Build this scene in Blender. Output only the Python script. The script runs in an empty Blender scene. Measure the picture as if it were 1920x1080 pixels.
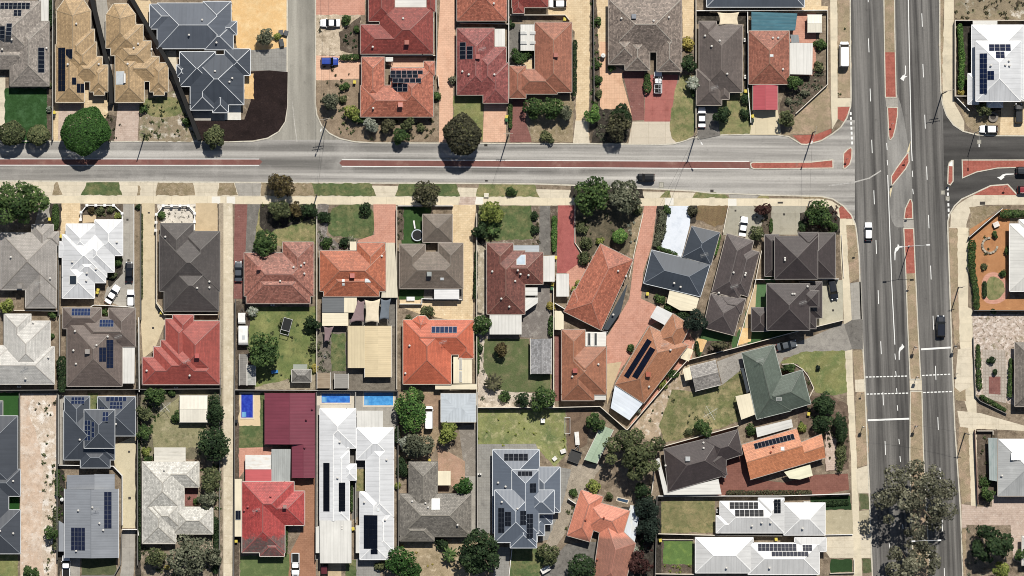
import bpy, math, random
import numpy as np
from mathutils import Vector, Matrix
random.seed(7); RNG = np.random.default_rng(11)
SC = bpy.context.scene; COL = SC.collection
S, H = 0.125, 900.0                      # metres per photo pixel, flying height

def P(x, y, z=0.0):                      # map position of a photo pixel for a point at height z
    k = S * (1 - z / H)
    return ((x - 960) * k, (540 - y) * k)
def nums(s): return [float(a) for a in s.replace(',', ' ').split()]
def pts(s, z=0.0):
    n = nums(s) if isinstance(s, str) else s
    return [P(n[i], n[i+1], z) for i in range(0, len(n), 2)]

# ------------------------------------------------------------------ materials
def lin(h, k=0.78):
    h = h.lstrip('#'); o = []
    for i in (0, 2, 4):
        c = int(h[i:i+2], 16) / 255
        c = c / 12.92 if c <= 0.04045 else ((c + 0.055) / 1.055) ** 2.4
        o.append(c * k)
    y = .25*o[0] + .65*o[1] + .1*o[2]
    return tuple(min(y + (c - y) * .86, .86) for c in o) + (1,)
MATS = {}
class NT:
    def __init__(s, name, rough=0.9, spec=0.25, metal=0.0):
        m = bpy.data.materials.new(name); m.use_nodes = True; s.m = m
        s.t = m.node_tree; s.b = s.t.nodes['Principled BSDF']
        s.b.inputs['Roughness'].default_value = rough
        s.b.inputs['Specular IOR Level'].default_value = spec
        s.b.inputs['Metallic'].default_value = metal
    def n(s, t, **kw):
        nd = s.t.nodes.new(t)
        for k, v in kw.items(): setattr(nd, k, v)
        return nd
    def put(s, sock, v):
        if hasattr(v, 'links') or isinstance(v, bpy.types.NodeSocket): s.t.links.new(v, sock)
        else: sock.default_value = v
    def pos(s):
        if not hasattr(s, '_p'): s._p = s.n('ShaderNodeNewGeometry').outputs['Position']
        return s._p
    def uv(s):
        if not hasattr(s, '_u'): s._u = s.n('ShaderNodeTexCoord').outputs['UV']
        return s._u
    def mapped(s, v, sc=(1, 1, 1), rot=0.0):
        a = s.n('ShaderNodeMapping'); s.put(a.inputs[0], v)
        a.inputs['Scale'].default_value = sc; a.inputs['Rotation'].default_value = (0, 0, rot); return a.outputs[0]
    def noise(s, v, scale, detail=4, rough=0.6):
        a = s.n('ShaderNodeTexNoise'); s.put(a.inputs['Vector'], v)
        a.inputs['Scale'].default_value = scale; a.inputs['Detail'].default_value = detail
        a.inputs['Roughness'].default_value = rough; return a.outputs[0]
    def ramp(s, f, lo, hi, a=0.0, b=1.0):
        r = s.n('ShaderNodeMapRange'); s.put(r.inputs[0], f)
        r.inputs[1].default_value = lo; r.inputs[2].default_value = hi
        r.inputs[3].default_value = a; r.inputs[4].default_value = b; return r.outputs[0]
    def mix(s, f, a, b, mode='MIX'):
        x = s.n('ShaderNodeMix', data_type='RGBA', blend_type=mode)
        s.put(x.inputs[0], f); s.put(x.inputs[6], a); s.put(x.inputs[7], b); return x.outputs[2]
    def mul(s, col, f):                  # multiply a colour by a scalar socket
        v = s.n('ShaderNodeVectorMath', operation='SCALE'); s.put(v.inputs[0], col[:3] if isinstance(col, tuple) else col); s.put(v.inputs[3], f); return v.outputs[0]
    def math(s, op, a, b=0.0):
        x = s.n('ShaderNodeMath', operation=op); s.put(x.inputs[0], a); s.put(x.inputs[1], b); return x.outputs[0]
    def done(s, col, bump=None, bs=0.3, bd=0.05):
        s.put(s.b.inputs['Base Color'], col)
        if bump is not None:
            b = s.n('ShaderNodeBump'); b.inputs['Strength'].default_value = bs; b.inputs['Distance'].default_value = bd
            s.put(b.inputs['Height'], bump); s.t.links.new(b.outputs[0], s.b.inputs['Normal'])
        return s.m
def plain(hexc, rough=0.6, spec=0.3, metal=0.0, var=0.1, k=0.78):
    key = ('plain', hexc, rough, spec, metal, var, k)
    if key not in MATS:
        n = NT('paint_' + hexc, rough, spec, metal)
        MATS[key] = n.done(n.mul(lin(hexc, k), n.ramp(n.noise(n.pos(), 1.3, 5), 0.3, 0.7, 1 - var, 1 + var)))
    return MATS[key]
def ground(hexc, patches=(), var=0.22, fine=0.3, k=0.78, joints=None, jhex=None, big=0.12):
    """soil, lawn, paving: base colour, mid and fine mottling, patches of other colours, optional joint grid (x,y metres)"""
    key = ('g', hexc, tuple(patches), var, fine, k, joints)
    if key in MATS: return MATS[key]
    n = NT('ground_' + hexc, 0.95, 0.1); p = n.pos()
    col = lin(hexc, k)
    for (ph, sc, lo, hi) in patches:
        col = n.mix(n.ramp(n.noise(p, sc, 7, 0.65), lo, hi), col, lin(ph, k))
    if joints:
        br = n.n('ShaderNodeTexBrick'); n.put(br.inputs['Vector'], p); br.offset = joints[2] if len(joints) > 2 else 0.0
        br.inputs['Scale'].default_value = 1.0; br.inputs['Brick Width'].default_value = joints[0]; br.inputs['Row Height'].default_value = joints[1]
        br.inputs['Mortar Size'].default_value = joints[3] if len(joints) > 3 else 0.05
        br.inputs['Color1'].default_value = (1.03, 1.03, 1.03, 1); br.inputs['Color2'].default_value = (0.95, 0.95, 0.95, 1); br.inputs['Mortar'].default_value = (0.8, 0.78, 0.76, 1)
        col = n.mix(1.0, col, br.outputs['Color'], 'MULTIPLY')
    col = n.mul(col, n.ramp(n.noise(p, big, 3), 0.3, 0.7, 1 - var * .7, 1 + var * .7))
    col = n.mul(col, n.ramp(n.noise(p, 0.9, 6, 0.7), 0.3, 0.7, 1 - var, 1 + var))
    f = n.noise(p, 5.0, 4, 0.7)
    col = n.mul(col, n.ramp(f, 0.3, 0.7, 1 - fine, 1 + fine))
    MATS[key] = n.done(col, f, 0.25, 0.05); return MATS[key]
def asphalt(hexc, light, rot=0.0, along=(1.1, 0.02), patch=0.5, k=0.78, blot=0.0):
    key = ('asph', hexc, light, rot, along)
    if key in MATS: return MATS[key]
    n = NT('asphalt_' + hexc, 0.9, 0.2); p = n.pos()
    p0 = n.mapped(p, rot=rot); v = n.mapped(p0, (along[0], along[1], 0.0))
    st = n.noise(v, 1.0, 5, 0.62)
    v2 = n.mapped(p0, (along[0] * .32, along[1] * .5, 0.0))
    st2 = n.noise(v2, 1.0, 3, 0.6)
    col = n.mix(n.ramp(st, 0.36, 0.66), lin(hexc, k), lin(light, k))
    col = n.mul(col, n.ramp(st2, 0.34, 0.66, 0.7, 1.28))
    col = n.mix(n.ramp(n.noise(p, 0.45, 6, 0.75), 0.6, 0.72, 0, .35), col, lin('3d3b39', k))
    col = n.mix(n.ramp(n.noise(p, 0.11, 5, 0.6), 0.5, 0.75, 0, patch), col, lin(light, k))
    if blot: col = n.mul(col, n.ramp(n.noise(p, 0.3, 6, 0.7), 0.35, 0.6, 1 - blot, 1.05))
    col = n.mul(col, n.ramp(n.noise(p, 4.0, 4, 0.7), 0.3, 0.7, 0.88, 1.12))
    MATS[key] = n.done(col); return MATS[key]
def tile(hexc, var=0.3, lichen=None, amt=0.5, dark=None, row=0.36, worn=None):
    key = ('tile', hexc, var, lichen, amt, dark, row, worn)
    if key in MATS: return MATS[key]
    n = NT('roof_tile_' + hexc, 0.5, 0.5); uv = n.uv(); p = n.pos()
    br = n.n('ShaderNodeTexBrick'); n.put(br.inputs['Vector'], uv); br.offset = 0.5
    br.inputs['Scale'].default_value = 1.0; br.inputs['Brick Width'].default_value = 0.4; br.inputs['Row Height'].default_value = row
    br.inputs['Mortar Size'].default_value = 0.03; br.inputs['Mortar Smooth'].default_value = 0.6
    a, b = 1.03 - var, 1.03 + var
    br.inputs['Color1'].default_value = (a, a, a, 1); br.inputs['Color2'].default_value = (b, b, b, 1)
    br.inputs['Mortar'].default_value = (0.68, 0.68, 0.68, 1)
    col = lin(hexc)
    if worn:
        sx = n.n('ShaderNodeSeparateXYZ'); n.put(sx.inputs[0], p); nz = n.math('MULTIPLY', n.math('SUBTRACT', n.noise(p, .5, 6, .75), .5), worn[2])
        f = n.ramp(n.math('ADD', sx.outputs[1], nz), worn[1] - .4, worn[1] + .4, 1, 0); col = n.mix(f, col, lin(worn[0]))
    if dark: col = n.mix(n.ramp(n.noise(n.mapped(uv, (.8, 1.6, 1)), 1.0, 7, 0.75), 0.45, 0.7, 0, 0.75), col, lin(dark))
    if lichen: col = n.mix(n.ramp(n.noise(p, 2.2, 6, 0.75), 0.52, 0.7, 0, amt), col, lin(lichen))
    col = n.mul(col, n.ramp(n.noise(n.mapped(uv, (0.3, 2.3, 1)), 1.0, 3), 0.3, 0.7, 0.84, 1.16))
    col = n.mul(col, n.ramp(n.noise(p, .16, 4), 0.3, 0.7, 0.88, 1.12))
    col = n.mul(col, n.ramp(n.noise(n.mapped(uv, (1.1, .12, 1)), 1.0, 4, .65), 0.3, 0.7, 0.88, 1.1))
    col = n.mix(1.0, col, br.outputs['Color'], 'MULTIPLY')
    MATS[key] = n.done(col, br.outputs['Fac'], 0.4, -0.04); return MATS[key]
def metal(hexc, rib=0.76, depth=0.16, var=0.08, stain=None, k=0.78):
    key = ('metal', hexc, rib, depth, var, stain, k)
    if key in MATS: return MATS[key]
    n = NT('roof_metal_' + hexc, 0.36, 0.5); uv = n.uv(); p = n.pos()
    sx = n.n('ShaderNodeSeparateXYZ'); n.put(sx.inputs[0], uv)
    w = n.math('ABSOLUTE', n.math('SUBTRACT', n.math('FRACT', n.math('DIVIDE', sx.outputs[0], rib)), 0.5))
    col = n.mul(lin(hexc, k), n.ramp(w, 0.36, 0.48, 1.0, 1 - depth))
    if stain: col = n.mix(n.ramp(n.noise(n.mapped(uv, (0.9, 0.25, 1)), 1.0, 6, 0.7), 0.5, 0.72, 0, 0.8), col, lin(stain, k))
    col = n.mul(col, n.ramp(n.noise(n.mapped(uv, (0.25, 0.08, 1)), 1.0, 4), 0.3, 0.7, 1 - var, 1 + var))
    col = n.mul(col, n.ramp(n.noise(p, .2, 5, .65), 0.3, 0.7, 0.9, 1.06))
    col = n.mul(col, n.ramp(n.noise(n.mapped(uv, (1.6, .1, 1)), 1.0, 4, .65), 0.35, 0.7, 0.9, 1.04))
    MATS[key] = n.done(col, w, 0.25, -0.05); return MATS[key]
def leafmat(c0, c1, c2, k=0.95):
    key = ('leaf', c0, c1, c2)
    if key in MATS: return MATS[key]
    n = NT('leaves_' + c1, 0.75, 0.2)
    at = n.n('ShaderNodeAttribute', attribute_name='tone').outputs['Fac']
    r = n.n('ShaderNodeValToRGB'); n.put(r.inputs[0], at)
    e = r.color_ramp.elements; e[0].color = lin(c0, k); e[1].color = lin(c2, k); m = e.new(0.5); m.color = lin(c1, k)
    n.done(r.outputs[0]); tr = n.n('ShaderNodeBsdfTranslucent'); n.put(tr.inputs[0], r.outputs[0]); mx = n.n('ShaderNodeMixShader'); mx.inputs[0].default_value = .36
    n.t.links.new(n.b.outputs[0], mx.inputs[1]); n.t.links.new(tr.outputs[0], mx.inputs[2]); n.t.links.new(mx.outputs[0], n.t.nodes['Material Output'].inputs[0])
    MATS[key] = n.m; return MATS[key]
def water(hexc, hex2):
    key = ('water', hexc)
    if key in MATS: return MATS[key]
    n = NT('pool_water', 0.12, 0.5)
    c = n.mix(n.ramp(n.noise(n.pos(), 1.2, 5, 0.6), 0.4, 0.65), lin(hexc, 1), lin(hex2, 1))
    MATS[key] = n.done(c, n.noise(n.pos(), 2.5, 3), 0.15, 0.1); return MATS[key]

# ------------------------------------------------------------------ objects
def link(o): COL.objects.link(o); return o
def tagit(o, label=None, cat=None, group=None, kind=None):
    if label: o['label'] = label
    if cat: o['category'] = cat
    if group: o['group'] = group
    if kind: o['kind'] = kind
    return o
def meshobj(name, V, F, m, parent=None, loc=(0, 0, 0), uv=None, slots=None, smooth=False):
    me = bpy.data.meshes.new(name)
    V = [(v[0] - loc[0], v[1] - loc[1], v[2] - loc[2]) for v in V] if any(loc) else V
    me.from_pydata(V, [], F)
    for mm in (m if isinstance(m, (list, tuple)) else [m]): me.materials.append(mm)
    if slots: me.polygons.foreach_set('material_index', slots)
    if uv:
        l = me.uv_layers.new(name='UVMap'); l.data.foreach_set('uv', [c for f in uv for p in f for c in p])
    if smooth: me.polygons.foreach_set('use_smooth', [True] * len(F))
    me.update(); o = bpy.data.objects.new(name, me); link(o)
    if parent: o.parent = parent
    return o
class Thing:
    def __init__(s, name, label, cat, x, y, group=None, z=0.0, px=True):
        s.loc = (*(P(x, y) if px else (x, y)), z)
        s.o = link(bpy.data.objects.new(name, None)); s.o.location = s.loc; s.o.empty_display_size = 0.5
        tagit(s.o, label, cat, group)
    def part(s, name, V, F, m, parent=None, **kw):
        return meshobj(name, V, F, m, parent or s.o, s.loc, **kw)
class MB:                                 # collects simple shapes into one mesh (world coordinates)
    def __init__(s): s.V, s.F = [], []
    def add(s, V, F):
        b = len(s.V); s.V += [tuple(v) for v in V]; s.F += [tuple(i + b for i in f) for f in F]; return s
    def box(s, c, d, rz=0.0, M=None):
        ca, sa = math.cos(rz), math.sin(rz); V = []
        for z in (-.5, .5):
            for x, y in ((-.5, -.5), (.5, -.5), (.5, .5), (-.5, .5)):
                X, Y, Z = x * d[0], y * d[1], z * d[2]
                V.append((c[0] + X * ca - Y * sa, c[1] + X * sa + Y * ca, c[2] + Z))
        return s.add(V, [(3, 2, 1, 0), (4, 5, 6, 7), (0, 1, 5, 4), (1, 2, 6, 5), (2, 3, 7, 6), (3, 0, 4, 7)])
    def tube(s, a, b, r0, r1=None, n=8):
        r1 = r0 if r1 is None else r1; a, b = Vector(a), Vector(b); d = (b - a).normalized()
        u = d.orthogonal().normalized(); w = d.cross(u); V = []
        for q, r in ((a, r0), (b, r1)):
            for i in range(n):
                t = 2 * math.pi * i / n; V.append(q + u * (r * math.cos(t)) + w * (r * math.sin(t)))
        F = [(i, (i + 1) % n, n + (i + 1) % n, n + i) for i in range(n)]
        return s.add(V, F + [tuple(range(n))[::-1], tuple(range(n, 2 * n))])
    def prism(s, poly, z0, z1):
        n = len(poly); V = [(p[0], p[1], z0) for p in poly] + [(p[0], p[1], z1) for p in poly]
        if area(poly) < 0: return s.prism(poly[::-1], z0, z1)
        return s.add(V, [tuple(range(n))[::-1], tuple(range(n, 2 * n))] + [(i, (i + 1) % n, n + (i + 1) % n, n + i) for i in range(n)])
    def lathe(s, c, prof, n=12):
        V = []; F = []
        for r, z in prof:
            for i in range(n):
                t = 2 * math.pi * i / n; V.append((c[0] + r * math.cos(t), c[1] + r * math.sin(t), c[2] + z))
        for k in range(len(prof) - 1):
            for i in range(n): F.append((k * n + i, k * n + (i + 1) % n, (k + 1) * n + (i + 1) % n, (k + 1) * n + i))
        F.append(tuple(range(n))[::-1]); F.append(tuple(range((len(prof) - 1) * n, len(prof) * n)))
        return s.add(V, F)
def area(p): return 0.5 * sum(p[i][0] * p[(i+1) % len(p)][1] - p[(i+1) % len(p)][0] * p[i][1] for i in range(len(p)))
def ccw(p): return p if area(p) > 0 else p[::-1]
def copytree(o, parent=None):
    c = o.copy(); link(c)
    if parent: c.parent = parent
    for ch in o.children: copytree(ch, c)
    return c

# ------------------------------------------------------------------ ground sheets (auto layered, 4 mm apart)
LAYERS = []
def smooth_poly(p, k=3):
    for _ in range(k):
        q = []
        for i in range(len(p)):
            a, b = p[i], p[(i + 1) % len(p)]
            q += [(a[0] * .75 + b[0] * .25, a[1] * .75 + b[1] * .25), (a[0] * .25 + b[0] * .75, a[1] * .25 + b[1] * .75)]
        p = q
    return p
SOFT = {'lawn', 'garden_bed', 'dry_garden', 'dirt_yard', 'garden', 'sand_yard', 'dry_yard', 'side_strip', 'dry_verge', 'rubble_strip', 'side_yard', 'stone_yard', 'dirt_verge', 'dry_ground'}
def ragged(p, name):
    g = random.Random(name + str(p[0])); q = []
    for a, b in zip(p, p[1:] + p[:1]):
        k = max(1, min(40, int(math.hypot(b[0]-a[0], b[1]-a[1]) / .7)))
        for j in range(k): t = j / k; q.append((a[0]+(b[0]-a[0])*t + g.uniform(-.16, .16), a[1]+(b[1]-a[1])*t + g.uniform(-.16, .16)))
    return q
def G(name, poly, m, base=0.0, curve=0):
    p = ccw(pts(poly) if isinstance(poly, str) else poly)
    if curve: p = smooth_poly(p, curve)
    if name in SOFT: p = ragged(p, name)
    bb = (min(a[0] for a in p), min(a[1] for a in p), max(a[0] for a in p), max(a[1] for a in p))
    lv = 1 + max([l for b, l, z in LAYERS if z == base and not (b[0] > bb[2] or b[2] < bb[0] or b[1] > bb[3] or b[3] < bb[1])], default=0)
    LAYERS.append((bb, lv, base)); z = base + 0.004 * lv
    V = [(a[0], a[1], z) for a in p]
    from mathutils.geometry import tessellate_polygon
    F = [tuple(f) for f in tessellate_polygon([[Vector(v) for v in V]])]
    F = [f if area([V[i] for i in f]) > 0 else f[::-1] for f in F]
    o = meshobj(name, V, F, m); o['kind'] = 'structure'; return o
def R4(x0, y0, x1, y1): return f'{x0} {y0} {x1} {y0} {x1} {y1} {x0} {y1}'
def offset_line(p, w, closed):
    """left/right offset pair of a polyline with mitres"""
    n = len(p); L, Rr = [], []
    for i in range(n):
        a = p[i - 1] if (i > 0 or closed) else None; c = p[(i + 1) % n] if (i < n - 1 or closed) else None; b = p[i]
        def nrm(u, v):
            d = math.hypot(v[0] - u[0], v[1] - u[1]) or 1e-9; return (-(v[1] - u[1]) / d, (v[0] - u[0]) / d)
        if a is None: m = nrm(b, c)
        elif c is None: m = nrm(a, b)
        else:
            n1, n2 = nrm(a, b), nrm(b, c); sx, sy = n1[0] + n2[0], n1[1] + n2[1]; d = max(sx * sx + sy * sy, 0.5)
            m = (2 * sx / d, 2 * sy / d)
        L.append((b[0] + m[0] * w / 2, b[1] + m[1] * w / 2)); Rr.append((b[0] - m[0] * w / 2, b[1] - m[1] * w / 2))
    return L, Rr
def strip(p, w, z0, z1, closed=False):
    """solid wall along a polyline"""
    L, Rr = offset_line(p, w, closed); n = len(p); V = []
    for a, b in zip(L, Rr): V += [(*a, z0), (*b, z0), (*b, z1), (*a, z1)]
    F = []
    for i in range(n if closed else n - 1):
        j = (i + 1) % n
        for k in range(4): F.append((4*i + k, 4*i + (k+1) % 4, 4*j + (k+1) % 4, 4*j + k))
    if not closed: F += [(0, 3, 2, 1)[::-1], (4*n-4, 4*n-1, 4*n-2, 4*n-3)]
    return V, F
RB = -0.11                               # road level; blocks of land stand a kerb above it
CONC = None
def block(name, poly, m, kerbm=None, kw=0.3, label=None, open_ends=False):
    """raised block of land or traffic island with a kerb along its edge"""
    p = ccw(pts(poly) if isinstance(poly, str) else poly)
    mb = MB(); n = len(p)
    V = [(a[0], a[1], RB - 0.3) for a in p] + [(a[0], a[1], 0.0) for a in p]
    from mathutils.geometry import tessellate_polygon
    top = [tuple(f) for f in tessellate_polygon([[Vector((*a, 0)) for a in p]])]
    top = [f if area([p[i] for i in f]) > 0 else f[::-1] for f in top]
    F = [tuple(i + n for i in f) for f in top] + [(i, (i + 1) % n, n + (i + 1) % n, n + i) for i in range(n)]
    o = meshobj(name, V, F, m); o['kind'] = 'structure'
    if kerbm:
        cx = sum(a[0] for a in p) / n
        L, Rr = offset_line(p, kw * 2, True)      # inner side is L for ccw
        V = []; F = []
        for a, b in zip(p, L): V += [(*a, RB - .02), (*a, 0.02), (*b, 0.02), (*b, -0.02)]
        for i in range(n):
            j = (i + 1) % n
            for k in range(3): F.append((4*i + k, 4*j + k, 4*j + k + 1, 4*i + k + 1))
        # push outer face 3 mm proud
        V = [(v[0] , v[1], v[2]) for v in V]
        L2, R2 = offset_line(p, 0.008, True)
        for i in range(n):
            V[4*i] = (*R2[i], V[4*i][2]); V[4*i+1] = (*R2[i], V[4*i+1][2])
        k = meshobj('kerb', V, F, kerbm); k['kind'] = 'structure'
    return o
# ------------------------------------------------------------------ houses
def clip(poly, a, b, c):                  # keep a*x+b*y+c >= 0
    out = []; n = len(poly)
    for i in range(n):
        p, q = poly[i], poly[(i + 1) % n]; dp = a*p[0] + b*p[1] + c; dq = a*q[0] + b*q[1] + c
        if dp >= 0: out.append(p)
        if (dp >= 0) != (dq >= 0):
            t = dp / (dp - dq); out.append((p[0] + t*(q[0]-p[0]), p[1] + t*(q[1]-p[1])))
    return out
class Wing:
    """convex piece of roof: planes rise from its eaves; gable edges stay upright"""
    def __init__(w, spec, eave, pitch):
        f = spec.split(); v = []; gab = ''; w.z = eave; w.t = math.tan(math.radians(pitch)); w.flat = False
        for a in f:
            if a[0] == 'g': gab = a[1:]
            elif a[0] == 'z': w.z = float(a[1:])
            elif a[0] == 'p': w.t = math.tan(math.radians(float(a[1:])))
            else: v.append(float(a))
        if len(v) == 4: v = [v[0], v[1], v[2], v[1], v[2], v[3], v[0], v[3]]; gab = ''.join(str('NESW'.index(c)) for c in gab)
        p = pts(v, w.z); n = len(p)
        ed = [(p[i], p[(i + 1) % n], str(i) in gab) for i in range(n)]
        if area(p) < 0: ed = [(b, a, g) for a, b, g in ed[::-1]]
        w.p = [e[0] for e in ed]; w.g = [e[2] for e in ed]; w.d = []
        for a, b, _ in ed:
            L = math.hypot(b[0]-a[0], b[1]-a[1]); nx, ny = -(b[1]-a[1]) / L, (b[0]-a[0]) / L
            w.d.append((nx, ny, -(nx*a[0] + ny*a[1])))
        w.pl = [None if g else (d[0]*w.t, d[1]*w.t, d[2]*w.t + w.z) for d, g in zip(w.d, w.g)]
    def inside(w, x, y, e=0.0): return all(d[0]*x + d[1]*y + d[2] >= -e for d in w.d)
    def h(w, x, y): return min(q[0]*x + q[1]*y + q[2] for q in w.pl if q)
    def faces(w):
        for i, q in enumerate(w.pl):
            if not q: continue
            poly = list(w.p)
            for j, r in enumerate(w.pl):
                if r and j != i and poly: poly = clip(poly, r[0]-q[0], r[1]-q[1], r[2]-q[2])
            if len(poly) > 2 and abs(area(poly)) > 0.01: yield i, q, poly
def seg_out(a, b, others):                # parts of a-b outside the convex polygons (d-lists, eps)
    iv = [(0.0, 1.0)]
    for d, eps in others:
        t0, t1 = 0.0, 1.0
        for (nx, ny, c) in d:
            fa = nx*a[0] + ny*a[1] + c + eps; fb = nx*b[0] + ny*b[1] + c + eps
            if fa < 0 and fb < 0: t0, t1 = 1, 0; break
            if fa < 0: t0 = max(t0, fa / (fa - fb))
            elif fb < 0: t1 = min(t1, fa / (fa - fb))
        if t1 > t0:
            nv = []
            for u, v in iv:
                if t0 > u: nv.append((u, min(v, t0)))
                if t1 < v: nv.append((max(u, t1), v))
            iv = [q for q in nv if q[1] - q[0] > 1e-4]
    return [((a[0]+u*(b[0]-a[0]), a[1]+u*(b[1]-a[1])), (a[0]+v*(b[0]-a[0]), a[1]+v*(b[1]-a[1]))) for u, v in iv]
BRICK = None
ALLH = {}
class House(Thing):
    def __init__(s, name, label, wings, roofm, eave=2.7, pitch=27, wallm=None, gutter='aea397', cap=None, capw=0.26, cat='house', wins=True, over=0.5, group=None):
        W = s.W = [Wing(q, eave, pitch) for q in wings]
        xs = [p[0] for w in W for p in w.p]; ys = [p[1] for w in W for p in w.p]
        Thing.__init__(s, name, label, cat, (min(xs)+max(xs))/2, (min(ys)+max(ys))/2, group=group, px=False)
        wallm = wallm or plain('c9b49a', 0.9, var=.12)
        V, F, UV = [], [], []
        for i, w in enumerate(W):
            for ei, q, poly in w.faces():
                pcs = [poly]
                for j, b in enumerate(W):
                    if j == i: continue
                    hs = list(b.d); tie = False
                    for r in b.pl:
                        if not r: continue
                        df = (r[0]-q[0], r[1]-q[1], r[2]-q[2])
                        if max(abs(df[0]), abs(df[1])) < 1e-4 and abs(df[2] + df[0]*poly[0][0] + df[1]*poly[0][1]) < 0.02:
                            if j > i: tie = True; break
                            continue
                        hs.append(df)
                    if tie: continue
                    nxt = []
                    for pc in pcs:
                        cur = pc
                        for a in hs:
                            o = clip(cur, -a[0], -a[1], -a[2])
                            if len(o) > 2 and abs(area(o)) > 0.004: nxt.append(o)
                            cur = clip(cur, *a)
                            if len(cur) < 3 or abs(area(cur)) < 0.004: break
                    pcs = nxt
                nx, ny, c = w.d[ei]; cp = math.cos(math.atan(w.t))
                for pc in pcs:
                    if area(pc) < 0: pc = pc[::-1]
                    b = len(V); F.append(tuple(range(b, b + len(pc))))
                    for x, y in pc: V.append((x, y, q[0]*x + q[1]*y + q[2]))
                    UV.append([(x*ny - y*nx + 100, (nx*x + ny*y + c) / cp) for x, y in pc])
        s.roof = s.part('roof', V, F, roofm, uv=UV)
        # ridge and hip capping
        cb = MB(); segs = []
        for i, w in enumerate(W):
            fs = list(w.faces())
            for ei, q, poly in fs:
                for k in range(len(poly)):
                    a, b = poly[k], poly[(k+1) % len(poly)]; L = math.hypot(b[0]-a[0], b[1]-a[1])
                    if L < 0.3: continue
                    mate = [r for ej, r, _ in fs if ej > ei and all(abs((r[0]-q[0])*t[0] + (r[1]-q[1])*t[1] + r[2]-q[2]) < 1e-4 for t in (a, b))]
                    if not mate: continue
                    N = max(2, int(L / 0.25)); st = None; ux, uy = (b[0]-a[0])/L, (b[1]-a[1])/L
                    for m_ in range(N + 1):
                        ok = False
                        if m_ < N:
                            t = (m_ + .5) / N; x, y = a[0]+t*(b[0]-a[0]), a[1]+t*(b[1]-a[1]); z = w.h(x, y)
                            e = s.env(x, y)
                            ok = e is not None and z >= e - 0.02
                            if ok:
                                e1, e2 = s.env(x - uy*.12, y + ux*.12), s.env(x + uy*.12, y - ux*.12)
                                ok = e1 is not None and e2 is not None and z - (e1 + e2)/2 > 0.012
                            if ok: ok = not any(j < i and o.inside(x, y) and abs(o.h(x, y) - z) < 0.02 for j, o in enumerate(W))
                        if ok and st is None: st = m_
                        if not ok and st is not None:
                            t0, t1 = st / N, m_ / N; st = None
                            A = (a[0]+t0*(b[0]-a[0]), a[1]+t0*(b[1]-a[1])); B = (a[0]+t1*(b[0]-a[0]), a[1]+t1*(b[1]-a[1]))
                            segs.append(((*A, w.h(*A)), (*B, w.h(*B))))
        for A, B in segs:
            dx, dy = B[0]-A[0], B[1]-A[1]; L = math.hypot(dx, dy) or 1; nx, ny = -dy/L*capw/2, dx/L*capw/2
            V = []
            for T in (A, B): V += [(T[0]-nx, T[1]-ny, T[2]-.06), (T[0]-nx*.5, T[1]-ny*.5, T[2]+.055), (T[0]+nx*.5, T[1]+ny*.5, T[2]+.055), (T[0]+nx, T[1]+ny, T[2]-.06)]
            cb.add(V, [(0, 4, 5, 1), (1, 5, 6, 2), (2, 6, 7, 3), (0, 1, 2, 3), (7, 6, 5, 4)])
        if cb.V: s.part('ridge_capping', cb.V, cb.F, cap or roofm, s.roof, uv=[[(0.2, 0.2)] * len(f) for f in cb.F])
        # gutters along the eaves, walls below
        gb, wb, win = MB(), MB(), []
        for i, w in enumerate(W):
            n = len(w.p)
            for k in range(n):
                a, b = w.p[k], w.p[(k+1) % n]; nx, ny, c = w.d[k]
                oth = [(o.d, 0.01 if j < i else -0.01) for j, o in enumerate(W) if j != i and (o.z > w.z - .3)]
                if not w.g[k]:
                    for A, B in seg_out(a, b, oth):
                        L = math.hypot(B[0]-A[0], B[1]-A[1])
                        if L > 0.25: gb.box(((A[0]+B[0])/2 - nx*.065, (A[1]+B[1])/2 - ny*.065, w.z - .045), (L + .2, .13, .13), math.atan2(B[1]-A[1], B[0]-A[0]))
                d2 = [(q[0], q[1], q[2] - (over if not g else 0.2)) for q, g in zip(w.d, w.g)]
                # corner points of the inset polygon
                def isect(p, q):
                    D = p[0]*q[1] - p[1]*q[0]; return ((-p[2]*q[1] + q[2]*p[1]) / D, (-p[0]*q[2] + q[0]*p[2]) / D)
                A0, B0 = isect(d2[k-1], d2[k]), isect(d2[k], d2[(k+1) % n])
                oth = []
                for j, o in enumerate(W):
                    if j != i and o.z > w.z - .3: oth.append(([(q[0], q[1], q[2] - (over if not g else .2)) for q, g in zip(o.d, o.g)], 0.01 if j < i else -0.01))
                for A, B in seg_out(A0, B0, oth):
                    L = math.hypot(B[0]-A[0], B[1]-A[1])
                    if L < 0.1: continue
                    if w.g[k]:
                        top = [(x, y, w.h(x, y) - .05) for x, y in [(A[0]+t*(B[0]-A[0]), A[1]+t*(B[1]-A[1])) for t in [0, .125, .25, .375, .5, .625, .75, .875, 1]]]
                        wb.add([(*A, 0), (*B, 0)] + top[::-1], [tuple(range(2 + len(top)))])
                    else: wb.add([(*A, 0), (*B, 0), (*B, w.z), (*A, w.z)], [(0, 1, 2, 3)])
                    if L > 3 and wins: win.append((A, B, L, (nx, ny), w.z))
        if gb.V: s.part('gutter', gb.V, gb.F, plain(gutter, 0.5), s.roof)
        s.wall = s.part('wall', wb.V, wb.F, wallm)
        ALLH[label] = s; s.win = win
    def env(s, x, y):
        z = [w.h(x, y) for w in s.W if w.inside(x, y, 1e-4)]; return max(z) if z else None
    def plane(s, x, y):
        best = None
        for w in s.W:
            if w.inside(x, y, 1e-4):
                q = min((q for q in w.pl if q), key=lambda q: q[0]*x + q[1]*y + q[2]); z = q[0]*x + q[1]*y + q[2]
                if best is None or z > best[0]: best = (z, q)
        return best[1] if best else (0, 0, 2.7)
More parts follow.
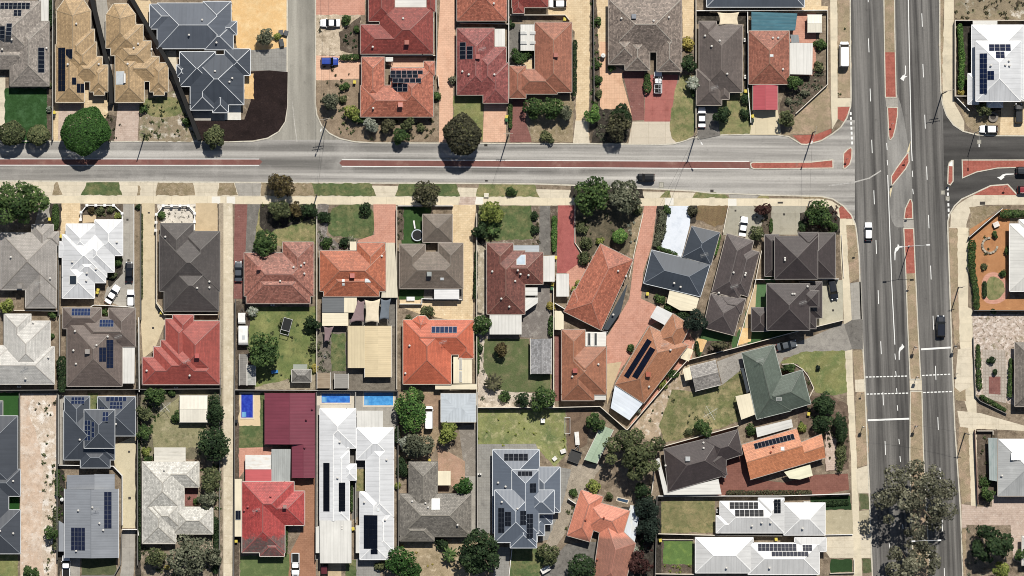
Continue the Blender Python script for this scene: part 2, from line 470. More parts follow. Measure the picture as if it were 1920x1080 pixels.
    def solar(s, spec, nx, ny, col='10151f', frame='8e959c', gap=0.03):
        """array of panels over a quad of photo pixels (NW NE SE SW corners, or x0 y0 x1 y1)"""
        v = nums(spec)
        if len(v) == 4: v = [v[0], v[1], v[2], v[1], v[2], v[3], v[0], v[3]]
        c = pts(v, 3.6); mx, my = sum(a[0] for a in c)/4, sum(a[1] for a in c)/4; q = s.plane(mx, my)
        up = Vector((-q[0], -q[1], 1)).normalized()
        lift = lambda x, y, h=0.1: Vector((x, y, q[0]*x + q[1]*y + q[2])) + up*h
        o = Vector(c[0]); U = (Vector(c[1]) - o) / nx; Wv = (Vector(c[3]) - o) / ny
        gm, fm = NTcell(col), plain(frame, .4)
        base = None
        for j in range(ny):
            for i in range(nx):
                if base is None:
                    def corner(a, b, h): p = o + U*a + Wv*b; return lift(p[0], p[1], h)
                    g = gap; r = [(g, g), (1-g, g), (1-g, 1-g), (g, 1-g)]; g2 = g + .026; r2 = [(g2, g2), (1-g2, g2), (1-g2, 1-g2), (g2, 1-g2)]
                    org = corner(0, 0, 0)
                    V = [corner(a, b, .06) - org for a, b in r] + [corner(a, b, .11) - org for a, b in r] + [corner(a, b, .11) - org for a, b in r2]
                    F = [(8, 9, 10, 11)] + [(4+k, 4+(k+1) % 4, 8+(k+1) % 4, 8+k) for k in range(4)] + [(k, (k+1) % 4, 4+(k+1) % 4, 4+k) for k in range(4)]
                    nrm = (V[9]-V[8]).cross(V[11]-V[8])
                    if nrm.z < 0: F = [f[::-1] for f in F]
                    base = meshobj('solar_panel', [tuple(a) for a in V], F, [gm, fm], s.o, slots=[0] + [1]*8)
                    ob = base
                else: ob = base.copy(); link(ob)
                p = o + U*i + Wv*j; ob.parent = s.o; ob.location = lift(p[0], p[1], 0) - Vector(s.loc)
    def on(s, x, y, z=3.6):
        X, Y = P(x, y, z); e = s.env(X, Y); return X, Y, (e if e is not None else 2.8)
    def cooler(s, spec, col=None):        # evaporative cooler boxes
        v = nums(spec)
        for x, y in zip(v[::2], v[1::2]):
            X, Y, Z = s.on(x, y); m = MB().box((X, Y, Z + .2), (.85, .85, .7)).box((X, Y, Z + .6), (1.1, 1.1, .5)).box((X, Y, Z + .9), (1.0, 1.0, .1))
            s.part('roof_cooler', m.V, m.F, plain(col or 'b06a5c'), s.roof)
    def vent(s, spec, col='d8d4cc'):
        v = nums(spec)
        for x, y in zip(v[::2], v[1::2]):
            X, Y, Z = s.on(x, y); m = MB().tube((X, Y, Z - .2), (X, Y, Z + .3), .13).lathe((X, Y, Z + .3), [(.14, 0), (.26, .08), (.26, .22), (.12, .34)], 10)
            s.part('roof_vent', m.V, m.F, plain(col), s.roof)
    def chimney(s, spec, col='9a5a4a'):
        v = nums(spec)
        for x, y in zip(v[::2], v[1::2]):
            X, Y, Z = s.on(x, y); m = MB().box((X, Y, Z + .4), (.7, .7, 1.6)).box((X, Y, Z + 1.22), (.85, .85, .12))
            s.part('chimney', m.V, m.F, plain(col), s.roof)
    def skylight(s, spec, col='dfe6ea'):  # cx cy w h in pixels
        v = nums(spec)
        for x, y, w_, h_ in zip(v[::4], v[1::4], v[2::4], v[3::4]):
            X, Y, Z = s.on(x, y); q = s.plane(X, Y); g = lambda a, b, d: (a, b, q[0]*a + q[1]*b + q[2] + d)
            a, b = w_*S/2, h_*S/2; m = MB(); f = MB()
            def blk(mb, ax, bx, ay, by, d0, d1):
                V = [g(X+x_, Y+y_, d) for d in (d0, d1) for x_, y_ in ((ax, ay), (bx, ay), (bx, by), (ax, by))]
                mb.add(V, [(3, 2, 1, 0), (4, 5, 6, 7), (0, 1, 5, 4), (1, 2, 6, 5), (2, 3, 7, 6), (3, 0, 4, 7)])
            blk(f, -a, a, -b, b, -.05, .12); blk(m, -a+.12, a-.12, -b+.12, b-.12, .1, .16)
            sk = s.part('skylight', m.V, m.F, plain(col, .15, .5), s.roof); s.part('frame', f.V, f.F, plain('d9d9d4'), sk)
    def antenna(s, spec):
        v = nums(spec)
        for x, y in zip(v[::2], v[1::2]):
            X, Y, Z = s.on(x, y); m = MB().tube((X, Y, Z - .1), (X, Y, Z + 1.8), .03, n=5).tube((X-.9, Y-.3, Z+1.75), (X+.9, Y+.3, Z+1.75), .025, n=5)
            for k in range(-4, 5): m.tube((X+k*.2+.15, Y+k*.066-.45, Z+1.78), (X+k*.2-.15, Y+k*.066+.45, Z+1.78), .014, n=4)
            s.part('antenna', m.V, m.F, plain('b9b9b6', .4), s.roof)
    def patio(s, poly, m, z=2.55, name='patio_roof', fall=0.0, post='d9d7d0'):
        canopy_parts(s, poly, m, z, name, fall, post); return s
def NTcell(col):
    key = ('cell', col)
    if key not in MATS:
        n = NT('solar_cell', 0.08, 0.4); MATS[key] = n.done(n.mul(lin(col, 1), n.ramp(n.noise(n.pos(), .8, 3), .3, .7, .8, 1.25)), None)
    return MATS[key]
def canopy_parts(t, poly, m, z, name, fall, post, thick=.09, posts=True):
    p = ccw(pts(poly, z)); n = len(p); e = Vector((p[1][0]-p[0][0], p[1][1]-p[0][1])).normalized()
    # ribs run along the longest side
    k = max(range(n), key=lambda i: math.hypot(p[(i+1) % n][0]-p[i][0], p[(i+1) % n][1]-p[i][1]))
    e = Vector((p[(k+1) % n][0]-p[k][0], p[(k+1) % n][1]-p[k][1])).normalized()
    ys = [a[1] for a in p]; zz = lambda a: z + fall * (a[1] - min(ys))
    V = [(*a, zz(a) - thick) for a in p] + [(*a, zz(a)) for a in p]
    F = [tuple(range(n))[::-1], tuple(range(n, 2*n))] + [(i, (i+1) % n, n+(i+1) % n, n+i) for i in range(n)]
    uvp = lambda a: (a[0]*-e[1] + a[1]*e[0] + 100, a[0]*e[0] + a[1]*e[1])
    t.part(name, V, F, m, uv=[[uvp(V[i]) for i in f] for f in F])
    if posts:
        c = (sum(a[0] for a in p)/n, sum(a[1] for a in p)/n)
        for a in p[:6]:
            x, y = a[0] + (c[0]-a[0])*.06, a[1] + (c[1]-a[1])*.06
            b = MB().box((x, y, (zz(a) - thick)/2), (.1, .1, zz(a) - thick)); t.part('post', b.V, b.F, plain(post))
def canopy(name, label, cat, poly, m, z=2.5, fall=0.0, post='d9d7d0', group=None):
    n = nums(poly); t = Thing(name, label, cat, sum(n[::2])/(len(n)/2), sum(n[1::2])/(len(n)/2), group)
    canopy_parts(t, poly, m, z, 'roof_sheet', fall, post); return t
def sail(label, poly, hexc, zs, group='shade sails'):
    """stretched cloth with hollow edges held on four posts"""
    n = nums(poly); c4 = [P(n[i], n[i+1], 2.7) for i in range(0, len(n), 2)]; N = 8; V = []; F = []
    t = Thing('shade_sail', label, 'shade sail', sum(n[::2])/(len(n)/2), sum(n[1::2])/(len(n)/2), group)
    if len(c4) == 3: c4 = c4 + [((c4[2][0]*.9+c4[0][0]*.1), (c4[2][1]*.9+c4[0][1]*.1))]; zs = zs + [zs[2]]
    cx, cy = sum(a[0] for a in c4)/4, sum(a[1] for a in c4)/4
    for j in range(N+1):
        for i in range(N+1):
            u, v = i/N, j/N; b = [(1-u)*(1-v), u*(1-v), u*v, (1-u)*v]
            x = sum(b[k]*c4[k][0] for k in range(4)); y = sum(b[k]*c4[k][1] for k in range(4)); z = sum(b[k]*zs[k] for k in range(4))
            pull = .16*max(4*u*(1-u)*(abs(2*v-1)**3), 4*v*(1-v)*(abs(2*u-1)**3))
            V.append((x + (cx-x)*pull, y + (cy-y)*pull, z - .25*16*u*(1-u)*v*(1-v)*.4))
    for j in range(N):
        for i in range(N): a = j*(N+1)+i; F.append((a, a+1, a+N+2, a+N+1))
    o = t.part('cloth', V, F, plain(hexc, .85), smooth=True)
    md = o.modifiers.new('Solidify', 'SOLIDIFY'); md.thickness = .02
    for k in range(4):
        x, y = c4[k]; b = MB().tube((x, y, 0), (x, y, zs[k] + .05), .05); t.part('post', b.V, b.F, plain('8a8a88', .5))
    return t
# ------------------------------------------------------------------ trees and shrubs
def leaves(c, rx, ry, rz, n, size, lobes, seed, z0=0.0, lobe_r=(.34, .55), shell=.5, dome=False, spread=.74):
    """crown of many leaf-sized faces over a cloud of lobes"""
    g = np.random.default_rng(seed)
    ang = g.uniform(0, 2*np.pi, lobes); rad = np.sqrt(g.uniform(0, 1, lobes)) * spread; up = g.uniform(-.35, .45, lobes)
    up -= rad * .35
    L = np.stack([np.cos(ang)*rad, np.sin(ang)*rad, up], 1); LR = g.uniform(*lobe_r, lobes)
    L[0] = (0, 0, .35); LR[0] = lobe_r[1]
    if dome: L[0] = (0, 0, 0); LR[0] = .97; L[1:] = L[1:] / np.linalg.norm(L[1:], axis=1, keepdims=True) * .8; L[1:, 2] = np.abs(L[1:, 2])*.8; LR[1:] = .22
    w = LR**2; w = w/w.sum()
    if dome: w = w*.35/w[1:].sum(); w[0] = .65
    w = w/w.sum(); k = g.choice(lobes, n*3, p=w)
    d = g.normal(size=(n*3, 3)); d[:, 2] = d[:, 2]*.9 + .25; d /= np.linalg.norm(d, axis=1, keepdims=True)
    rr = LR[k] * g.uniform(shell, 1.04, n*3)**.7
    p = L[k] + d*rr[:, None]
    if dome: th = np.arctan2(p[:, 1], p[:, 0]); ph = g.uniform(0, 6.28, 4); p = p * (1 + .05*np.cos(4*th + ph[0]*.2) + .06*np.sin(2*th + ph[1]) + .04*np.sin(5*th + ph[2]) + .03*np.sin(9*th + 6*p[:, 2] + ph[3]))[:, None]
    # drop leaves buried in other lobes
    dist = np.linalg.norm(p[:, None, :] - L[None], axis=2) / LR[None]
    keep = dist.min(1) > (.62 if not dome else .55)
    if dome: keep = dist[:, 0] > .8
    p, d, = p[keep][:n], d[keep][:n]; kk = k[keep][:n]; n = len(p)
    nr = d + g.normal(size=(n, 3))*.5; nr[:, 2] += .55; nr /= np.linalg.norm(nr, axis=1, keepdims=True)
    a = g.normal(size=(n, 3)); u = np.cross(nr, a); u /= np.linalg.norm(u, axis=1, keepdims=True); v = np.cross(nr, u)
    s = size * g.uniform(.6, 1.35, n)[:, None]; C = np.array(c) + p*np.array([rx, ry, rz]) + np.array([0, 0, z0])
    q = np.stack([C - u*s*.5 - v*s*.32, C + u*s*.5 - v*s*.32, C + u*s*.42 + v*s*.4, C - u*s*.42 + v*s*.4], 1).reshape(-1, 3)
    tone = np.clip(g.normal(.5, .22, n) + (g.uniform(-.22, .22, lobes))[kk], 0, 1)
    return q, tone
def quads_obj(name, q, tone, m, parent, loc):
    n = len(q)//4; me = bpy.data.meshes.new(name)
    me.vertices.add(4*n); me.vertices.foreach_set('co', (q - np.array(loc)).astype(np.float32).ravel())
    me.loops.add(4*n); me.loops.foreach_set('vertex_index', np.arange(4*n, dtype=np.int32))
    me.polygons.add(n); me.polygons.foreach_set('loop_start', np.arange(0, 4*n, 4, dtype=np.int32))
    try: me.polygons.foreach_set('loop_total', np.full(n, 4, dtype=np.int32))
    except Exception: pass
    at = me.attributes.new('tone', 'FLOAT', 'FACE'); at.data.foreach_set('value', tone.astype(np.float32))
    me.materials.append(m); me.update(calc_edges=True); me.validate()
    o = link(bpy.data.objects.new(name, me))
    if parent: o.parent = parent
    return o
LEAF = {'green': ('22381a', '3f5a2a', '6a8440'), 'dark': ('1a2a18', '2e4526', '4c6238'), 'olive': ('2e3420', '55603a', '868a58'),
        'bright': ('2a4a1c', '4f7a30', '86a84a'), 'grey': ('3a4030', '646a52', '95967a'), 'lime': ('4a5a1c', '7c8a34', 'b0b454'),
        'red': ('2c2719', '55492c', '7c7040'), 'brown': ('2b2c20', '515039', '787650'), 'gum': ('3a3d2e', '6a6a54', 'a09e82'),
        'yellow': ('6a6428', 'a89a3a', 'd0c060'), 'black': ('14201a', '24342a', '3a4a3c'), 'pale': ('5a6250', '8c9280', 'c4c8b8'), 'maroon': ('2c1a1a', '4e2e2a', '74504a'), 'deep': ('1c3a16', '30561f', '4e7a2e')}
SEED = [100]; BARK = None
def tree(kind, x, y, r, label, ry=None, h=None, lobes=None, name=None, cat=None, group=None, dens=1.0, size=None, lr=None, sh=.5, dome=False, spread=.74):
    SEED[0] += 1; R = r*S; RY = (ry or r)*S; big = R > 1.7
    name = name or ('tree' if big else 'shrub'); cat = cat or name
    hz = h or (R*1.75 + .9 if big else R*1.3 + .25)
    lift = hz*.28 if big else 0.0; cz = lift + (hz - lift)*.5; rz = (hz - lift)*.56
    X, Y = P(x, y, cz); t = Thing(name, label, cat, X, Y, group, px=False)
    size = size or min(.5, .17 + R*.065); lobes = lobes or int(7 + R*4.5)
    n = int(dens * min(12000, 3.4 * 4 * (R*RY + (R+RY)*rz*.5) / (size*size*.7) * .62)) + 60
    n = int(n*1.6) if dome else n
    q, tone = leaves((X, Y, cz), R, RY, rz, n, size, lobes, SEED[0], lobe_r=lr or ((.24, .5) if big else (.32, .6)), shell=sh, dome=dome, spread=spread)
    if not big: q[:, 2] = np.maximum(q[:, 2], .03)
    quads_obj('crown', q, tone, leafmat(*LEAF[kind]), t.o, t.loc)
    tr = max(.05, R*.06); g = random.Random(SEED[0]); m = MB().tube((X, Y, -.05), (X, Y, cz*.75), tr, tr*.7)
    for k in range(6 if big else 3):
        a = 2*math.pi*(k + g.random()*.6)/(6 if big else 3); f = .45 + .25*g.random()
        m.tube((X, Y, cz*.55), (X + R*f*math.cos(a), Y + RY*f*math.sin(a), cz + rz*.3*(g.random())), tr*.55, tr*.15, 6)
    if big: t.part('trunk', m.V, m.F, plain('7a6a58', .9))
    else: t.part('stem', m.V, m.F, plain('6a5a48', .9))
    return t
def hedge(kind, poly, label, h=1.5, w=1.2, name='hedge', cat='hedge', group=None, dens=1.0):
    """clipped or straggling row along a pixel polyline"""
    SEED[0] += 1; g = np.random.default_rng(SEED[0]); p = pts(poly, h*.7)
    seg = [(p[i], p[i+1], math.hypot(p[i+1][0]-p[i][0], p[i+1][1]-p[i][1])) for i in range(len(p)-1)]; Ltot = sum(s_[2] for s_ in seg)
    n = int(dens*Ltot*w*75) + 80; w *= .88
    cx, cy = sum(a[0] for a in p)/len(p), sum(a[1] for a in p)/len(p); t = Thing(name, label, cat, cx, cy, group, px=False)
    C = []; D = []; m = MB()
    cum = np.cumsum([0] + [s_[2] for s_ in seg])
    bumps = g.uniform(.75, 1.15, int(Ltot/1.1) + 2)
    for _ in range(n):
        u = g.uniform(0, Ltot); i = min(np.searchsorted(cum, u) - 1 if u > 0 else 0, len(seg)-1); i = max(i, 0); a, b, L = seg[i]; f = (u - cum[i])/L
        dx, dy = (b[0]-a[0])/L, (b[1]-a[1])/L; th = g.uniform(-.5, math.pi + .5); bl = bumps[int(u/1.1)]
        ox = math.cos(th)*w/2*bl*g.uniform(.8, 1.05); oz = h*(.5 + .5*bl*math.sin(th)*g.uniform(.85, 1.05))
        e = min(u, Ltot-u, w/2)/(w/2); ox *= (.55 + .45*e)
        C.append((a[0]+(b[0]-a[0])*f - dy*ox, a[1]+(b[1]-a[1])*f + dx*ox, max(.05, oz))); D.append((-dy*math.cos(th), dx*math.cos(th), math.sin(th)))
    C = np.array(C); D = np.array(D); nr = D + g.normal(size=(n, 3))*.6; nr[:, 2] += .2; nr /= np.linalg.norm(nr, axis=1, keepdims=True)
    uu = np.cross(nr, g.normal(size=(n, 3))); uu /= np.linalg.norm(uu, axis=1, keepdims=True); vv = np.cross(nr, uu); s_ = .27*g.uniform(.6, 1.3, n)[:, None]
    q = np.stack([C-uu*s_*.5-vv*s_*.35, C+uu*s_*.5-vv*s_*.35, C+uu*s_*.4+vv*s_*.4, C-uu*s_*.4+vv*s_*.4], 1).reshape(-1, 3)
    quads_obj('foliage', q, np.clip(g.normal(.5, .24, n), 0, 1), leafmat(*LEAF[kind]), t.o, t.loc)
    for a, b, L in seg:
        k = max(1, int(L/1.5))
        for j in range(k+1):
            X, Y = a[0]+(b[0]-a[0])*j/k, a[1]+(b[1]-a[1])*j/k; m.tube((X, Y, 0), (X, Y, h*.6), .05, .03, 5)
    t.part('stem', m.V, m.F, plain('6a5a48', .9)); return t
def inpoly(p, x, y):
    c = False; n = len(p)
    for i in range(n):
        a, b = p[i], p[i-1]
        if (a[1] > y) != (b[1] > y) and x < (b[0]-a[0])*(y-a[1])/(b[1]-a[1]) + a[0]: c = not c
    return c
def undergrowth(poly, kind, dens=.35, size=.28, h=.45, name='ground_cover'):
    """low planting nobody could count, one object"""
    SEED[0] += 1; g = np.random.default_rng(SEED[0]); p = pts(poly); x0, x1 = min(a[0] for a in p), max(a[0] for a in p); y0, y1 = min(a[1] for a in p), max(a[1] for a in p)
    C = []
    for _ in range(int((x1-x0)*(y1-y0)*dens)):
        x, y = g.uniform(x0, x1), g.uniform(y0, y1)
        if not inpoly(p, x, y): continue
        r = g.uniform(.12, .5)
        for _ in range(int(14*r/.3) + 4): C.append((x + g.normal()*r*.5, y + g.normal()*r*.5, abs(g.normal())*h*.5 + .04))
    if not C: return
    C = np.array(C); n = len(C); nr = g.normal(size=(n, 3))*.7; nr[:, 2] += 1; nr /= np.linalg.norm(nr, axis=1, keepdims=True)
    uu = np.cross(nr, g.normal(size=(n, 3))); uu /= np.linalg.norm(uu, axis=1, keepdims=True); vv = np.cross(nr, uu); s_ = size*g.uniform(.5, 1.3, n)[:, None]
    q = np.stack([C-uu*s_*.5-vv*s_*.3, C+uu*s_*.5-vv*s_*.3, C+uu*s_*.4+vv*s_*.4, C-uu*s_*.4+vv*s_*.4], 1).reshape(-1, 3)
    o = quads_obj(name, q, np.clip(g.normal(.5, .25, n), 0, 1), leafmat(*LEAF[kind]), None, (0, 0, 0)); o['kind'] = 'stuff'; return o
def palm(kind, x, y, r, label, h=3.0, n=16, name='palm', group=None):
    SEED[0] += 1; g = random.Random(SEED[0]); X, Y = P(x, y, h); R = r*S; t = Thing(name, label, name, X, Y, group, px=False); Q = []
    for i in range(n):
        a = 2*math.pi*i/n + g.uniform(-.15, .15); L = R*g.uniform(.8, 1.05); el = g.uniform(.2, 1.0); prev = None
        for k in range(7):
            f = k/6; rr = L*math.sin(f*1.35*(1 if el < .8 else .8))*1.02; z = h*.9 + L*.55*(f*el*1.4 - f*f*1.3); w = .16*R*(1-f*.75)*(.4 + f if f < .3 else 1)
            c = (X+rr*math.cos(a), Y+rr*math.sin(a), max(.04, z)); s_ = (-math.sin(a)*w, math.cos(a)*w)
            e = [(c[0]-s_[0], c[1]-s_[1], c[2]-.05), (c[0]+s_[0], c[1]+s_[1], c[2]-.05)]
            if prev: Q += [prev[0], prev[1], e[1], e[0]]
            prev = e
    q = np.array(Q); m = len(q)//4
    quads_obj('crown', q, np.clip(np.random.default_rng(SEED[0]).normal(.55, .25, m), 0, 1), leafmat(*LEAF[kind]), t.o, t.loc)
    b = MB().tube((X, Y, 0), (X, Y, h*.92), .17, .12); t.part('trunk', b.V, b.F, plain('7a6a58')); return t
# ------------------------------------------------------------------ walls and fences
def fence(label, poly, hexc='cfc8ba', h=1.7, w=.09, cap=None, name='fence', cat='fence', posts=2.4, capw=None, group=None):
    p = pts(poly, h); t = Thing(name, label, cat, sum(a[0] for a in p)/len(p), sum(a[1] for a in p)/len(p), group, px=False)
    V, F = strip(p, w, 0, h); t.part('panel' if name == 'fence' else 'body', V, F, plain(hexc, .85, var=.15))
    V, F = strip(p, capw or w + .07, h + .003, h + .06); t.part('capping', V, F, plain(cap or hexc, .7))
    return t
# ------------------------------------------------------------------ vehicles
VEH = {}
def car_proto(kind, hexc):
    """body, glass, wheels and lights along +X, origin on the ground"""
    L, Wd, Ht = {'sedan': (4.75, 1.82, 1.45), 'hatch': (4.25, 1.78, 1.5), 'suv': (4.75, 1.9, 1.75), 'van': (5.3, 1.98, 2.25), 'ute': (5.3, 1.9, 1.8), 'pickup': (4.1, 1.85, 1.8)}[kind]
    # stations: (x, half width, top z)
    h = L/2
    prof = {'sedan': [(-1, .72, .72), (-.96, .86, .92), (-.6, .9, 1.0), (0, .91, .98), (.35, .91, .96), (.8, .87, .86), (.96, .76, .72), (1, .6, .6)],
            'hatch': [(-1, .74, .75), (-.95, .86, 1.0), (-.5, .89, 1.02), (0, .89, 1.0), (.42, .89, .98), (.82, .85, .88), (.97, .74, .72), (1, .6, .6)],
            'suv': [(-1, .8, .8), (-.96, .92, 1.1), (-.5, .95, 1.12), (0, .95, 1.1), (.42, .95, 1.08), (.85, .9, .98), (.97, .8, .8), (1, .66, .66)],
            'van': [(-1, .9, 1.1), (-.985, .98, 1.25), (-.5, .99, 1.3), (0, .99, 1.3), (.6, .98, 1.25), (.86, .93, 1.05), (.97, .82, .85), (1, .66, .7)],
            'ute': [(-1, .9, .95), (-.985, .94, 1.05), (-.5, .95, 1.06), (-.1, .95, 1.08), (.4, .95, 1.06), (.85, .9, .98), (.97, .8, .8), (1, .66, .66)],
            'pickup': [(-1, .85, .9), (-.97, .92, 1.1), (-.5, .93, 1.1), (0, .93, 1.1), (.4, .93, 1.06), (.82, .88, .98), (.97, .78, .8), (1, .64, .66)]}[kind]
    cab = {'sedan': (-.62, -.36, .1, .4), 'hatch': (-.95, -.72, .12, .44), 'suv': (-.94, -.8, .16, .44), 'van': (-.97, -.93, .52, .78), 'ute': (-.14, -.08, .26, .5), 'pickup': (-.94, -.82, .1, .4)}[kind]
    root = bpy.data.objects.new('parked_car', None); link(root)
    bm = plain(hexc, .3, .5, var=.03, k=.9); gl = plain('14181c', .12, .5, var=.02); dk = plain('1a1a1a', .8)
    V = []; F = []; k = 10
    for x, w, z in prof:
        x *= h; V += [(x, y*w, zz) for y, zz in ((-.9, .22), (-1, .45), (-1, z-.16), (-.93, z-.04), (-.5, z+.02), (.5, z+.02), (.93, z-.04), (1, z-.16), (1, .45), (.9, .22))]
    for i in range(len(prof)-1):
        for j in range(k): F.append((i*k+j, (i+1)*k+j, (i+1)*k+(j+1) % k, i*k+(j+1) % k)[::-1])
    F += [tuple(range(k)), tuple(range((len(prof)-1)*k, len(prof)*k))[::-1]]
    body = meshobj('body', V, F, bm, root)
    def zt(x): return np.interp(x, [a[0] for a in prof], [a[2] for a in prof])
    rb, rt, ft, fb = cab; bw = Wd/2*.93; tw = Wd/2*.8
    B = lambda x, s_: (x*h, s_*bw, float(zt(x)) - .01); T = lambda x, s_: (x*h, s_*tw, Ht - .06)
    def slab(name, q, m, d=.03):
        q = [Vector(a) for a in q]; nn = (q[1]-q[0]).cross(q[3]-q[0]).normalized()
        if nn.z < 0 or (abs(nn.z) < .3 and nn.dot(q[0]-Vector((0, 0, q[0].z))) < 0): nn = -nn
        V = [tuple(a) for a in q] + [tuple(a + nn*d) for a in q]
        return meshobj(name, V, [(0, 1, 2, 3), (7, 6, 5, 4), (0, 4, 5, 1), (1, 5, 6, 2), (2, 6, 7, 3), (3, 7, 4, 0)], m, root)
    slab('windscreen', [B(fb, -1), B(fb, 1), T(ft, 1), T(ft, -1)], gl); slab('rear_window', [B(rb, 1), B(rb, -1), T(rt, -1), T(rt, 1)], gl)
    for s_ in (-1, 1):
        slab('side_window', [B(rb, s_), B(fb, s_), T(ft, s_), T(rt, s_)], gl if kind != 'van' else bm)
    q = MB(); rr = []
    for x, w in ((rt-.03, .86), (rt+.03, 1.0), ((rt+ft)/2, 1.02), (ft-.04, 1.0), (ft+.03, .88)): rr.append([(x*h, y*tw*w, Ht - .05 + zz) for y, zz in ((-1.03, -.05), (-.9, .03), (-.5, .055), (.5, .055), (.9, .03), (1.03, -.05))])
    V = [a for r_ in rr for a in r_]; F = [(i*6+j, (i+1)*6+j, (i+1)*6+j+1, i*6+j+1) for i in range(4) for j in range(5)]
    meshobj('roof_panel', V, F, bm, root)
    for s_ in (-1, 1):
        for x in (-.62, .62):
            m = MB().tube((x*h, s_*(Wd/2-.22), .33), (x*h, s_*(Wd/2+.01), .33), .33, n=14); wh = meshobj('wheel', m.V, m.F, dk, root)
            m = MB().tube((x*h, s_*(Wd/2), .33), (x*h, s_*(Wd/2+.02), .33), .2, n=10); meshobj('rim', m.V, m.F, plain('b8b8b8', .4), wh)
        y = s_*prof[-3][1]*.82
        m = MB().box((.955*h, s_*.6, .7 if kind not in ('suv', 'ute', 'van') else .85), (.28, .3, .12), -s_*.4); meshobj('headlight', m.V, m.F, plain('e6eaec', .15), root)
        m = MB().box((-.975*h, s_*.68, .82), (.16, .26, .16), s_*.3); meshobj('tail_light', m.V, m.F, plain('8a1c18', .3), root)
        m = MB().box((fb*h*.86, s_*(Wd/2+.06), 1.05), (.12, .2, .13)); meshobj('mirror', m.V, m.F, bm, root)
    if kind == 'ute':
        m = MB().box((-.57*h, 0, 1.085), (.78*h, 1.5, .02)); tr = meshobj('tray', m.V, m.F, dk, root)
        m = MB()
        for s_ in (-1, 1): m.box((-.57*h, s_*.82, 1.14), (.8*h, .09, .14))
        m.box((-.97*h, 0, 1.14), (.08, 1.6, .14)); meshobj('tray_rim', m.V, m.F, bm, tr)
    return root
def car(kind, hexc, x, y, ang, label, name='parked_car', cat='car', group='parked cars', road=False, scale=1.0):
    r = car_proto(kind, hexc); r.name = name; X, Y = P(x, y, .8); r.location = (X, Y, (RB + .02 if road else .035)); r.rotation_euler = (0, 0, math.radians(ang))
    r.scale = (scale,)*3
    tagit(r, label, cat, group); return r
# ------------------------------------------------------------------ street things
def pole(label, x, y, h=9.5, arms=(), lamp=None, hexc='8f8474', r=.16, name='power_pole', cat='power pole', group='timber power poles'):
    X, Y = P(x, y); t = Thing(name, label, cat, X, Y, group, px=False)
    m = MB().tube((X, Y, RB-.1), (X, Y, h), r, r*.72, 10); t.part('pole', m.V, m.F, plain(hexc, .9, var=.15))
    for (z, L, a) in arms:
        c, s_ = math.cos(math.radians(a)), math.sin(math.radians(a)); ox, oy = -s_*.14, c*.14
        m = MB().box((X+ox, Y+oy, z), (L, .1, .12), math.radians(a)); ca = t.part('crossarm', m.V, m.F, plain('a09484'))
        for k in (-.46, -.18, .18, .46):
            m = MB().tube((X+ox+c*L*k, Y+oy+s_*L*k, z+.05), (X+ox+c*L*k, Y+oy+s_*L*k, z+.3), .05, .04, 6); t.part('insulator', m.V, m.F, plain('dcd8d0', .3), ca)
    if lamp:
        a, L, z = lamp; c, s_ = math.cos(math.radians(a)), math.sin(math.radians(a))
        m = MB().tube((X, Y, z), (X+c*L, Y+s_*L, z+.4), .05, .04, 6); ar = t.part('lamp_arm', m.V, m.F, plain('b4b4b0', .5))
        m = MB().box((X+c*(L+.3), Y+s_*(L+.3), z+.42), (.7, .3, .14), math.radians(a)); t.part('lamp_head', m.V, m.F, plain('dededa', .4), ar)
    return t
def streetlight(label, x, y, h, L, a):
    X, Y = P(x, y); t = Thing('street_lamp', label, 'street lamp', X, Y, 'double-arm street lamps', px=False)
    m = MB().tube((X, Y, -.02), (X, Y, h), .13, .07, 10).lathe((X, Y, -.02), [(.25, 0), (.25, .3), (.14, .4)]); t.part('pole', m.V, m.F, plain('c2c4c4', .5))
    for s_ in (0, 180):
        c, q = math.cos(math.radians(a+s_)), math.sin(math.radians(a+s_))
        m = MB().tube((X, Y, h-.1), (X+c*L, Y+q*L, h+.5), .05, .04, 6); ar = t.part('arm', m.V, m.F, plain('d2d4d4', .5))
        m = MB().box((X+c*(L+.3), Y+q*(L+.3), h+.52), (.85, .34, .16), math.radians(a)); t.part('lamp_head', m.V, m.F, plain('e4e4e2', .4), ar)
    return t
def bin_(x, y, label, lid='d8c428', ang=0, body='2c3a2c'):
    X, Y = P(x, y, .5); t = Thing('wheelie_bin', label, 'bin', X, Y, 'wheelie bins', px=False); a = math.radians(ang); c, s_ = math.cos(a), math.sin(a)
    R = lambda x_, y_: (X + x_*c - y_*s_, Y + x_*s_ + y_*c)
    V = [(*R(x_*.24, y_*.26), .06) for x_, y_ in ((-1, -1), (1, -1), (1, 1), (-1, 1))] + [(*R(x_*.3, y_*.36), 1.0) for x_, y_ in ((-1, -1), (1, -1), (1, 1), (-1, 1))]
    t.part('body', V, [(3, 2, 1, 0), (4, 5, 6, 7), (0, 1, 5, 4), (1, 2, 6, 5), (2, 3, 7, 6), (3, 0, 4, 7)], plain(body))
    m = MB().box((X, Y, 1.035), (.66, .78, .06), a).box((X, Y, 1.08), (.5, .6, .05), a); t.part('lid', m.V, m.F, plain(lid, .5))
    for k in (-1, 1):
        p = R(k*.28, -.3); q = R(k*.34, -.3); m = MB().tube((*p, .12), (*q, .12), .12, n=10); t.part('wheel', m.V, m.F, plain('1c1c1c'))
    return t
def shed(label, wings, roofm, wallhex='b8b2a6', eave=2.2, pitch=12, name='shed', cat='shed', gutter='cfcbc2', group=None):
    return House(name, label, wings, roofm, eave, pitch, plain(wallhex, .8), gutter, cat=cat, wins=False, over=.15, group=group)
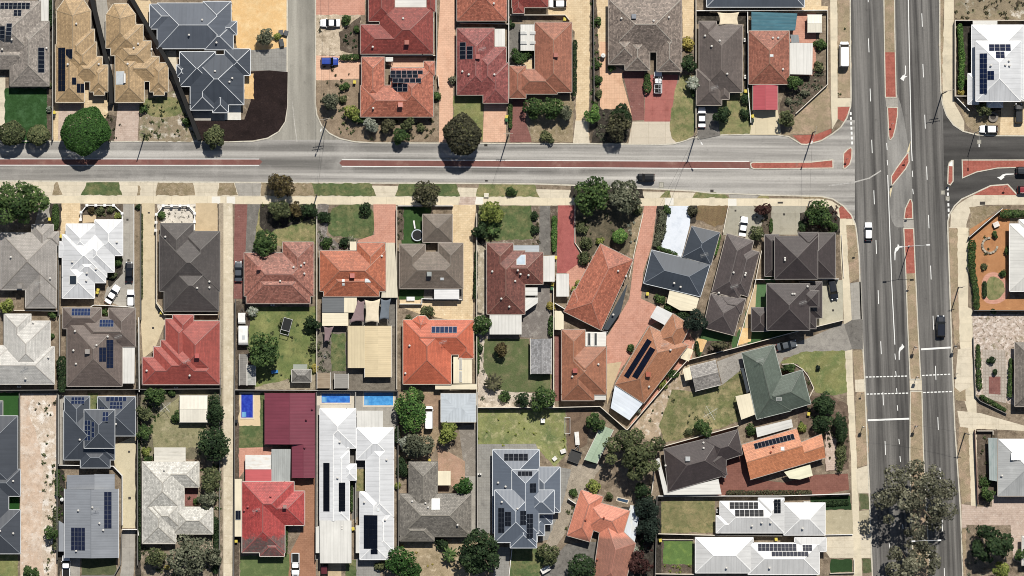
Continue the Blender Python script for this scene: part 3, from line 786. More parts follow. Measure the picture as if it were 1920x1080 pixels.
def pool(label, poly, hexc, hex2, coping='d8cbb4', w=.35):
    p = ccw(pts(poly)); t = Thing('swimming_pool', label, 'pool', sum(a[0] for a in p)/len(p), sum(a[1] for a in p)/len(p), px=False); n = len(p)
    V = [(*a, .05) for a in p]; t.part('water', V, [tuple(range(n))], water(hexc, hex2))
    L, Rr = offset_line(p, w*2, True); V = []; F = []
    for a, b in zip(p, Rr): V += [(*a, .02), (*a, .1), (*b, .1), (*b, .0)]
    for i in range(n):
        j = (i+1) % n
        for k in range(3): F.append((4*i+k, 4*i+k+1, 4*j+k+1, 4*j+k))
    t.part('coping', V, F, plain(coping, .8)); a, b_ = Vector(p[0]), Vector(p[1]); c_ = Vector(p[3] if n == 4 else p[-1]); e1, e2 = (b_-a).normalized(), (c_-a).normalized(); o = a + e1*.15 + e2*.15
    for k in range(2 if w > .3 else 0): m = MB().prism([tuple(o), tuple(o + e1*(1.0-.4*k)), tuple(o + e1*(1.0-.4*k) + e2*1.2), tuple(o + e2*1.2)], .02, .055 + .006*k); t.part('step', m.V, m.F, plain('6fb0dc' if k else '58a0d4', .2))
    return t
# ================================================================== THE SETTING
CONC = ground('d9cdb4', [('c4b8a0', .5, .5, .7)], var=.08, fine=.08, joints=(3.0, 1.6, 0, .03))
PATHM = ground('e0d2b4', [('cfc3a8', .25, .5, .65)], var=.07, fine=.07, joints=(4.2, 30, 0, .04))
PATHV = ground('dccfb2', [('c9bea4', .25, .5, .65)], var=.07, fine=.07, joints=(30, 4.2, 0, .04))
WHITEC = ground('e6e2d6', var=.04, fine=.05)
GREYC = ground('a9a49a', [('918c84', .4, .5, .7)], var=.1, fine=.1, joints=(3.2, 3.2, 0, .03))
DARKC = ground('77736d', [('8c8880', .5, .5, .7), ('5f5b57', 1.2, .52, .7)], var=.15, fine=.16)
KERB = ground('cfc8b6', [('b4ac9a', 1.0, .5, .7)], var=.1, fine=.1)
LAWN = ground('56683c', [('7a7a4e', .35, .43, .64), ('43562f', 1.1, .5, .7), ('8f845c', .7, .58, .74)], var=.18, fine=.28)
VERGE = ground('5a6442', [('6e6c4c', .8, .45, .66), ('48522f', 1.2, .5, .7)], var=.16, fine=.25)
LANEM = ground('d6c9ae', [('c3b598', .4, .5, .7), ('e0d6c0', .9, .54, .7)], var=.08, fine=.1, joints=(20, 3.4, 0, .03))
DRIVG = ground('b5aa8c', [('a59b7e', .5, .5, .7), ('c2b89c', .9, .55, .72)], var=.08, fine=.1)
LAWND = ground('345226', [('44622f', .6, .5, .7)], var=.14, fine=.22)
LAWNF = ground('757a4a', [('9c9062', .3, .4, .62), ('566a38', .8, .5, .72), ('a89a70', 1.2, .6, .75)], var=.2, fine=.28)
LAWNG = ground('84854e', [('5f743e', .35, .45, .65), ('a8a06c', .7, .52, .72)], var=.18, fine=.26)
DRY = ground('98876a', [('7c7050', .5, .48, .66), ('b4a488', 1.1, .52, .72), ('5f5844', 1.8, .62, .75)], var=.2, fine=.32)
DRYT = ground('9a8a6c', [('b49a80', .3, .45, .65), ('6f674c', 2.2, .6, .72)], var=.16, fine=.36)
DIRT = ground('8d7d69', [('6e604f', .4, .45, .65), ('a89880', 1.0, .52, .7), ('57513c', .8, .6, .74)], var=.22, fine=.32)
BED = ground('5f5347', [('7e7263', .7, .5, .68), ('46402f', 1.2, .52, .7), ('8f8372', 2.2, .58, .72)], var=.25, fine=.36)
DARKBED_SHADE = ground('3f3a34', [('5a544a', .9, .5, .68), ('2d2c24', 1.5, .5, .7)], var=.25, fine=.35)  # dark soil of beds; also painted shade for side yards and a verge
SAND = ground('e2b877', [('eccb92', .4, .45, .65), ('cfa264', .9, .55, .72)], var=.1, fine=.12)
PALES = ground('cdb69b', [('e2d6c6', .35, .48, .64), ('b39a80', .8, .5, .7), ('77694f', 1.1, .62, .72), ('5e563e', 2.0, .64, .72)], var=.14, fine=.2)
GRAVEL = ground('b9aa9c', [('dccdc0', 1.3, .46, .6), ('7f7468', 1.5, .55, .66)], var=.15, fine=.34)
STONE = ground('bcaa9a', [('dccfc3', 1.1, .48, .58), ('7a6a56', 1.3, .54, .62), ('8f8468', .4, .56, .68)], var=.12, fine=.35)
MULCH = ground('2d2322', [('3a2d2a', .8, .5, .7), ('4a3c36', 2.2, .6, .72), ('1f1817', .4, .5, .7)], var=.2, fine=.45)
TERRA = ground('e3b596', [('d3a182', .5, .5, .7), ('e6bb9c', 1.0, .55, .72)], var=.09, fine=.1, joints=(.9, .45, .5, .03))
TERRB = ground('d19881', [('c2866e', .5, .5, .7), ('d9a08c', 1.2, .55, .72)], var=.1, fine=.13, joints=(.9, .45, .5, .03))
PEACH = ground('e3b692', [('d4a480', .4, .5, .7)], var=.07, fine=.08, joints=(.6, .6, 0, .03))
REDC = ground('b06a61', [('a05c54', .4, .5, .7), ('b86a60', .9, .55, .72)], var=.08, fine=.08, joints=(3.0, 2.6, 0, .02))
REDP = ground('ad5148', [('96423b', .6, .5, .7), ('be655a', 1.2, .55, .72)], var=.1, fine=.12, joints=(.8, .4, .5, .03))
REDI = ground('b26353', [('9c5446', .8, .48, .7), ('c07c6a', 1.0, .55, .72), ('8a7468', .35, .6, .76)], var=.12, fine=.14, joints=(.7, .35, .5, .03))
MAROP = ground('8f6058', [('7c514c', .7, .5, .7), ('a88a80', 1.4, .6, .7)], var=.12, fine=.16, joints=(.8, .4, .5, .03))
REDPAINT = ground('84574f', [('765049', .5, .48, .68), ('9a7468', .25, .52, .72)], var=.1, fine=.08)
CREAMP = ground('dfc69c', [('ceb389', .5, .5, .7), ('e6d4b2', .9, .55, .72)], var=.08, fine=.1, joints=(1.0, .5, .5, .03))
PINKP = ground('c8b2a2', [('b39c8c', .5, .5, .7), ('d6c6b8', 1.1, .54, .7)], var=.1, fine=.12, joints=(.9, .45, .5, .03))
BEIGE = ground('c9b28c', [('b8a27e', .4, .5, .7)], var=.08, fine=.08)
GREYP = ground('97958f', [('84827e', .5, .5, .7)], var=.08, fine=.12, joints=(.6, .6, 0, .03))
MAIN = asphalt('4d4b49', '84817c', -0.039, (.85, .014), .2)
STREET = asphalt('827f7a', 'b6b2ab', 0.006, (.014, .6), .7)
SIDE = asphalt('8f8b80', 'a6a296', 0.0, (.5, .03), .6)
TURN = asphalt('7c7a76', 'a19e98', -0.039, (.5, .05), .7)
EAST = asphalt('484644', '5b5956', 0.0, (.05, .5), .4)
PAINT = ground('eeeeea', [('c9c7c2', 2.0, .6, .75)], var=.05, fine=.06)

# roads: one sheet to the horizon, lighter streets laid over it
G('ground', [(-6000, -6000), (6000, -6000), (6000, 6000), (-6000, 6000)], ground('8a7f6c', [('6f6a50', .02, .45, .6)]), base=RB - .02)
G('main_road', '1575 -300 1785 -300 1830 1400 1585 1400', MAIN, base=RB)
G('road', '-300 225 1603 225 1603 410 -300 410', STREET, base=RB)
G('road', '530 -300 600 -300 598 180 610 225 640 262 480 262 532 225', SIDE, base=RB)
G('road', '1768 175 2200 175 2200 420 1774 440 1770 360', EAST, base=RB)
G('road', '1662 170 1686 170 1708 300 1712 400 1694 430 1668 420 1664 300', TURN, base=RB, curve=2)
block('land', '-300 -300 540 -300 539.5 200 536 228 524 247 503 260 475 266 430 267 270 266.5 100 266 -300 265', DIRT, KERB)
block('land', '591 -300 590 195 593 216 602 236 617 251 637 261 665 267 700 269 900 270 1150 271 1240 272 1262 271 1280 266 1300 259 1345 254.5 1400 253 1455 253.5 1478 257 1490 264 1502 271.5 1513 272 1540 265 1560 253 1577 240 1589 222 1596 200 1597 185 1596 100 1594 -300', DIRT, KERB)
block('land', '1760 -300 1761 100 1763 170 1766 195 1774 217 1787 235 1805 247 1832 254 1870 255.5 2200 257 2200 -300', DIRT, KERB)
block('land', '1776 430 1776 415 1780 400 1789 385 1803 372 1825 362 1857 347 1890 344.5 1908 364 2200 366 2200 1400 1810 1400 1804 1080 1800 960 1789 800 1783 640 1779 520', DIRT, KERB)
block('land', '-300 338 0 338 260 339.5 480 341 700 342 860 342.5 1000 343.5 1072 346 1140 350 1228 353 1300 357 1335 361 1420 364 1500 366 1540 367 1562 372 1582 385 1597 402 1605 420 1608 440 1612 480 1616 600 1622 700 1630 900 1637 1080 1644 1400 -300 1400', DIRT, KERB)
# traffic islands and the medians of the main road
block('median', '1653 -300 1677 -300 1678.5 50 1681.5 182 1682.5 183.5 1660 183.5 1659 182 1657 60', DRYT, KERB, .25)
G('red_paving', '1659 98 1679.5 98 1681.5 182 1660.5 182', REDI)
block('island', '1663 200.5 1684 200.5 1684 215 1680 240 1675.5 257 1670 263.5 1666.5 261 1665.5 255', REDI, KERB, .25)
G('concrete_crossing', '1660 184 1683 184 1684 200 1662 200', GREYC, base=RB)
block('island', '1705 284.5 1705.5 304 1699 317 1686 333 1673 349 1671 348.5 1670.5 330 1680 315 1701 286', REDI, KERB, .25)
G('painted_chevron', '1707.5 264 1705 284 1700 286', ground('d9c9a0', var=.08), base=RB)
G('painted_chevron', '1671 349 1674 349 1669 371 1668 360', ground('d9c9a0', var=.08), base=RB)
block('island', '1705 373 1709 373 1711.5 380 1712.5 411 1694 411 1696.5 391', REDI, KERB, .25)
G('concrete_crossing', '1694 412 1713 412 1714 427 1694.5 427', GREYC, base=RB)
block('median', '1693.5 427.5 1714 427.5 1717.5 513 1721.5 600 1727 704 1728 712 1705.5 712 1705 704 1700.5 600 1697.5 513', DRYT, KERB, .25)
G('red_paving', '1695 429 1713 429 1716.5 512 1699 513', REDI)
G('concrete_crossing', '1705.5 713 1728.5 713 1729 732 1706 732', CONC, base=RB + .01)
block('median', '1706 733 1729.5 733 1732.5 850 1738 960 1745 1080 1752 1400 1722 1400 1712 1080 1707 960 1705 850', DRYT, KERB, .25)
block('island', '1406 306.5 1411 303.5 1520 303 1562.5 298.5 1563 316 1415 317.5 1408 315', REDI, KERB, .25)
block('island', '1581 287 1589 279 1595.5 275.5 1598.5 279 1598 296 1594 309 1585.5 316.5 1580 316', REDI, KERB, .25)
block('island', '1803 299 2200 299 2200 314.5 1920 314.5 1870 316 1831 323.5 1804 335', REDI, KERB, .25)
block('island', '1777 312 1779 304.5 1784 300 1788 300 1788 340 1782 348 1776 345', REDI, KERB, .25)
G('painted_nose', '1777.5 311 1779.5 305 1784 301 1787.5 301 1787.5 312', PAINT)
# red painted median of the side road with its white edge lines
for a in ('-300 298 486 298.5 492 303 486 309.5 -300 309', '641 300 1407 303 1407 316 641 311 636 305.5'): G('painted_median', a, REDPAINT, base=RB)
for a in ('-300 297 486 297.5 486 298.8 -300 298.4', '-300 308.8 486 309.2 486 310.6 -300 310.2', '641 298.8 1405 301.8 1405 303.3 641 300.2', '641 311 1405 315.6 1405 317 641 312.4'): G('road_line', a, PAINT, base=RB)
def line(p, w=.16, m=None):
    q = pts(p); L, Rr = offset_line(q, w, False)
    G('road_line', L + Rr[::-1], m or PAINT, base=RB)
for x, a, b in ((1629, 72, 98), (1632, 166, 190), (1635, 262, 287), (1639, 357, 383), (1643, 450, 476), (1647, 544, 570), (1652, 640, 664), (1656, 735, 760), (1660, 827, 853), (1668, 1018, 1044),
                (1627.5, -15, 4), (1729, 25, 50), (1731, 120, 145), (1734.5, 215, 241), (1738, 312, 337), (1741.5, 403, 428), (1745.5, 498, 524), (1750, 592, 618), (1754.5, 686, 712), (1759, 782, 806), (1763, 877, 903), (1767, 971, 996), (1771, 1065, 1090),
                (1678.5, 663, 674), (1680, 696, 706), (1681.5, 728, 737), (1683, 760, 770), (1686, 823, 833), (1688, 855, 866), (1693, 983, 992), (1663, 268, 281), (1664, 300, 310), (1711, 320, 332), (1712, 354, 364)):
    line(f'{x-.5} {a} {x+.5} {b}', .17)
line('1702 -60 1705.5 120 1709 275 1710.5 302', .2); line('1664.5 328 1668 420 1672 530 1678 646', .2)
for k in range(7): line(f'{1595+k*.45} {210+k*9.2} {1595.2+k*.45} {215.5+k*9.2}', .42)
for k in range(6): line(f'{1777+k*.4} {351+k*10} {1777.3+k*.4} {357+k*10}', .42)
line('1727 655 1782.5 651.5', .42); line('1627 788 1705 785', .42)
for (x0, y0, x1, y1, n) in ((1623, 707, 1703, 705, 12), (1729, 704, 1784, 701.5, 8), (1625, 739, 1705, 737, 12), (1731, 736, 1787, 734, 8)):
    for k in range(n):
        f, g = k/n, (k+.68)/n; line(f'{x0+(x1-x0)*f} {y0+(y1-y0)*f} {x0+(x1-x0)*g} {y0+(y1-y0)*g}', .26)
def arrow(p): G('road_arrow', p, PAINT, base=RB)
arrow('1697.2 123 1698.8 123 1699 137 1697 142 1701.5 143.5 1696.5 145.5 1694.5 152 1688 147.5 1693.5 140 1695 142 1697.3 137')
arrow('1677.3 488 1678.8 488 1679.3 475 1682 469.5 1683 470.5 1687.8 463 1683.5 457 1682.6 462.5 1678.5 465.5 1677 474')
arrow('1685.3 675 1686.8 675 1687.3 661 1689.5 655.5 1690.5 656.8 1696 650.5 1691.3 644 1690.4 649 1686.5 652 1685 660')
arrow('1901 325.3 1901 327 1886 328.2 1882 331.5 1883.5 332.4 1877 337.5 1869.5 332.2 1875 331.3 1880 327 1886 325.5')
line('1554 348 1600 342 1630 334 1652 320', .3, ground('b4b1ab')); line('548 190 552 230 557 266', .2, ground('b4b0a6'))
# footpaths
G('footpath', '-300 367 0 367 700 368.5 760 369 1140 371.5 1420 372 1540 372.5 1560 377 1576 388 1586 405 1588 422 1574 422 1570 405 1560 392 1545 387 1420 386 1140 386 760 384 0 381 -300 381', PATHM)
G('footpath', '1574 421 1588 421 1590 480 1594 540 1597 600 1599 700 1604 800 1608 900 1617 1080 1624 1400 1603 1400 1600 1080 1597 930 1596 860 1591 800 1586 700 1582 600 1580.5 540 1576 480', PATHV)
G('footpath', '1554.5 -300 1570 -300 1570.5 185 1570.5 224 1560 243 1558 190', PATHV)
G('footpath', '1775 -300 1789 -300 1788 180 1790 195 1800 212 1808 228 1808 247 1790 236 1776 217 1768 195 1766 100 1770 45', PATHV)
G('concrete_verge', '1569.5 184 1596 184 1595 200 1570.5 200', PATHV)
G('red_paving', '1570.5 200.5 1594.5 200.5 1593 207 1582 228 1570.5 223', REDI); G('red_paving', '1486 254 1530 252 1559 241 1559 249 1541 261.5 1513 270 1503 269.5', REDI)
G('red_paving', '1573 390 1578 386.5 1586 391 1594 401 1598.5 409.5 1575 410', REDI)
G('concrete_verge', '1575 411 1600 411 1605 422 1575 422', PATHM)
G('footpath', '1782 425 1783 400 1795 384 1815 371 1826 366 1910 366 2200 367 2200 383 1850 384 1830 387 1818 400 1812 420 1812 428 1779 427', CONC)
G('red_paving', '1826 365.5 1857 348.5 1890 346 1907 365.5', REDI)
G('footpath', '1795 427 1816 427 1816 480 1815 576 1823 580 1824 636 1820 690 1828 715 1831 760 1834 1400 1826 1400 1822 1000 1818 870 1814 770 1805 740 1806 690 1799 640 1797 560 1795 480', PATHV)
for a in ('1570.5 0 1594 0 1596 90 1596 182 1571 182', '1587 422 1605 422 1611 480 1613 520 1594 530 1590 480', '1779 428 1795 428 1797 560 1799 640 1790 650 1783 560', '1600 657 1616 657 1620 664 1622 712 1602 714', '1605 735 1622 734 1628 800 1629 870 1607 877 1604 800',
          '1789 727 1811 727 1811 753 1792 750', '1799 800 1816 802 1820 940 1805 945 1795 860', '1762 0 1769 0 1768 100 1766 175 1761 90'): G('dry_verge', a, DRYT)
G('lawn', '1612 926 1625 926 1629 931 1630 955 1613 955', VERGE, curve=0); G('lawn', '1616 1047 1631 1047 1635 1052 1636 1073 1617 1074', VERGE)
G('crossover', '1594 531 1615 528 1618 600 1597 600', GREYC); G('crossover', '1597 600 1617 598 1618 655 1583 655 1500 662 1498 640 1580 610', DARKC)
G('crossover', '1603 712 1622 711 1623 734 1604 735', CONC); G('crossover', '1604 880 1629 872 1632 925 1608 925', CONC); G('crossover', '1610 958 1632 956 1634 1001 1613 1001', DRIVG); G('crossover', '1613 1002 1634 1002 1635 1046 1615 1046', CONC)
G('crossover', '1796 655 1820 650 1830 720 1815 727 1800 735 1790 726', CONC)
G('crossover', '1795 770 1840 775 1920 798 2000 800 2000 812 1880 806 1830 804 1800 800', CONC)
G('driveway', '1803 945 1835 950 2000 950 2000 985 1840 985 1803 990', PINKP); G('dry_verge', '1803 992 1825 985 1822 1080 1807 1080', DRYT)
# verge of the south side
G('concrete_verge', '-300 338.5 400 341 400 368 -300 367', CONC)
G('dry_verge', '104 341 108 341 117 366 97 366', DRY); G('lawn', '163 341.5 222 341.5 228.5 366 152 366', LAWN); G('dry_verge', '259 348 262 348 264 366.5 256 366.5', DRY); G('dry_verge', '295 343 362 343 366 366.5 291 366.5', DRY)
G('concrete_verge', '400 341.5 1340 362 1340 372 400 368.5', CONC)
G('dry_verge', '411 342.5 437 342.5 446 366 408 367', DRY); G('old_asphalt', '440 343.5 490 343.5 488 367 447 367', GREYC); G('dry_verge', '490 343 600 343.5 600 367.5 488 367', DRY)
G('lawn', '585 343.5 697 344 705 367.5 590 367.5', LAWN); G('lawn', '748 344 855 344.5 863 368 741 368', LAWN); G('lawn', '898 345 1003 346 1011 369.5 892 368.5', LAWNF)
G('dirt_verge', '1072 348 1140 351 1203 353 1207 371 1067 371', DARKBED_SHADE); G('dry_verge', '1248 357 1256 357 1258 371 1237 371', LAWNF); G('dry_verge', '1306 359 1358 362.5 1366 371 1297 371', LAWNF); G('dry_verge', '1426 366 1440 366 1443 372 1419 372', LAWNF)  # dirt verge coloured dark to carry the shadow of the street trees
G('concrete_verge', '1366 364 1425 366 1418 372 1368 371.5', GREYC); G('dry_verge', '1500 368 1548 369.5 1556 373 1500 372.5', DRY)
G('dry_verge', '1818 388 1880 386 1815 436 1820 405', DRY); 
for x, y in ((898, 376), (405, 375), (433, 375), (1255, 378), (1373, 379)): G('path_slab', R4(x-8, y-6.5, x+8, y+7), WHITEC)
# ================================================================== HOUSES
TERM = plain('b98f72', .9, var=.12); CREAMW = plain('d8c9ae', .9); WHITEW = plain('e8e6e0', .9); REDB = plain('9a6250', .9, var=.15); GREYW = plain('b4b2ae', .9)
WHITE_R = metal('e8eaec', 1.2, .12, .08, k=.68); WHITE_P = metal('e8e6de', .8, .12, .08, k=.72); CREAM_P = metal('efe3c2', .8, .06, .04); CREAM_D = metal('e2cda0', .5, .14, .04)
GREYM = metal('8d9299', .6, .14); SLATE = metal('6c737d', 1.15, .10, .05); LGREY = metal('c2cbd2', .7, .1, .05, stain='a9b0b6'); DKSAIL = metal('3c444b', .7, .1)
def house(label, wings, m, **k): return House('house', label, wings, m, **k)
# ---- north side, west of the side street
h = house('house under lichen-grey tiles with scattered solar panels in the top corner', ['-40 2 76 115', '19 40 92 161', '-40 80 60 129'], tile('9c9288', .3, 'b9b09f', .5, '6f6861'), cap=tile('b4aca0', .1), gutter='8a857c', wallm=GREYW)
h.solar('0 5 56 17.5', 7, 2); h.solar('26 19 41 31', 2, 2); h.solar('2 50 12.5 74', 1, 3); h.solar('14 45 25 69', 1, 3); h.solar('71 89 83 136', 1, 6); h.vent('5 93 24 75 87 90'); h.patio('72 -20 91 -20 91 40 76 40', WHITE_P)
TAN = tile('b59669', .2, 'c4a87a', .3); TANC = tile('c6aa80', .1)
h = house('tan tiled house with a long black column of solar panels', ['104 84 158 192', '106 20 121 -1 156 -1 170 20 170 140 106 140', '112 55 177 128', '132 79 181 140', '135 106 192 153', '169 122 202 172', '176 158 196 178'], TAN, cap=TANC, gutter='d9ceb8', wallm=TERM)
h.solar('109 89 123 171', 2, 8, '0e1320', '1d2430'); h.solar('124 92 137 111', 2, 1, '0e1320', '3d4450'); h.solar('135 145 143 159', 1, 1, '0e1320', '3d4450'); h.solar('143.5 156 157 174', 2, 1, '0e1320', '3d4450'); h.vent('144 45 128 121 185 120')
h = house('tan tiled house with a solar water heater on its roof', ['199 27 213 7 239 7 254 27 254 90 199 90', '208 46 268 104', '216 100 270 192', '217 77 283 130', '230 106 298 152', '281 118 315 172', '288 158 308 178'], TAN, cap=TANC, gutter='d9ceb8', wallm=TERM)
h.skylight('225 146 17 25', 'cfd6da'); h.vent('259 82 251 90 240 120 284 92'); X, Y, Z = h.on(234, 147); b = MB().tube((X, Y-1.1, Z+.35), (X, Y+1.1, Z+.35), .28, n=12); h.part('water_tank', b.V, b.F, plain('e8e6e0', .4))
SLB = metal('646b76', 1.6, .06, .05); SLC = plain('d4d8db', .5)
h = house('slate blue metal house beside the yellow sand lot', ['295 6 433 91', '281 8 360 54', '381 3 433 70', '384 45 437 93', '412 40 444 65'], SLB, cap=SLC, gutter='e2e6e8', wallm=WHITEW, capw=.2); h.vent('380 38 355 66 406 80')
h = house('slate blue metal house above the dark mulched corner', ['337 97 404 162', '357 103 457 196', '421 92 469 141', '357 150 404 206', '399 170 428 211', '331 122 350 145'], metal('4c535d', 1.6, .12, .05), cap=SLC, gutter='e2e6e8', wallm=WHITEW, capw=.2); h.vent('404 134 431 154 436 147'); h.part('porch_slab', *(lambda m: (m.V, m.F))(MB().prism(pts('421 196 452 196 452 225 421 225'), .03, .2)), plain('dcd8cc'))
# ---- north side, between side street and main road
RT1 = tile('964238', .25, 'ac6a5c', .4, '78322a'); RT1C = tile('b06a60', .1)
h = house('dark red tiled house at the top behind the parked white sedan', ['676 46 792 101', '712 14 812 101', '691 -25 740 40', '800 -40 816 22'], RT1, cap=RT1C, wallm=REDB); h.cooler('763 80'); h.vent('756 35 699 88'); h.patio('735 -12 805 -12 801 13 735 14', WHITE_P)
TM = tile('bc6c50', .3, 'd89474', .5, '864434')
h = house('terracotta house around a small courtyard with landscape solar panels', ['678 107 721 190', '676 160 812 219', '733 127 812 219', '795 115 815 142'], TM, cap=tile('cf8a72', .1), wallm=REDB); h.solar('732 132 793 139.5', 6, 1); h.solar('732 139.5 784 146.5', 5, 1); h.solar('736 147 790 156', 5, 1); h.solar('736 157 765 172', 3, 2); h.cooler('751 197', 'd08a7c'); h.vent('700 203'); h.patio('723 107 737 107 737 115 723 115', WHITE_P)
RT2 = tile('99504a', .35, 'b47a70', .55, '7a3a38')
h = house('dark red speckled house with two columns of solar panels', ['857 53 927 178', '880 88 949 178', '906 118 953 193', '857 120 900 178'], RT2, cap=tile('b4706a', .15), wallm=REDB); h.solar('862 79 874 111', 1, 4); h.solar('875 87 887 111', 1, 3); h.cooler('896 107', 'b0645c'); h.vent('867 134 879 140 927 140'); h.antenna('904 93'); h.patio('928 54 947 54 947 92 928 87', WHITE_P)
h = house('brown orange L-shaped house beside the long beige driveway', ['1003 42 1072 173', '970 130 1045 176', '955 123 986 184'], tile('a9694e', .18, 'b97c60', .4, '8e5540'), cap=tile('b98468', .12), wallm=TERM); h.cooler('1042 104', 'b06a5a'); h.patio('976 46 1004 46 1004 95 976 95', WHITE_P); h.skylight('982 61 12 6 999 61 10 6 982 79 12 6 999 79 10 6', 'c9c9c4')
h = house('terracotta house cut by the top edge above the courtyard wall', ['857 -40 950 39', '857 -20 895 15'], TM, cap=tile('cf8a72', .1), wallm=REDB); h.vent('926 7')
h = house('dark red house at the top edge beside the white hatchback', ['960 -40 1028 14', '961 -10 983 25'], RT1, cap=RT1C, wallm=REDB)
h = house('big brown grey tiled house with a dark entry notch', ['1141 -2 1278 97', '1141 60 1200 121', '1172 70 1218 131', '1232 60 1278 134'], tile('8b7c70', .42, 'b5a696', .6, '5c5049'), cap=tile('c2b8aa', .15), wallm=CREAMW); h.cooler('1188 32', '8a8f98'); h.vent('1225 40 1254 33 1165 35')
h = house('long grey brown tiled house with broken ridge caps', ['1311 47 1392 173', '1311 40 1343 90', '1306 130 1353 197', '1349 158 1367 186'], tile('695e58', .14, '8a7f78', .35), cap=tile('83766e', .12), wallm=CREAMW); h.vent('1322 67 1334 87 1349 77 1363 139'); h.antenna('1339 165')
h = house('slate roofed house cut by the top edge above the shade sail', ['1325 -50 1508 13'], metal('5f6772', .8, .05), gutter='d8dcde', cap=SLC, capw=.2)
h = house('orange brown tiled house behind the red gabled carport', ['1404 58 1480 158', '1440 112 1475 156'], tile('a3634c', .3, 'c08468', .5, '8a4c38'), cap=tile('b98468', .12), wallm=REDB); h.skylight('1446 105 7 5'); h.vent('1449 71 1459 71 1468 130'); h.patio('1409 22 1495 25 1491 57 1409 57', metal('2f6f80', .8, .22, .15, '4c8a98'), 2.7); h.patio('1482 65 1497 65 1499 80 1484 80', metal('8f9698', .8, .1), 2.4)
canopy('carport', 'white carport roof beside the orange brown tiled house', 'carport', '1476 80 1524 81 1523 140 1476 139', WHITE_P)
House('carport', 'red gabled carport over the pale driveway', ['1412 159 1458 206 gNS'], metal('c0525a', .7, .06), 2.4, 12, plain('d8d0c4'), cat='carport', wins=False, over=.2)
shed('cream flat shed beside the teal patio roof', ['1514 28 1541 60 gEW'], metal('e9e3d0', .6, .1), pitch=6)
# ---- east of the main road
h = house('white two storey house east of the main road with dark solar panels', ['1822 47 1919 186', '1830 77 1914 190 z5.2', '1851 176 1880 201 z3.2', '1815 138 1835 195 z2.6'], WHITE_R, pitch=20, cap=plain('f6f6f4', .5), gutter='f0f0f0', wallm=WHITEW)
h.solar('1852 84 1893 97', 4, 2, '0f1a36', '5a6270'); h.solar('1864 98 1881 111', 2, 2, '0f1a36', '5a6270'); h.solar('1835 101 1848.5 177', 2, 8, '0f1a36', '5a6270'); h.solar('1849 134 1861 151', 2, 2, '0f1a36', '5a6270'); h.vent('1855 124 1882 123 1889 115 1890 124'); h.patio('1824 39 1870 39 1870 47 1824 47', WHITE_P)
h.patio('1916 142 1960 142 1960 190 1916 190', WHITE_P)
h = house('white roofed house beside the orange brick courtyard', ['1893 420 1990 546', '1911 412 1990 440'], WHITE_P, pitch=14, gutter='f0f0f0', wallm=WHITEW)
h = house('brown slate house at the edge beside the stone chip yard', ['1903 642 1990 762'], tile('7f766c', .25, '9a9086', .4), wallm=CREAMW)
h = house('weathered silver metal house at the edge with a verandah', ['1871 823 1990 930', '1871 880 1916 930'], metal('b4b6b5', .5, .14, .08, 'cdcfce'), pitch=18, wallm=GREYW); h.skylight('1909 856 28 13', '9aa6ac'); h.vent('1879 892'); h.patio('1853 821 1871 821 1872 903 1855 900', metal('a3aeac', .5, .22, .12, '6f8f8c'), 2.4)
h = house('white roofed house at the corner edge behind the dark green tree', ['1916 1005 1990 1060'], WHITE_P, wallm=WHITEW)
# ---- south side, west of the lane
LB = tile('a09a93', .08, 'aea8a1', .4)
h = house('light taupe tiled house beside the big spreading tree', ['2 437 106 543', '48 480 105 577', '60 421 100 480', '78 435 110 459'], LB, cap=tile('b1a89d', .08), gutter='c9c3ba', wallm=CREAMW); h.vent('21 482 94 522'); h.antenna('75 530'); h.cooler('37 537', '8f8a84')
h = house('white metal house stepping back from the street', ['117 440 200 520', '124 420 178 480', '178 412 230 479', '150 440 214 510', '130 470 198 530', '117 490 177 559', '111 453 140 482 p8'], WHITE_R, pitch=20, cap=plain('f6f6f4', .5), gutter='f2f2f2', wallm=WHITEW); h.skylight('137 525 14 17', '303a44'); h.vent('136 491 219 454 163 512 162 526 180 504')
h = house('dark grey tiled house behind the white baluster garden wall', ['301 419 362 520', '343 434 412 540', '299 440 412 546', '308 488 410 583'], tile('524c49', .14, '6f6a66', .4), cap=tile('77716c', .1), gutter='8a8680', wallm=CREAMW); h.vent('310 444 393 528 393 539 371 540')
LB2 = tile('c8c5be', .08, 'd4d1ca', .4)
h = house('pale grey tiled house above the bare sand strip', ['8 589 58 690', '8 602 94 706', '-40 650 102 720', '60 652 102 720', '-40 648 20 690'], LB2, cap=tile('d8d2c8', .06), gutter='ddd8ce', wallm=CREAMW); h.vent('62 605 91 670 48 710'); h.antenna('49 683')
h = house('brown tiled house with four solar arrays and a white side patio', ['118 577 190 616', '204 578 254 650', '126 603 229 724', '150 595 254 650'], tile('71635b', .12, '8d7e75', .35), cap=tile('94867c', .1), gutter='aaa197', wallm=CREAMW)
h.solar('134 578.5 169 592', 6, 2, '1b2c50', 'a4acb4'); h.solar('186.5 599.5 213 613', 5, 2, '1b2c50', 'a4acb4'); h.solar('200 637 212.5 690', 2, 8, '141d33', '39414f'); h.solar('187 651 199.5 678', 2, 4, '141d33', '39414f'); h.cooler('166 659', '9a948e'); h.vent('141 621 138 657 143 682 203 631 183 647'); h.antenna('223 631'); h.patio('228 638 253 638 252 719 228 719', WHITE_P)
h = house('bright red tiled house at the end of the beige driveway', ['310 598 363 690', '323 602 412 710', '267 670 412 721', '288 650 380 721', '302 638 390 721', '324 590 363 640'], tile('a84a3e', .14, 'b55c50', .4), cap=tile('c06e66', .1), gutter='c9bdb4', wallm=TERM); h.cooler('371 667', 'c05a54'); h.vent('275 695 356 704'); h.antenna('352 677')
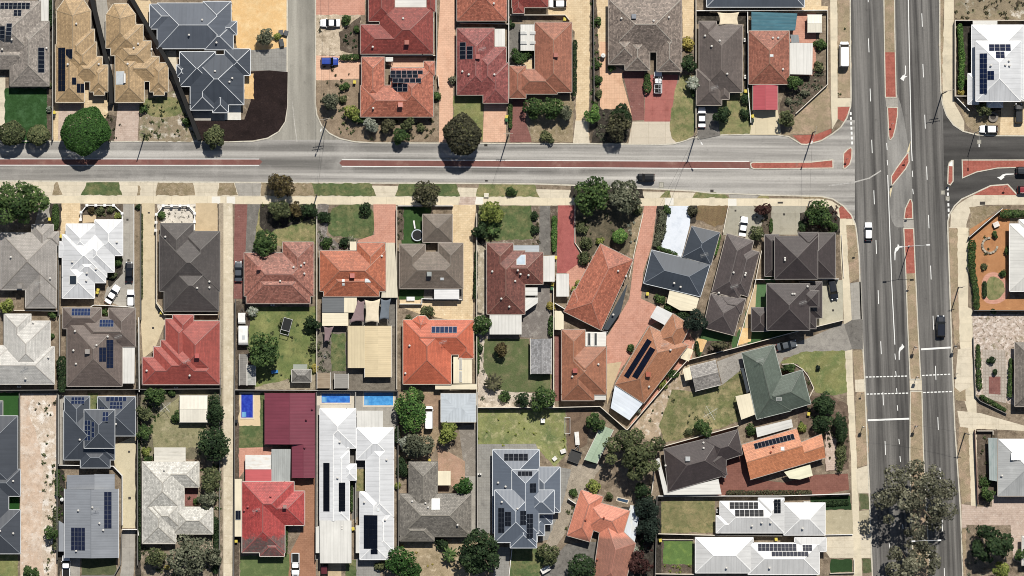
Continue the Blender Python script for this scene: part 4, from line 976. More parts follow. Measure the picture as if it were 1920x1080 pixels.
h = house('slate two storey house with many scattered solar panels', ['121 743 168 817', '183 744 254 817', '120 770 215 862', '158 768 215 840 z5.0', '151 838 206 877', '121 800 190 862'], metal('4a5059', 1.2, .05, .05), gutter='d0d4d6', cap=plain('8b929a', .5), wallm=WHITEW, capw=.16)
h.solar('133 745 158 758', 4, 2, '18233f', 'a0a8b0'); h.solar('198 744.5 237 753', 5, 1, '18233f', 'a0a8b0'); h.solar('206 754 230 767', 4, 2, '18233f', 'a0a8b0'); h.solar('186 763 197 772', 2, 1, '18233f', 'a0a8b0'); h.solar('194 772 205 790', 2, 2, '18233f', 'a0a8b0'); h.solar('160 787 172 826', 2, 4, '18233f', 'a0a8b0'); h.solar('174 790 180 820', 1, 3, '18233f', 'a0a8b0'); h.vent('151 824 218 795')
h = house('slate metal house at the west edge beside the sand strip', ['-50 780 33 918', '-50 880 38 930', '-50 956 38 1038', '-60 900 16 1000'], metal('4c5159', 1.2, .05, .05), gutter='d0d4d6', cap=plain('8b929a', .5), wallm=WHITEW, capw=.16); h.vent('25 902 25 1000 2 995')
shed('dark slate outbuilding at the west edge beside the green lawn', ['-40 752 5 792'], metal('555a62', 1, .0), pitch=15)
h = house('grey ribbed metal house beside the cream side driveway', ['121 917 222 1046 gNS'], GREYM, pitch=12, eave=2.9, gutter='d8dadb', wallm=CREAMW); h.solar('133 989 160 1032', 4, 5, '1a2036', '5d6470'); h.solar('195 922 209 991', 2, 8, '1a2036', '5d6470'); h.vent('174 951 147 957 187 981 143 1033 194 994'); h.antenna('181 954'); h.patio('125 891 177 890 177 917 125 917', metal('8a8f97', .6, .1), 2.7); h.patio('177 889 215 889 215 918 177 918', metal('989da4', .6, .1), 2.8); h.patio('110 976 120 982 120 1034 110 1034', metal('989da4', .6, .1), 2.5)
h = house('pale lichen-streaked tiled house with broad hips', ['267 866 345 960', '300 866 373 913', '275 938 345 996', '325 951 399 1001', '267 940 330 1019'], tile('cbc8be', .24, '8f8c86', .7, 'd9d6cc'), cap=tile('d8d2c4', .1), gutter='dcd6c8', wallm=CREAMW); h.vent('308 881'); h.patio('289 839 348 839 348 866 289 866', metal('e6e1d2', .8, .1, .05, 'c8c2b2'))
shed('cream shed in the back yard below the bright red house', ['337 742 389 791 gEW'], metal('f0ead8', .8, .05), pitch=6)
# ---- south side, lane to the first driveway
h = house('mottled pink tiled house east of the cream lane', ['458 474 588 555', '530 454 588 540', '462 500 582 569'], tile('a66a58', .38, 'c2927e', .55, '7a4438'), cap=tile('b98070', .15), wallm=REDB); h.chimney('487 503', 'a8685a'); h.vent('571 493 565 498 526 527 571 513 551 501')
h = house('orange tiled house between green front lawn and shade sails', ['600 470 723 546', '669 455 722 530', '607 500 711 556'], tile('c06a44', .22, 'd58860', .5, '945038'), cap=tile('d08a6c', .12), wallm=REDB); h.cooler('661 517', 'c8766a'); h.skylight('644 526 5 5 644 533 5 5 690 526 11 7'); h.vent('716 480'); h.patio('656 453 668 453 668 470 656 470', CREAM_P)
h.patio('724 455 740 455 746 558 715 558', metal('ddd3b8', .7, .12), 2.5, 'carport_roof')
House('garage', 'grey brown pyramid roofed garage beside the trampoline', ['793 402 848 454'], tile('786c5f', .14, '877b6e', .35), cap=tile('8a7e70', .1), cat='garage', wallm=CREAMW, wins=False)
h = house('grey brown tiled house behind the pyramid roofed garage', ['749 473 868 541', '749 458 797 530', '822 456 868 530'], tile('776a5d', .16, '8f8375', .4), cap=tile('95897a', .1), wallm=CREAMW); h.cooler('805 514', '9aa09e'); h.skylight('829 523 7 5'); h.patio('814 539 861 539 861 561 814 561', metal('e8e8e6', .8, .1))
h = house('brown tiled house with a large boxed skylight', ['913 456 962 540', '930 473 1018 533', '913 470 984 589'], tile('7e4a3e', .3, 'a0705f', .35, '5f332c'), cap=tile('a97866', .15), wallm=REDB); h.skylight('977 487 17 19', 'b9c9d6'); h.vent('923 509 971 507 991 516 966 527 976 514 955 575 940 560'); h.patio('963 460 1011 460 1011 472 963 472', metal('b9c0c4', .7, .1)); h.patio('918 582 946 582 946 627 918 627', WHITE_P); h.patio('946 588 978 588 978 627 946 627', WHITE_P); h.patio('984 539 1008 539 1008 554 984 554', WHITE_P); h.patio('984 558 1009 558 1008 568 984 585', WHITE_P)
canopy('carport', 'white carport beside the brown house with the boxed skylight', 'carport', '1018 480 1040 479 1040 528 1018 528', WHITE_P)
canopy('carport', 'white carport at the foot of the red driveway', 'carport', '1043 513 1067 513 1067 556 1043 556', WHITE_P)
canopy('carport', 'small cream carport beside the brown orange unit', 'carport', '1040 583 1052 583 1057 590 1057 619 1040 618', CREAM_P)
# ---- old back yards and sheds
shed('old grey gabled shed in the back yard of the boxed skylight house', ['995 635 1034 701 gNS'], tile('8d8c8c', .3, '6f6a66', .5, 'a9a9ac'), pitch=14)
shed('large pale blue flat shed beside the white van', ['827 738 892 791'], LGREY, pitch=2, wallhex='9a9c9e', eave=2.8)
h = house('vivid orange house with striped cream patio roofs', ['756 604 846 720', '756 600 888 665', '860 625 888 672', '772 600 784 592 797 592 808 604 800 640 772 640'], tile('cf6540', .1, 'd87c58', .4), cap=tile('da8468', .08), gutter='d8c8b4', wallm=CREAMW); h.solar('809 612 857 625', 6, 1, '23324e', 'c9cfd4'); h.antenna('831 641'); h.vent('768 648 760 700'); h.patio('850 669 885 669 885 719 850 719', CREAM_P); h.patio('816 722 894 720 894 730 816 730', CREAM_P, 2.3); h.skylight('864 682 5 22 864 706 5 20', 'b8b4a6')
canopy('patio_cover', 'grey and cream patio roof behind the orange tiled house', 'patio', '604 557 645 556 645 586 604 586', metal('6e7274', .6, .1)); canopy('patio_cover', 'small cream patio roof beside the mauve shade sail', 'patio', '645 556 669 556 669 586 645 586', CREAM_P); canopy('patio_cover', 'cream awning between grey patio roof and small lawn strip', 'patio', '604 587 653 587 653 611 604 611', CREAM_P, 2.4)
sail('mauve shade sail beside the small cream patio roof', '671 562 684 563 683 604 655 606', '8d7678', [2.6, 3.0, 2.6, 3.1]); sail('cream shade sail between mauve and grey sails', '684 562 713 560 711 606 684 606', 'e2d2b4', [3.0, 2.6, 3.1, 2.6]); sail('grey shade sail beside the orange house carport', '714 560 733 560 729 600 711 600', '6c7680', [2.6, 3.0, 2.5, 2.9]); sail('small mauve shade sail over the narrow side yard', '607 612 626 612 616 641 608 641', '8d7678', [2.6, 2.9, 2.5, 2.5]); sail('cream shade sail behind the long grey brown house', '1345 23 1386 23 1385 47 1348 47', 'e8d6b4', [2.6, 3.0, 2.6, 3.0])
shed('cream ribbed garage with a dark vent in the middle', ['684 611 734 707 gNS'], CREAM_D, pitch=4, wallhex='d8c8a4'); canopy('carport', 'cream ribbed carport attached beside the cream garage', 'carport', '652 611 684 611 684 690 652 690', metal('dccaa0', .35, .2, .04), 2.4)
shed('weathered lean-to shed under the round tree by the lane', ['449 664 463 722 gNS'], metal('8f8b84', .5, .2, .1, '6f6a64'), pitch=5); shed('small patched shed with white and grey roof by the lane', ['463 684 479 722 gNS'], metal('a5a69e', .5, .15, .1, 'd8d8d2'), pitch=5)
shed('small mossy tiled shed at the foot of the round tree lawn', ['547 693 583 716'], tile('77736c', .25, '9a968c', .4), pitch=18); canopy('shelter', 'pale green lean-to roof beside the small mossy shed', 'shelter', '550 683 576 683 576 694 549 694', metal('a9b0a2', .5, .15), 2.0)
shed('rusty brown garden shed roof by the back fence', ['595 699 619 728 gNS'], metal('a89478', .5, .16, .12, '8d7458'), pitch=4); shed('grey garden shed beside the rusty brown one', ['628 701 653 728 gNS'], metal('9a968e', .5, .14), pitch=4)
h = House('garage', 'long maroon metal garage with an attached wing', ['497 737 590 833 gNS', '548 790 590 896 gS'], metal('83394a', .8, .14, .1), 2.6, 10, plain('9a7a6c'), gutter='6f3040', cat='garage', wins=False, over=.15); h.vent('585 767 574 787 571 839', '7a3444')
BR = tile('c0484a', .18, '8e6f68', .35); h = house('bright red tiled house with weathered grey lower eaves', ['454 903 534 1036', '454 903 551 985', '490 921 571 985', '487 1008 533 1043'], tile('b8413c', .2, 'c85c54', .4, '9a393a', .36, ('6e605a', P(0, 1006, 2.8)[1], 7.0)), cap=tile('c8706a', .15), gutter='d8cfc4', wallm=REDB); h.vent('508 930 458 957 483 955 465 950', 'b85a58'); h.chimney('535 949', 'a08078'); h.antenna('482 956'); h.patio('460 853 508 853 508 880 460 880', metal('ecebe4', .7, .08, .04, 'd8b894')); h.patio('460 880 509 880 509 905 460 905', metal('cf5c5e', .7, .05), 2.5); h.patio('509 842 545 842 544 904 509 904', metal('b0b4b0', .45, .2, .1, '9a9c98'), 2.5); h.patio('440 898 454 898 454 1006 440 1006', CREAM_P, 2.5); h.solar('441 957 451 975', 2, 1)
h = house('white long house with two black solar strips', ['600 766 650 977 gS', '600 766 667 840', '625 845 655 977 p12', '643 870 668 900', '650 838 655 842'], WHITE_R, pitch=13, cap=plain('f6f6f4', .5), gutter='f2f2f2', wallm=WHITEW); h.solar('606 868 618 959', 1, 14, '0a0c12', '0e1118', .01); h.solar('635 905 647 959', 1, 8, '0a0c12', '0e1118', .01); h.patio('599 976 659 976 659 1056 600 1056', WHITE_P, 3.3); h.patio('592 988 600 986 600 1037 592 1037', WHITE_P, 2.5); h.vent('641 987 641 992 633 896 637 829')
h = house('white long house beside the turquoise pool', ['669 802 738 862', '686 830 738 970', '675 922 727 1049', '700 960 738 1033 p10'], WHITE_R, pitch=14, cap=plain('f6f6f4', .5), gutter='f2f2f2', wallm=WHITEW); h.solar('682 966 708 1029', 3, 7, '0b0f1a', '10151f', .01); h.solar('695 1030 708 1039', 2, 1, '0b0f1a', '10151f', .01); h.patio('669 770 694 770 694 802 669 802', WHITE_P, 2.6); h.patio('694 770 718 770 718 802 694 802', WHITE_P, 2.65); h.patio('667 985 675 985 675 1037 667 1037', WHITE_P, 2.5); h.skylight('709 956 5 7'); h.vent('683 942 722 975 725 862')
h = house('grey slate tiled house with a bright skylight', ['767 866 820 960', '750 926 883 1006', '750 975 814 1014'], tile('807a70', .3, 'a8a294', .5, '5d5852'), cap=tile('a9a294', .12), gutter='7d786e', wallm=REDB); h.skylight('817 945 16 21', 'dfe8ee 0'.split()[0]); h.vent('803 951 798 943 858 984 773 940'); h.patio('820 883 845 883 845 910 820 910', CREAM_P, 2.5)
SB = metal('687280', .9, .04, .04)
h = house('slate blue two storey house with four solar arrays', ['924 843 1011 1000', '990 876 1050 960', '960 881 1010 1000 z5.2', '928 919 1006 1017 z5.4', '957 975 1006 1027 z5.2', '990 919 1039 963 z5.0', '975 950 1035 983', '975 970 1021 1004', '975 990 1007 1016'], SB, pitch=25, gutter='dde2e6', cap=plain('ccd2d8', .5), capw=.2, wallm=WHITEW)
h.solar('945 851 990 864', 5, 2, '15181f', '4d545c'); h.solar('971 883 998 892', 4, 1, '15181f', '4d545c'); h.solar('993 905 1005 923', 2, 2, '15181f', '4d545c'); h.solar('934.5 951 946 998', 2, 5, '15181f', '4d545c'); h.solar('947 958 958.5 985', 2, 3, '15181f', '4d545c'); h.solar('975 956 986 983', 2, 3, '15181f', '4d545c'); h.solar('987 962 999 1008', 2, 5, '15181f', '4d545c'); h.vent('934 905 948 912 941 940 970 952')
# ---- the angled group
RO = tile('ba6a4c', .28, 'd08a68', .5, '844432')
h = house('long angled red orange house beside the dark lean-to', ['1126 457 1187 487 1127 619 1057 584', '1076 543 1100 555 1090 585 1062 575'], RO, cap=tile('d88e74', .12), wallm=REDB); h.vent('1159 508 1174 518 1150 590'); h.patio('1177 531 1164 585 1140 619 1130 617', DKSAIL, 2.4)
BL = metal('4a525c', .7, .05)
h = house('slate blue house with a cream rear patio', ['1222 469 1331 496 1313 556 1207 531'], BL, cap=plain('79818c', .5), capw=.2, wallm=WHITEW, gutter='ccd2d6'); h.vent('1276 538 1264 531'); h.patio('1256 543 1311 559 1304 583 1275 582 1250 568', CREAM_P, 2.5)
House('garage', 'slate blue garage beside the glossy white driveway', ['1297 424 1350 436 1333 497 1279 482'], metal('464d56', .7, .05), cap=plain('79818c', .5), capw=.2, cat='garage', wallm=WHITEW, wins=False).antenna('1320 478')
GB = tile('574d4b', .12, '73696a', .3)
h = house('long grey brown angled house between two dark roofs', ['1363 438 1413 452 1386 560 1335 547', '1385 462 1424 473 1402 556 1364 545', '1333 550 1393 566 1376 629 1319 614', '1353 555 1398 560 1390 590 1350 580'], GB, cap=tile('7f7572', .1), wallm=CREAMW); h.vent('1398 512 1397 516 1375 511 1348 549'); h.antenna('1376 537')
DB = tile('443b3a', .14, '5f5655', .35)
h = house('dark brown two storey house on the corner', ['1434 440 1460 518', '1453 443 1533 523 z5.2', '1498 437 1566 521', '1497 436 1534 470 z5.0'], DB, cap=tile('746b68', .1), gutter='8f8984', wallm=CREAMW); h.vent('1470 484 1470 488')
h = house('dark brown two storey house above the diagonal boundary wall', ['1438 532 1518 619 z5.0', '1409 577 1441 621', '1490 532 1530 616', '1500 528 1541 596', '1505 545 1535 575 z5.0'], DB, cap=tile('746b68', .1), gutter='8f8984', wallm=CREAMW); h.vent('1484 551 1488 551 1513 537'); h.antenna('1503 567')
h = house('brown orange unit with black and white striped patio', ['1053 618 1097 720', '1055 650 1137 731', '1053 655 1137 740', '1053 680 1114 751'], tile('a46848', .16, 'b47c62', .4), cap=tile('c08a6c', .1), wallm=TERM); h.cooler('1078 695', 'b0584c'); h.vent('1122 683 1073 706'); h.patio('1096 622 1137 623 1136 649 1096 649', metal('f0ece2', .8, .05), 2.6); h.skylight('1105 636 6 24 1117 636 6 24', '4a4a48'); h.patio('1114 730 1136 730 1136 750 1114 750', WHITE_P)
OR = tile('b0744e', .14, 'c08a6a', .4)
h = house('angled brown orange house with black solar strips', ['1218 611 1290 648 1207 756 1153 721', '1262 588 1295 610 1270 660 1226 640'], OR, cap=tile('c99474', .1), wallm=TERM); h.cooler('1215 702', 'b05a40'); h.vent('1217 725 1257 656'); h.antenna('1246 646'); h.patio('1232 573 1262 588 1249 611 1219 595', metal('e2e2e0', .8, .06)); h.patio('1153 722 1206 756 1180 788 1145 765', metal('dfe8f2', .8, .06), 2.5)
h.solar('1214 635 1222.5 640.5 1179.5 710.5 1170 704.8', 1, 10, '0c1020', '161c28', .02); h.solar('1219 650 1229 655.5 1194.5 711 1185 705.5', 1, 8, '0c1020', '161c28', .02)
GR = tile('59665a', .1, '667368', .4)
h = house('green grey roofed L-shaped house with a white aerial', ['1391 662 1450 647 1483 770 1419 786', '1411 722 1504 694 1520 757 1428 784'], GR, cap=tile('687468', .1), gutter='aab0a8', wallm=REDB); h.antenna('1424 675'); h.skylight('1460 748 11 6', '9aa29a'); h.patio('1379 743 1407 737 1416 777 1390 787', CREAM_P); h.patio('1389 690 1394 690 1406 733 1400 737', DKSAIL, 2.3)
shed('mottled grey double garage with a pale ridge', ['1293 688 1342 676 1352 721 1304 733 g13'], tile('8f8a84', .35, 'b4afa6', .5, '6a655f'), pitch=12); canopy('lean_to', 'cream lean-to beside the mottled grey double garage', 'lean-to', '1280 692 1293 688 1298 711 1285 714', CREAM_P)
h = house('dark brown angled house wrapped by a white patio band', ['1245 842 1352 816 1363 890 1253 922', '1318 824 1383 806 1392 852 1336 870', '1325 835 1362 850 1360 895 1300 880'], tile('463c3b', .12, '5f5453', .4), cap=tile('6f6462', .1), gutter='8a8480', wallm=REDB); h.vent('1248 873 1319 840 1319 830'); h.cooler('1289 860', 'b9bcbc'); h.patio('1253 922 1347 898 1353 927 1245 928', WHITE_P, 2.5); h.patio('1230 861 1236 858 1253 922 1245 928', WHITE_P, 2.52)
h = house('light orange tiled house with a black row of solar panels', ['1391 834 1494 803 1513 868 1407 899 g13', '1485 836 1541 814 1548 858 1492 874 g13'], tile('d48250', .16, 'd89068', .4), pitch=20, cap=tile('d8966c', .1), wallm=TERM); h.solar('1413 832 1488 813 1491 824 1416 843', 11, 1); h.skylight('1467 841 7 7'); h.vent('1445 847 1450 837', 'b05a40'); h.patio('1417 802 1484 786 1487 801 1420 820', WHITE_P, 2.5); h.patio('1470 885 1519 871 1524 892 1500 899 1480 897', metal('efecc8', .8, .05), 2.5)
W2 = metal('e2e2e0', 1.2, .1, .07, k=.7)
h = house('white roofed villa with an open back lawn', ['1350 940 1470 999', '1343 967 1380 999', '1422 934 1470 990', '1470 943 1547 1003', '1470 943 1508 1003'], W2, pitch=20, cap=plain('f6f6f4', .5), gutter='f0f0ee', wallm=WHITEW); h.solar('1368 942 1422 954.5', 6, 2, '14171c', '4a4e54'); h.solar('1378 956 1432 968.5', 6, 2, '14171c', '4a4e54'); h.solar('1451 936 1464 962.5', 2, 4, '14171c', '4a4e54'); h.vent('1410 986 1428 980 1445 980 1505 991'); h.patio('1507 940 1519 940 1519 956 1507 956', WHITE_P)
h = house('white roofed villa at the bottom with fourteen dark panels', ['1304 1008 1412 1074', '1403 1018 1536 1077', '1450 1018 1530 1064', '1490 1008 1549 1034 p8'], W2, pitch=20, cap=plain('f6f6f4', .5), gutter='f0f0ee', wallm=WHITEW); h.solar('1421.5 1020 1494 1033.5', 10, 2, '10172c', '5a6068'); h.solar('1505 1020 1523 1033.5', 3, 2, '10172c', '5a6068'); h.solar('1446.5 1034 1516 1043.5', 10, 1, '10172c', '5a6068'); h.vent('1362 1065 1443 1065')
h = house('angled orange and brown two-tone house by the black trees', ['1089 918 1131 931 1106 1016 1063 1004', '1098 935 1181 958 1165 1012 1100 990', '1130 960 1192 1019 1167 1112 1110 1095'], tile('dc8464', .06, 'e08a6a', .4, None, .36, ('a5705c', P(0, 1008, 3)[1], .3)), cap=tile('e0947a', .08), wallm=TERM); h.vent('1098 974 1132 970 1120 1049', 'b05a40'); h.patio('1182 947 1201 950 1190 1017 1166 1011', metal('dde4ea', .7, .08, .05, 'e6e2c8'), 2.5)
shed('angled pale green metal shed beside the grey gum tree', ['1128 797 1150 806 1119 869 1096 862 g02'], metal('a9c0a2', .6, .1), pitch=12, wallhex='9db098')
# ================================================================== GARDENS, DRIVES AND YARDS
# north side, west
G('paving', '-60 142 10 142 10 250 -60 250', CONC); G('lawn', R4(9, 165, 88, 268), ground('2f5226', [('40643a', .45, .46, .66), ('26461e', 1.2, .5, .7)], var=.18, fine=.32)); G('side_yard', '92 0 104 0 104 200 92 200', DARKBED_SHADE); G('garden_bed', '88 150 97 150 97 266 88 266', BED)  # side yard: shadow of the gap between houses put into the ground colour
G('driveway', '103 190 158 190 200 195 205 225 112 264 101 266 98 230', CREAMP); G('driveway', '110 195 152 195 150 232 122 250 109 264', PINKP); G('paving', '158 150 202 170 210 195 200 200 158 196', CREAMP)
G('garden_bed', '203 215 222 218 228 232 216 264 190 266 195 225', BED); G('driveway', '222 190 262 190 258 264 214 265', PINKP); G('dry_garden', '262 180 330 170 362 228 380 265 262 265', ground('9a8a70', [('d8cfc0', .6, .52, .66), ('5e6a40', .4, .5, .7), ('5a4f40', 1.5, .6, .72)], var=.2, fine=.3), curve=0); G('lawn', '265 184 330 178 350 212 300 222 268 212', LAWNF, curve=2)
G('side_yard', '174 0 200 0 209 190 202 192 170 60', DARKBED_SHADE); G('paving', '180 0 200 0 212 90 205 190 194 120', GREYC); G('sand_yard', '252 0 282 0 290 60 300 92 330 130 330 165 300 120', CREAMP); G('paving', '302 95 330 95 332 130 318 145', CONC)  # side yard between the tan houses painted dark as gap shade
G('sand_yard', '433 -20 539 -20 539 92 470 94 445 90 438 60', SAND); G('driveway', '470 94 500 93 539 88 539 135 505 132 470 133', GREYP); G('mulch_bed', '470 134 505 132 539.5 135 538.5 200 534 228 522 246 501 258 474 263 430 265 380 265 362 226 458 224 470 190', MULCH); G('sand_yard', '458 140 476 138 476 185 458 185', SAND); G('paving', '360 206 422 211 422 226 362 226', GREYC)
# north side, middle
G('paving', '592 -10 684 -10 684 28 592 28', TERRB); G('sand_yard', '592 28 676 28 678 104 592 104', ground('c4b298', [('8c7c62', .6, .5, .68), ('e0d4c0', .9, .55, .7)], var=.2, fine=.3)); G('driveway', '591.5 104 676 106 674 150 591.5 151', TERRA); G('garden', '592 151 676 148 680 222 812 222 825 264 700 266 665 265 620 250 595 212', ground('94816a', [('6f5f4c', .5, .48, .66), ('b39e80', 1.0, .54, .72)], var=.2, fine=.3))
G('garden_bed', '636 60 676 30 678 104 638 96', BED); G('courtyard', '723 108 800 108 795 130 733 130', TERRA); G('driveway', '826 -10 852 -10 855 120 847 165 849 266 826 266 824 165 818 140 822 60', TERRA); G('driveway', '824 165 850 150 849 267 823 267', TERRA); G('lawn', '850 180 906 178 906 262 850 264', LAWNG); G('driveway', '908 192 950 195 948 266 905 266', TERRA); G('driveway', '962 184 990 184 985 225 998 266 955 267', MAROP)
G('sand_yard', '1028 -10 1112 -10 1106 60 1104 266 1076 266 1080 225 1078 60 1060 40 1028 28', CREAMP); G('crossover', '1079 226 1100 226 1106 270 1074 270', CONC); G('garden', '990 175 1076 180 1074 266 996 266', DRY); G('courtyard', '955 45 1003 45 1003 130 955 130', DARKC); G('courtyard', '978 112 998 112 998 132 976 132', CREAMP)
G('side_yard', '1118 -10 1141 -10 1141 110 1118 90', CREAMP); G('garden_bed', '1106 -10 1118 -10 1124 120 1128 180 1120 262 1106 262', BED); G('terrace', '1124 78 1141 78 1141 118 1170 132 1167 150 1185 215 1150 225 1125 200', PEACH); G('driveway', '1167 134 1208 134 1208 225 1186 226 1180 190', MAROP); G('driveway', '1220 140 1272 140 1266 170 1256 228 1208 228 1210 160', REDC); G('crossover', '1186 228 1256 228 1256 245 1268 268 1240 270 1178 270', ground('cfc3ae', var=.06, fine=.08, joints=(4, 3.2, 0, .04)))
G('garden', '1124 205 1170 205 1185 226 1176 268 1108 268', DARKBED_SHADE); G('side_yard', '1278 -10 1304 -10 1300 70 1280 70', CREAMP); G('lawn', '1270 140 1306 140 1306 250 1280 266 1262 267 1254 240', LAWNF, curve=1); G('driveway', '1306 198 1345 198 1350 254 1308 262', DARKC); G('lawn', '1345 190 1408 165 1410 250 1350 252', LAWNF); G('side_yard', '1306 20 1402 20 1402 160 1395 170 1395 45 1306 45', DARKBED_SHADE)  # dark side yard carries the shade of the narrow gaps in its colour
G('driveway', '1412 206 1458 205 1465 253 1406 253', ground('d6c8a6', var=.06, fine=.08, joints=(3, 6, 0, .04))); G('paving', '1480 20 1530 20 1530 150 1476 150', TERRB); G('garden_bed', '1478 145 1530 140 1550 130 1550 160 1475 235 1460 205', BED); G('dry_garden', '1490 215 1552 160 1558 190 1558 240 1530 251 1470 253 1475 230', DRYT); G('side_yard', '1330 12 1552 12 1552 24 1330 24', CREAMP); G('paving', '1508 -20 1540 -20 1540 18 1508 18', CREAMP)
# east of the main road
G('dry_ground', '1790 -60 2000 -60 2000 36 1790 36', ground('8f8168', [('d8d0c4', .35, .56, .66), ('4a4233', .4, .58, .64), ('6f7048', .7, .55, .7)], var=.2, fine=.3)); G('garden_bed', '1793 40 1822 40 1820 150 1850 190 1880 205 1880 222 1840 200 1793 178', DARKBED_SHADE); G('dry_verge', '1794 184 1815 200 1838 218 1876 205 1876 254 1835 253 1812 235', DRY); G('driveway', '1878 190 2000 190 2000 256 1874 255', CREAMP)
G('brick_court', '1818 430 1880 392 1893 392 1893 560 1960 560 1960 585 1832 585 1828 560 1828 540 1818 470', ground('b8804f', [('a66f42', .5, .5, .7), ('c8935f', 1.0, .55, .72)], var=.12, fine=.18)); G('brick_path', '1840 518 1866 507 1890 526 1892 558 1868 572 1840 566', TERRB, curve=2); G('lawn', '1848 525 1866 515 1882 530 1884 550 1868 563 1848 560', LAWNF, curve=2); G('stone_yard', '1824 590 2000 588 2000 672 1905 650 1903 760 1830 740 1824 650', STONE); G('paving', '1842 656 1884 656 1888 700 1886 756 1860 750 1844 738', ground('b8ada0', var=.18, fine=.2, joints=(.75, .75, 0, .1))); G('brick_court', '1854 706 1876 706 1876 740 1854 738', MAROP)
G('dry_verge', '1830 805 1870 805 1870 935 1838 940', BED); G('paving', '1860 928 2000 928 2000 952 1860 950', PINKP); G('garden', '1812 985 2000 985 2000 1100 1812 1100', DIRT); G('paving', '1895 985 1925 985 1925 1060 1900 1050', PINKP)
# south side, west
G('driveway', '114 381 150 381 152 430 125 445 113 440', CREAMP); G('driveway', '76 381 97 381 100 430 62 430', GREYC); G('garden_bed', '92 381 116 381 114 432 94 430', DARKBED_SHADE); G('garden', '152 383 230 383 230 412 155 414', BED); G('paving', '156 403 180 403 180 416 155 418', BEIGE)
G('driveway', '231 383 252 383 252 578 232 578 195 560 200 540 228 512', GREYC); G('garden', '199 512 230 482 230 512 205 540', DARKBED_SHADE); G('side_strip', '252 383 266 383 266 600 252 600', ground('8a7a64', [('5f5540', .8, .55, .7)], var=.2, fine=.3)); G('driveway', '266 381 290 381 290 560 312 588 312 600 290 655 268 672 264 600', ground('d0bf9c', [('bfae8c', .5, .5, .7)], var=.07, fine=.1)); G('driveway', '367 381 408 381 408 434 366 434', BEIGE); G('court', '294 383 367 383 364 420 302 420', ground('d8d0c2', [('57534c', 1.3, .54, .62)], var=.12, fine=.2))
G('side_strip', '408 383 417 383 424 1100 408 1100 412 600', BED); G('lane', '418 381 436 381 438 700 436 1400 418 1400 419 700', LANEM); G('lane_edge', '410 381 419 381 419 1100 413 1100 412 583', ground('a89a84', [('7f725f', .9, .5, .7)], var=.15, fine=.25))
G('driveway', '440 383 464 383 462 470 456 560 438 560', MAROP); G('driveway', '464 383 488 383 482 440 476 480 460 480', DARKC); G('lawn', '488 383 593 383 593 458 480 462 478 445', LAWNF); G('garden_bed', '488 383 592 383 590 410 520 430 500 440 486 420', DARKBED_SHADE); G('garden_bed', '595 383 616 383 612 440 640 462 670 466 596 470', ground('77706a', [('a09a94', .9, .5, .66)], var=.2, fine=.3)); G('lawn', '620 383 690 383 702 400 702 440 690 449 665 447 640 442 622 445 614 430', LAWN, curve=2); G('driveway', '700 383 742 383 741 456 670 456 672 450 702 440', TERRB)
G('lawn', R4(752, 388, 808, 458), LAWND); G('garden_bed', '745 388 757 388 757 450 745 450', BED); G('driveway', '848 384 893 384 886 450 888 560 886 600 868 604 790 590 750 575 750 562 868 562 868 460 848 455', CREAMP); G('driveway', '863 369 893 369 890 384 860 384', PINKP); G('garden', '893 385 912 385 912 600 893 600', DARKBED_SHADE); G('lawn', '898 386 1000 386 1004 445 990 455 915 454 897 440', LAWN); G('garden_bed', '996 386 1012 386 1014 460 1004 470 900 460 915 452 1000 448', ground('77695a', [('a39888', .9, .5, .66)], var=.2, fine=.3)); G('driveway', '1012 386 1032 386 1032 478 1010 478', DARKC); G('garden_bed', '1032 386 1046 386 1046 478 1032 478', BED)
G('driveway', '1046 385 1078 385 1080 460 1092 490 1098 512 1044 512', ground('ad5f59', [('9c504c', .5, .5, .7), ('bc6a62', 1.4, .55, .72)], var=.1, fine=.12)); G('garden', '1078 372 1200 372 1200 420 1180 470 1170 480 1130 460 1110 480 1092 490 1080 460', ground('6a604c', [('4a4838', .5, .45, .65), ('857a60', 1.2, .55, .7)], var=.2, fine=.3)); G('driveway', '1208 386 1232 386 1222 460 1206 510 1202 560 1228 572 1240 600 1215 612 1170 685 1138 680 1138 632 1180 560 1190 480', TERRB); G('driveway', '1098 485 1112 480 1090 530 1070 545 1062 510', TERRB)
G('side_strip', '1186 415 1206 400 1192 470 1178 500', DRY); G('garden_bed', '1232 386 1256 386 1250 470 1226 470', DARKBED_SHADE); G('driveway', '1254 386 1297 386 1294 420 1278 482 1238 464 1246 440', ground('dfe6f0', [('cdd6e2', .5, .5, .7)], var=.04, fine=.04)); G('lawn', '1306 386 1366 386 1358 420 1340 425 1304 410', ground('7a6548', [('8f7a52', .6, .5, .7), ('5f5a3a', .9, .54, .7)], var=.16, fine=.26)); G('garden_bed', '1296 386 1308 386 1304 420 1294 420', DARKBED_SHADE); G('driveway', '1368 386 1436 386 1436 440 1412 452 1356 440 1362 410', ground('aaa594', [('9a9584', .5, .5, .7)], var=.07, fine=.08, joints=(3.5, 3.5, 0, .02))); G('driveway', '1446 386 1512 386 1500 440 1446 440', ground('aaa594', [('9a9584', .5, .5, .7)], var=.07, fine=.08, joints=(3.5, 3.5, 0, .02))); G('garden_bed', '1412 386 1446 386 1446 440 1420 440 1434 408', BED); G('garden_bed', '1500 400 1560 386 1574 410 1575 440 1500 440', DARKBED_SHADE)
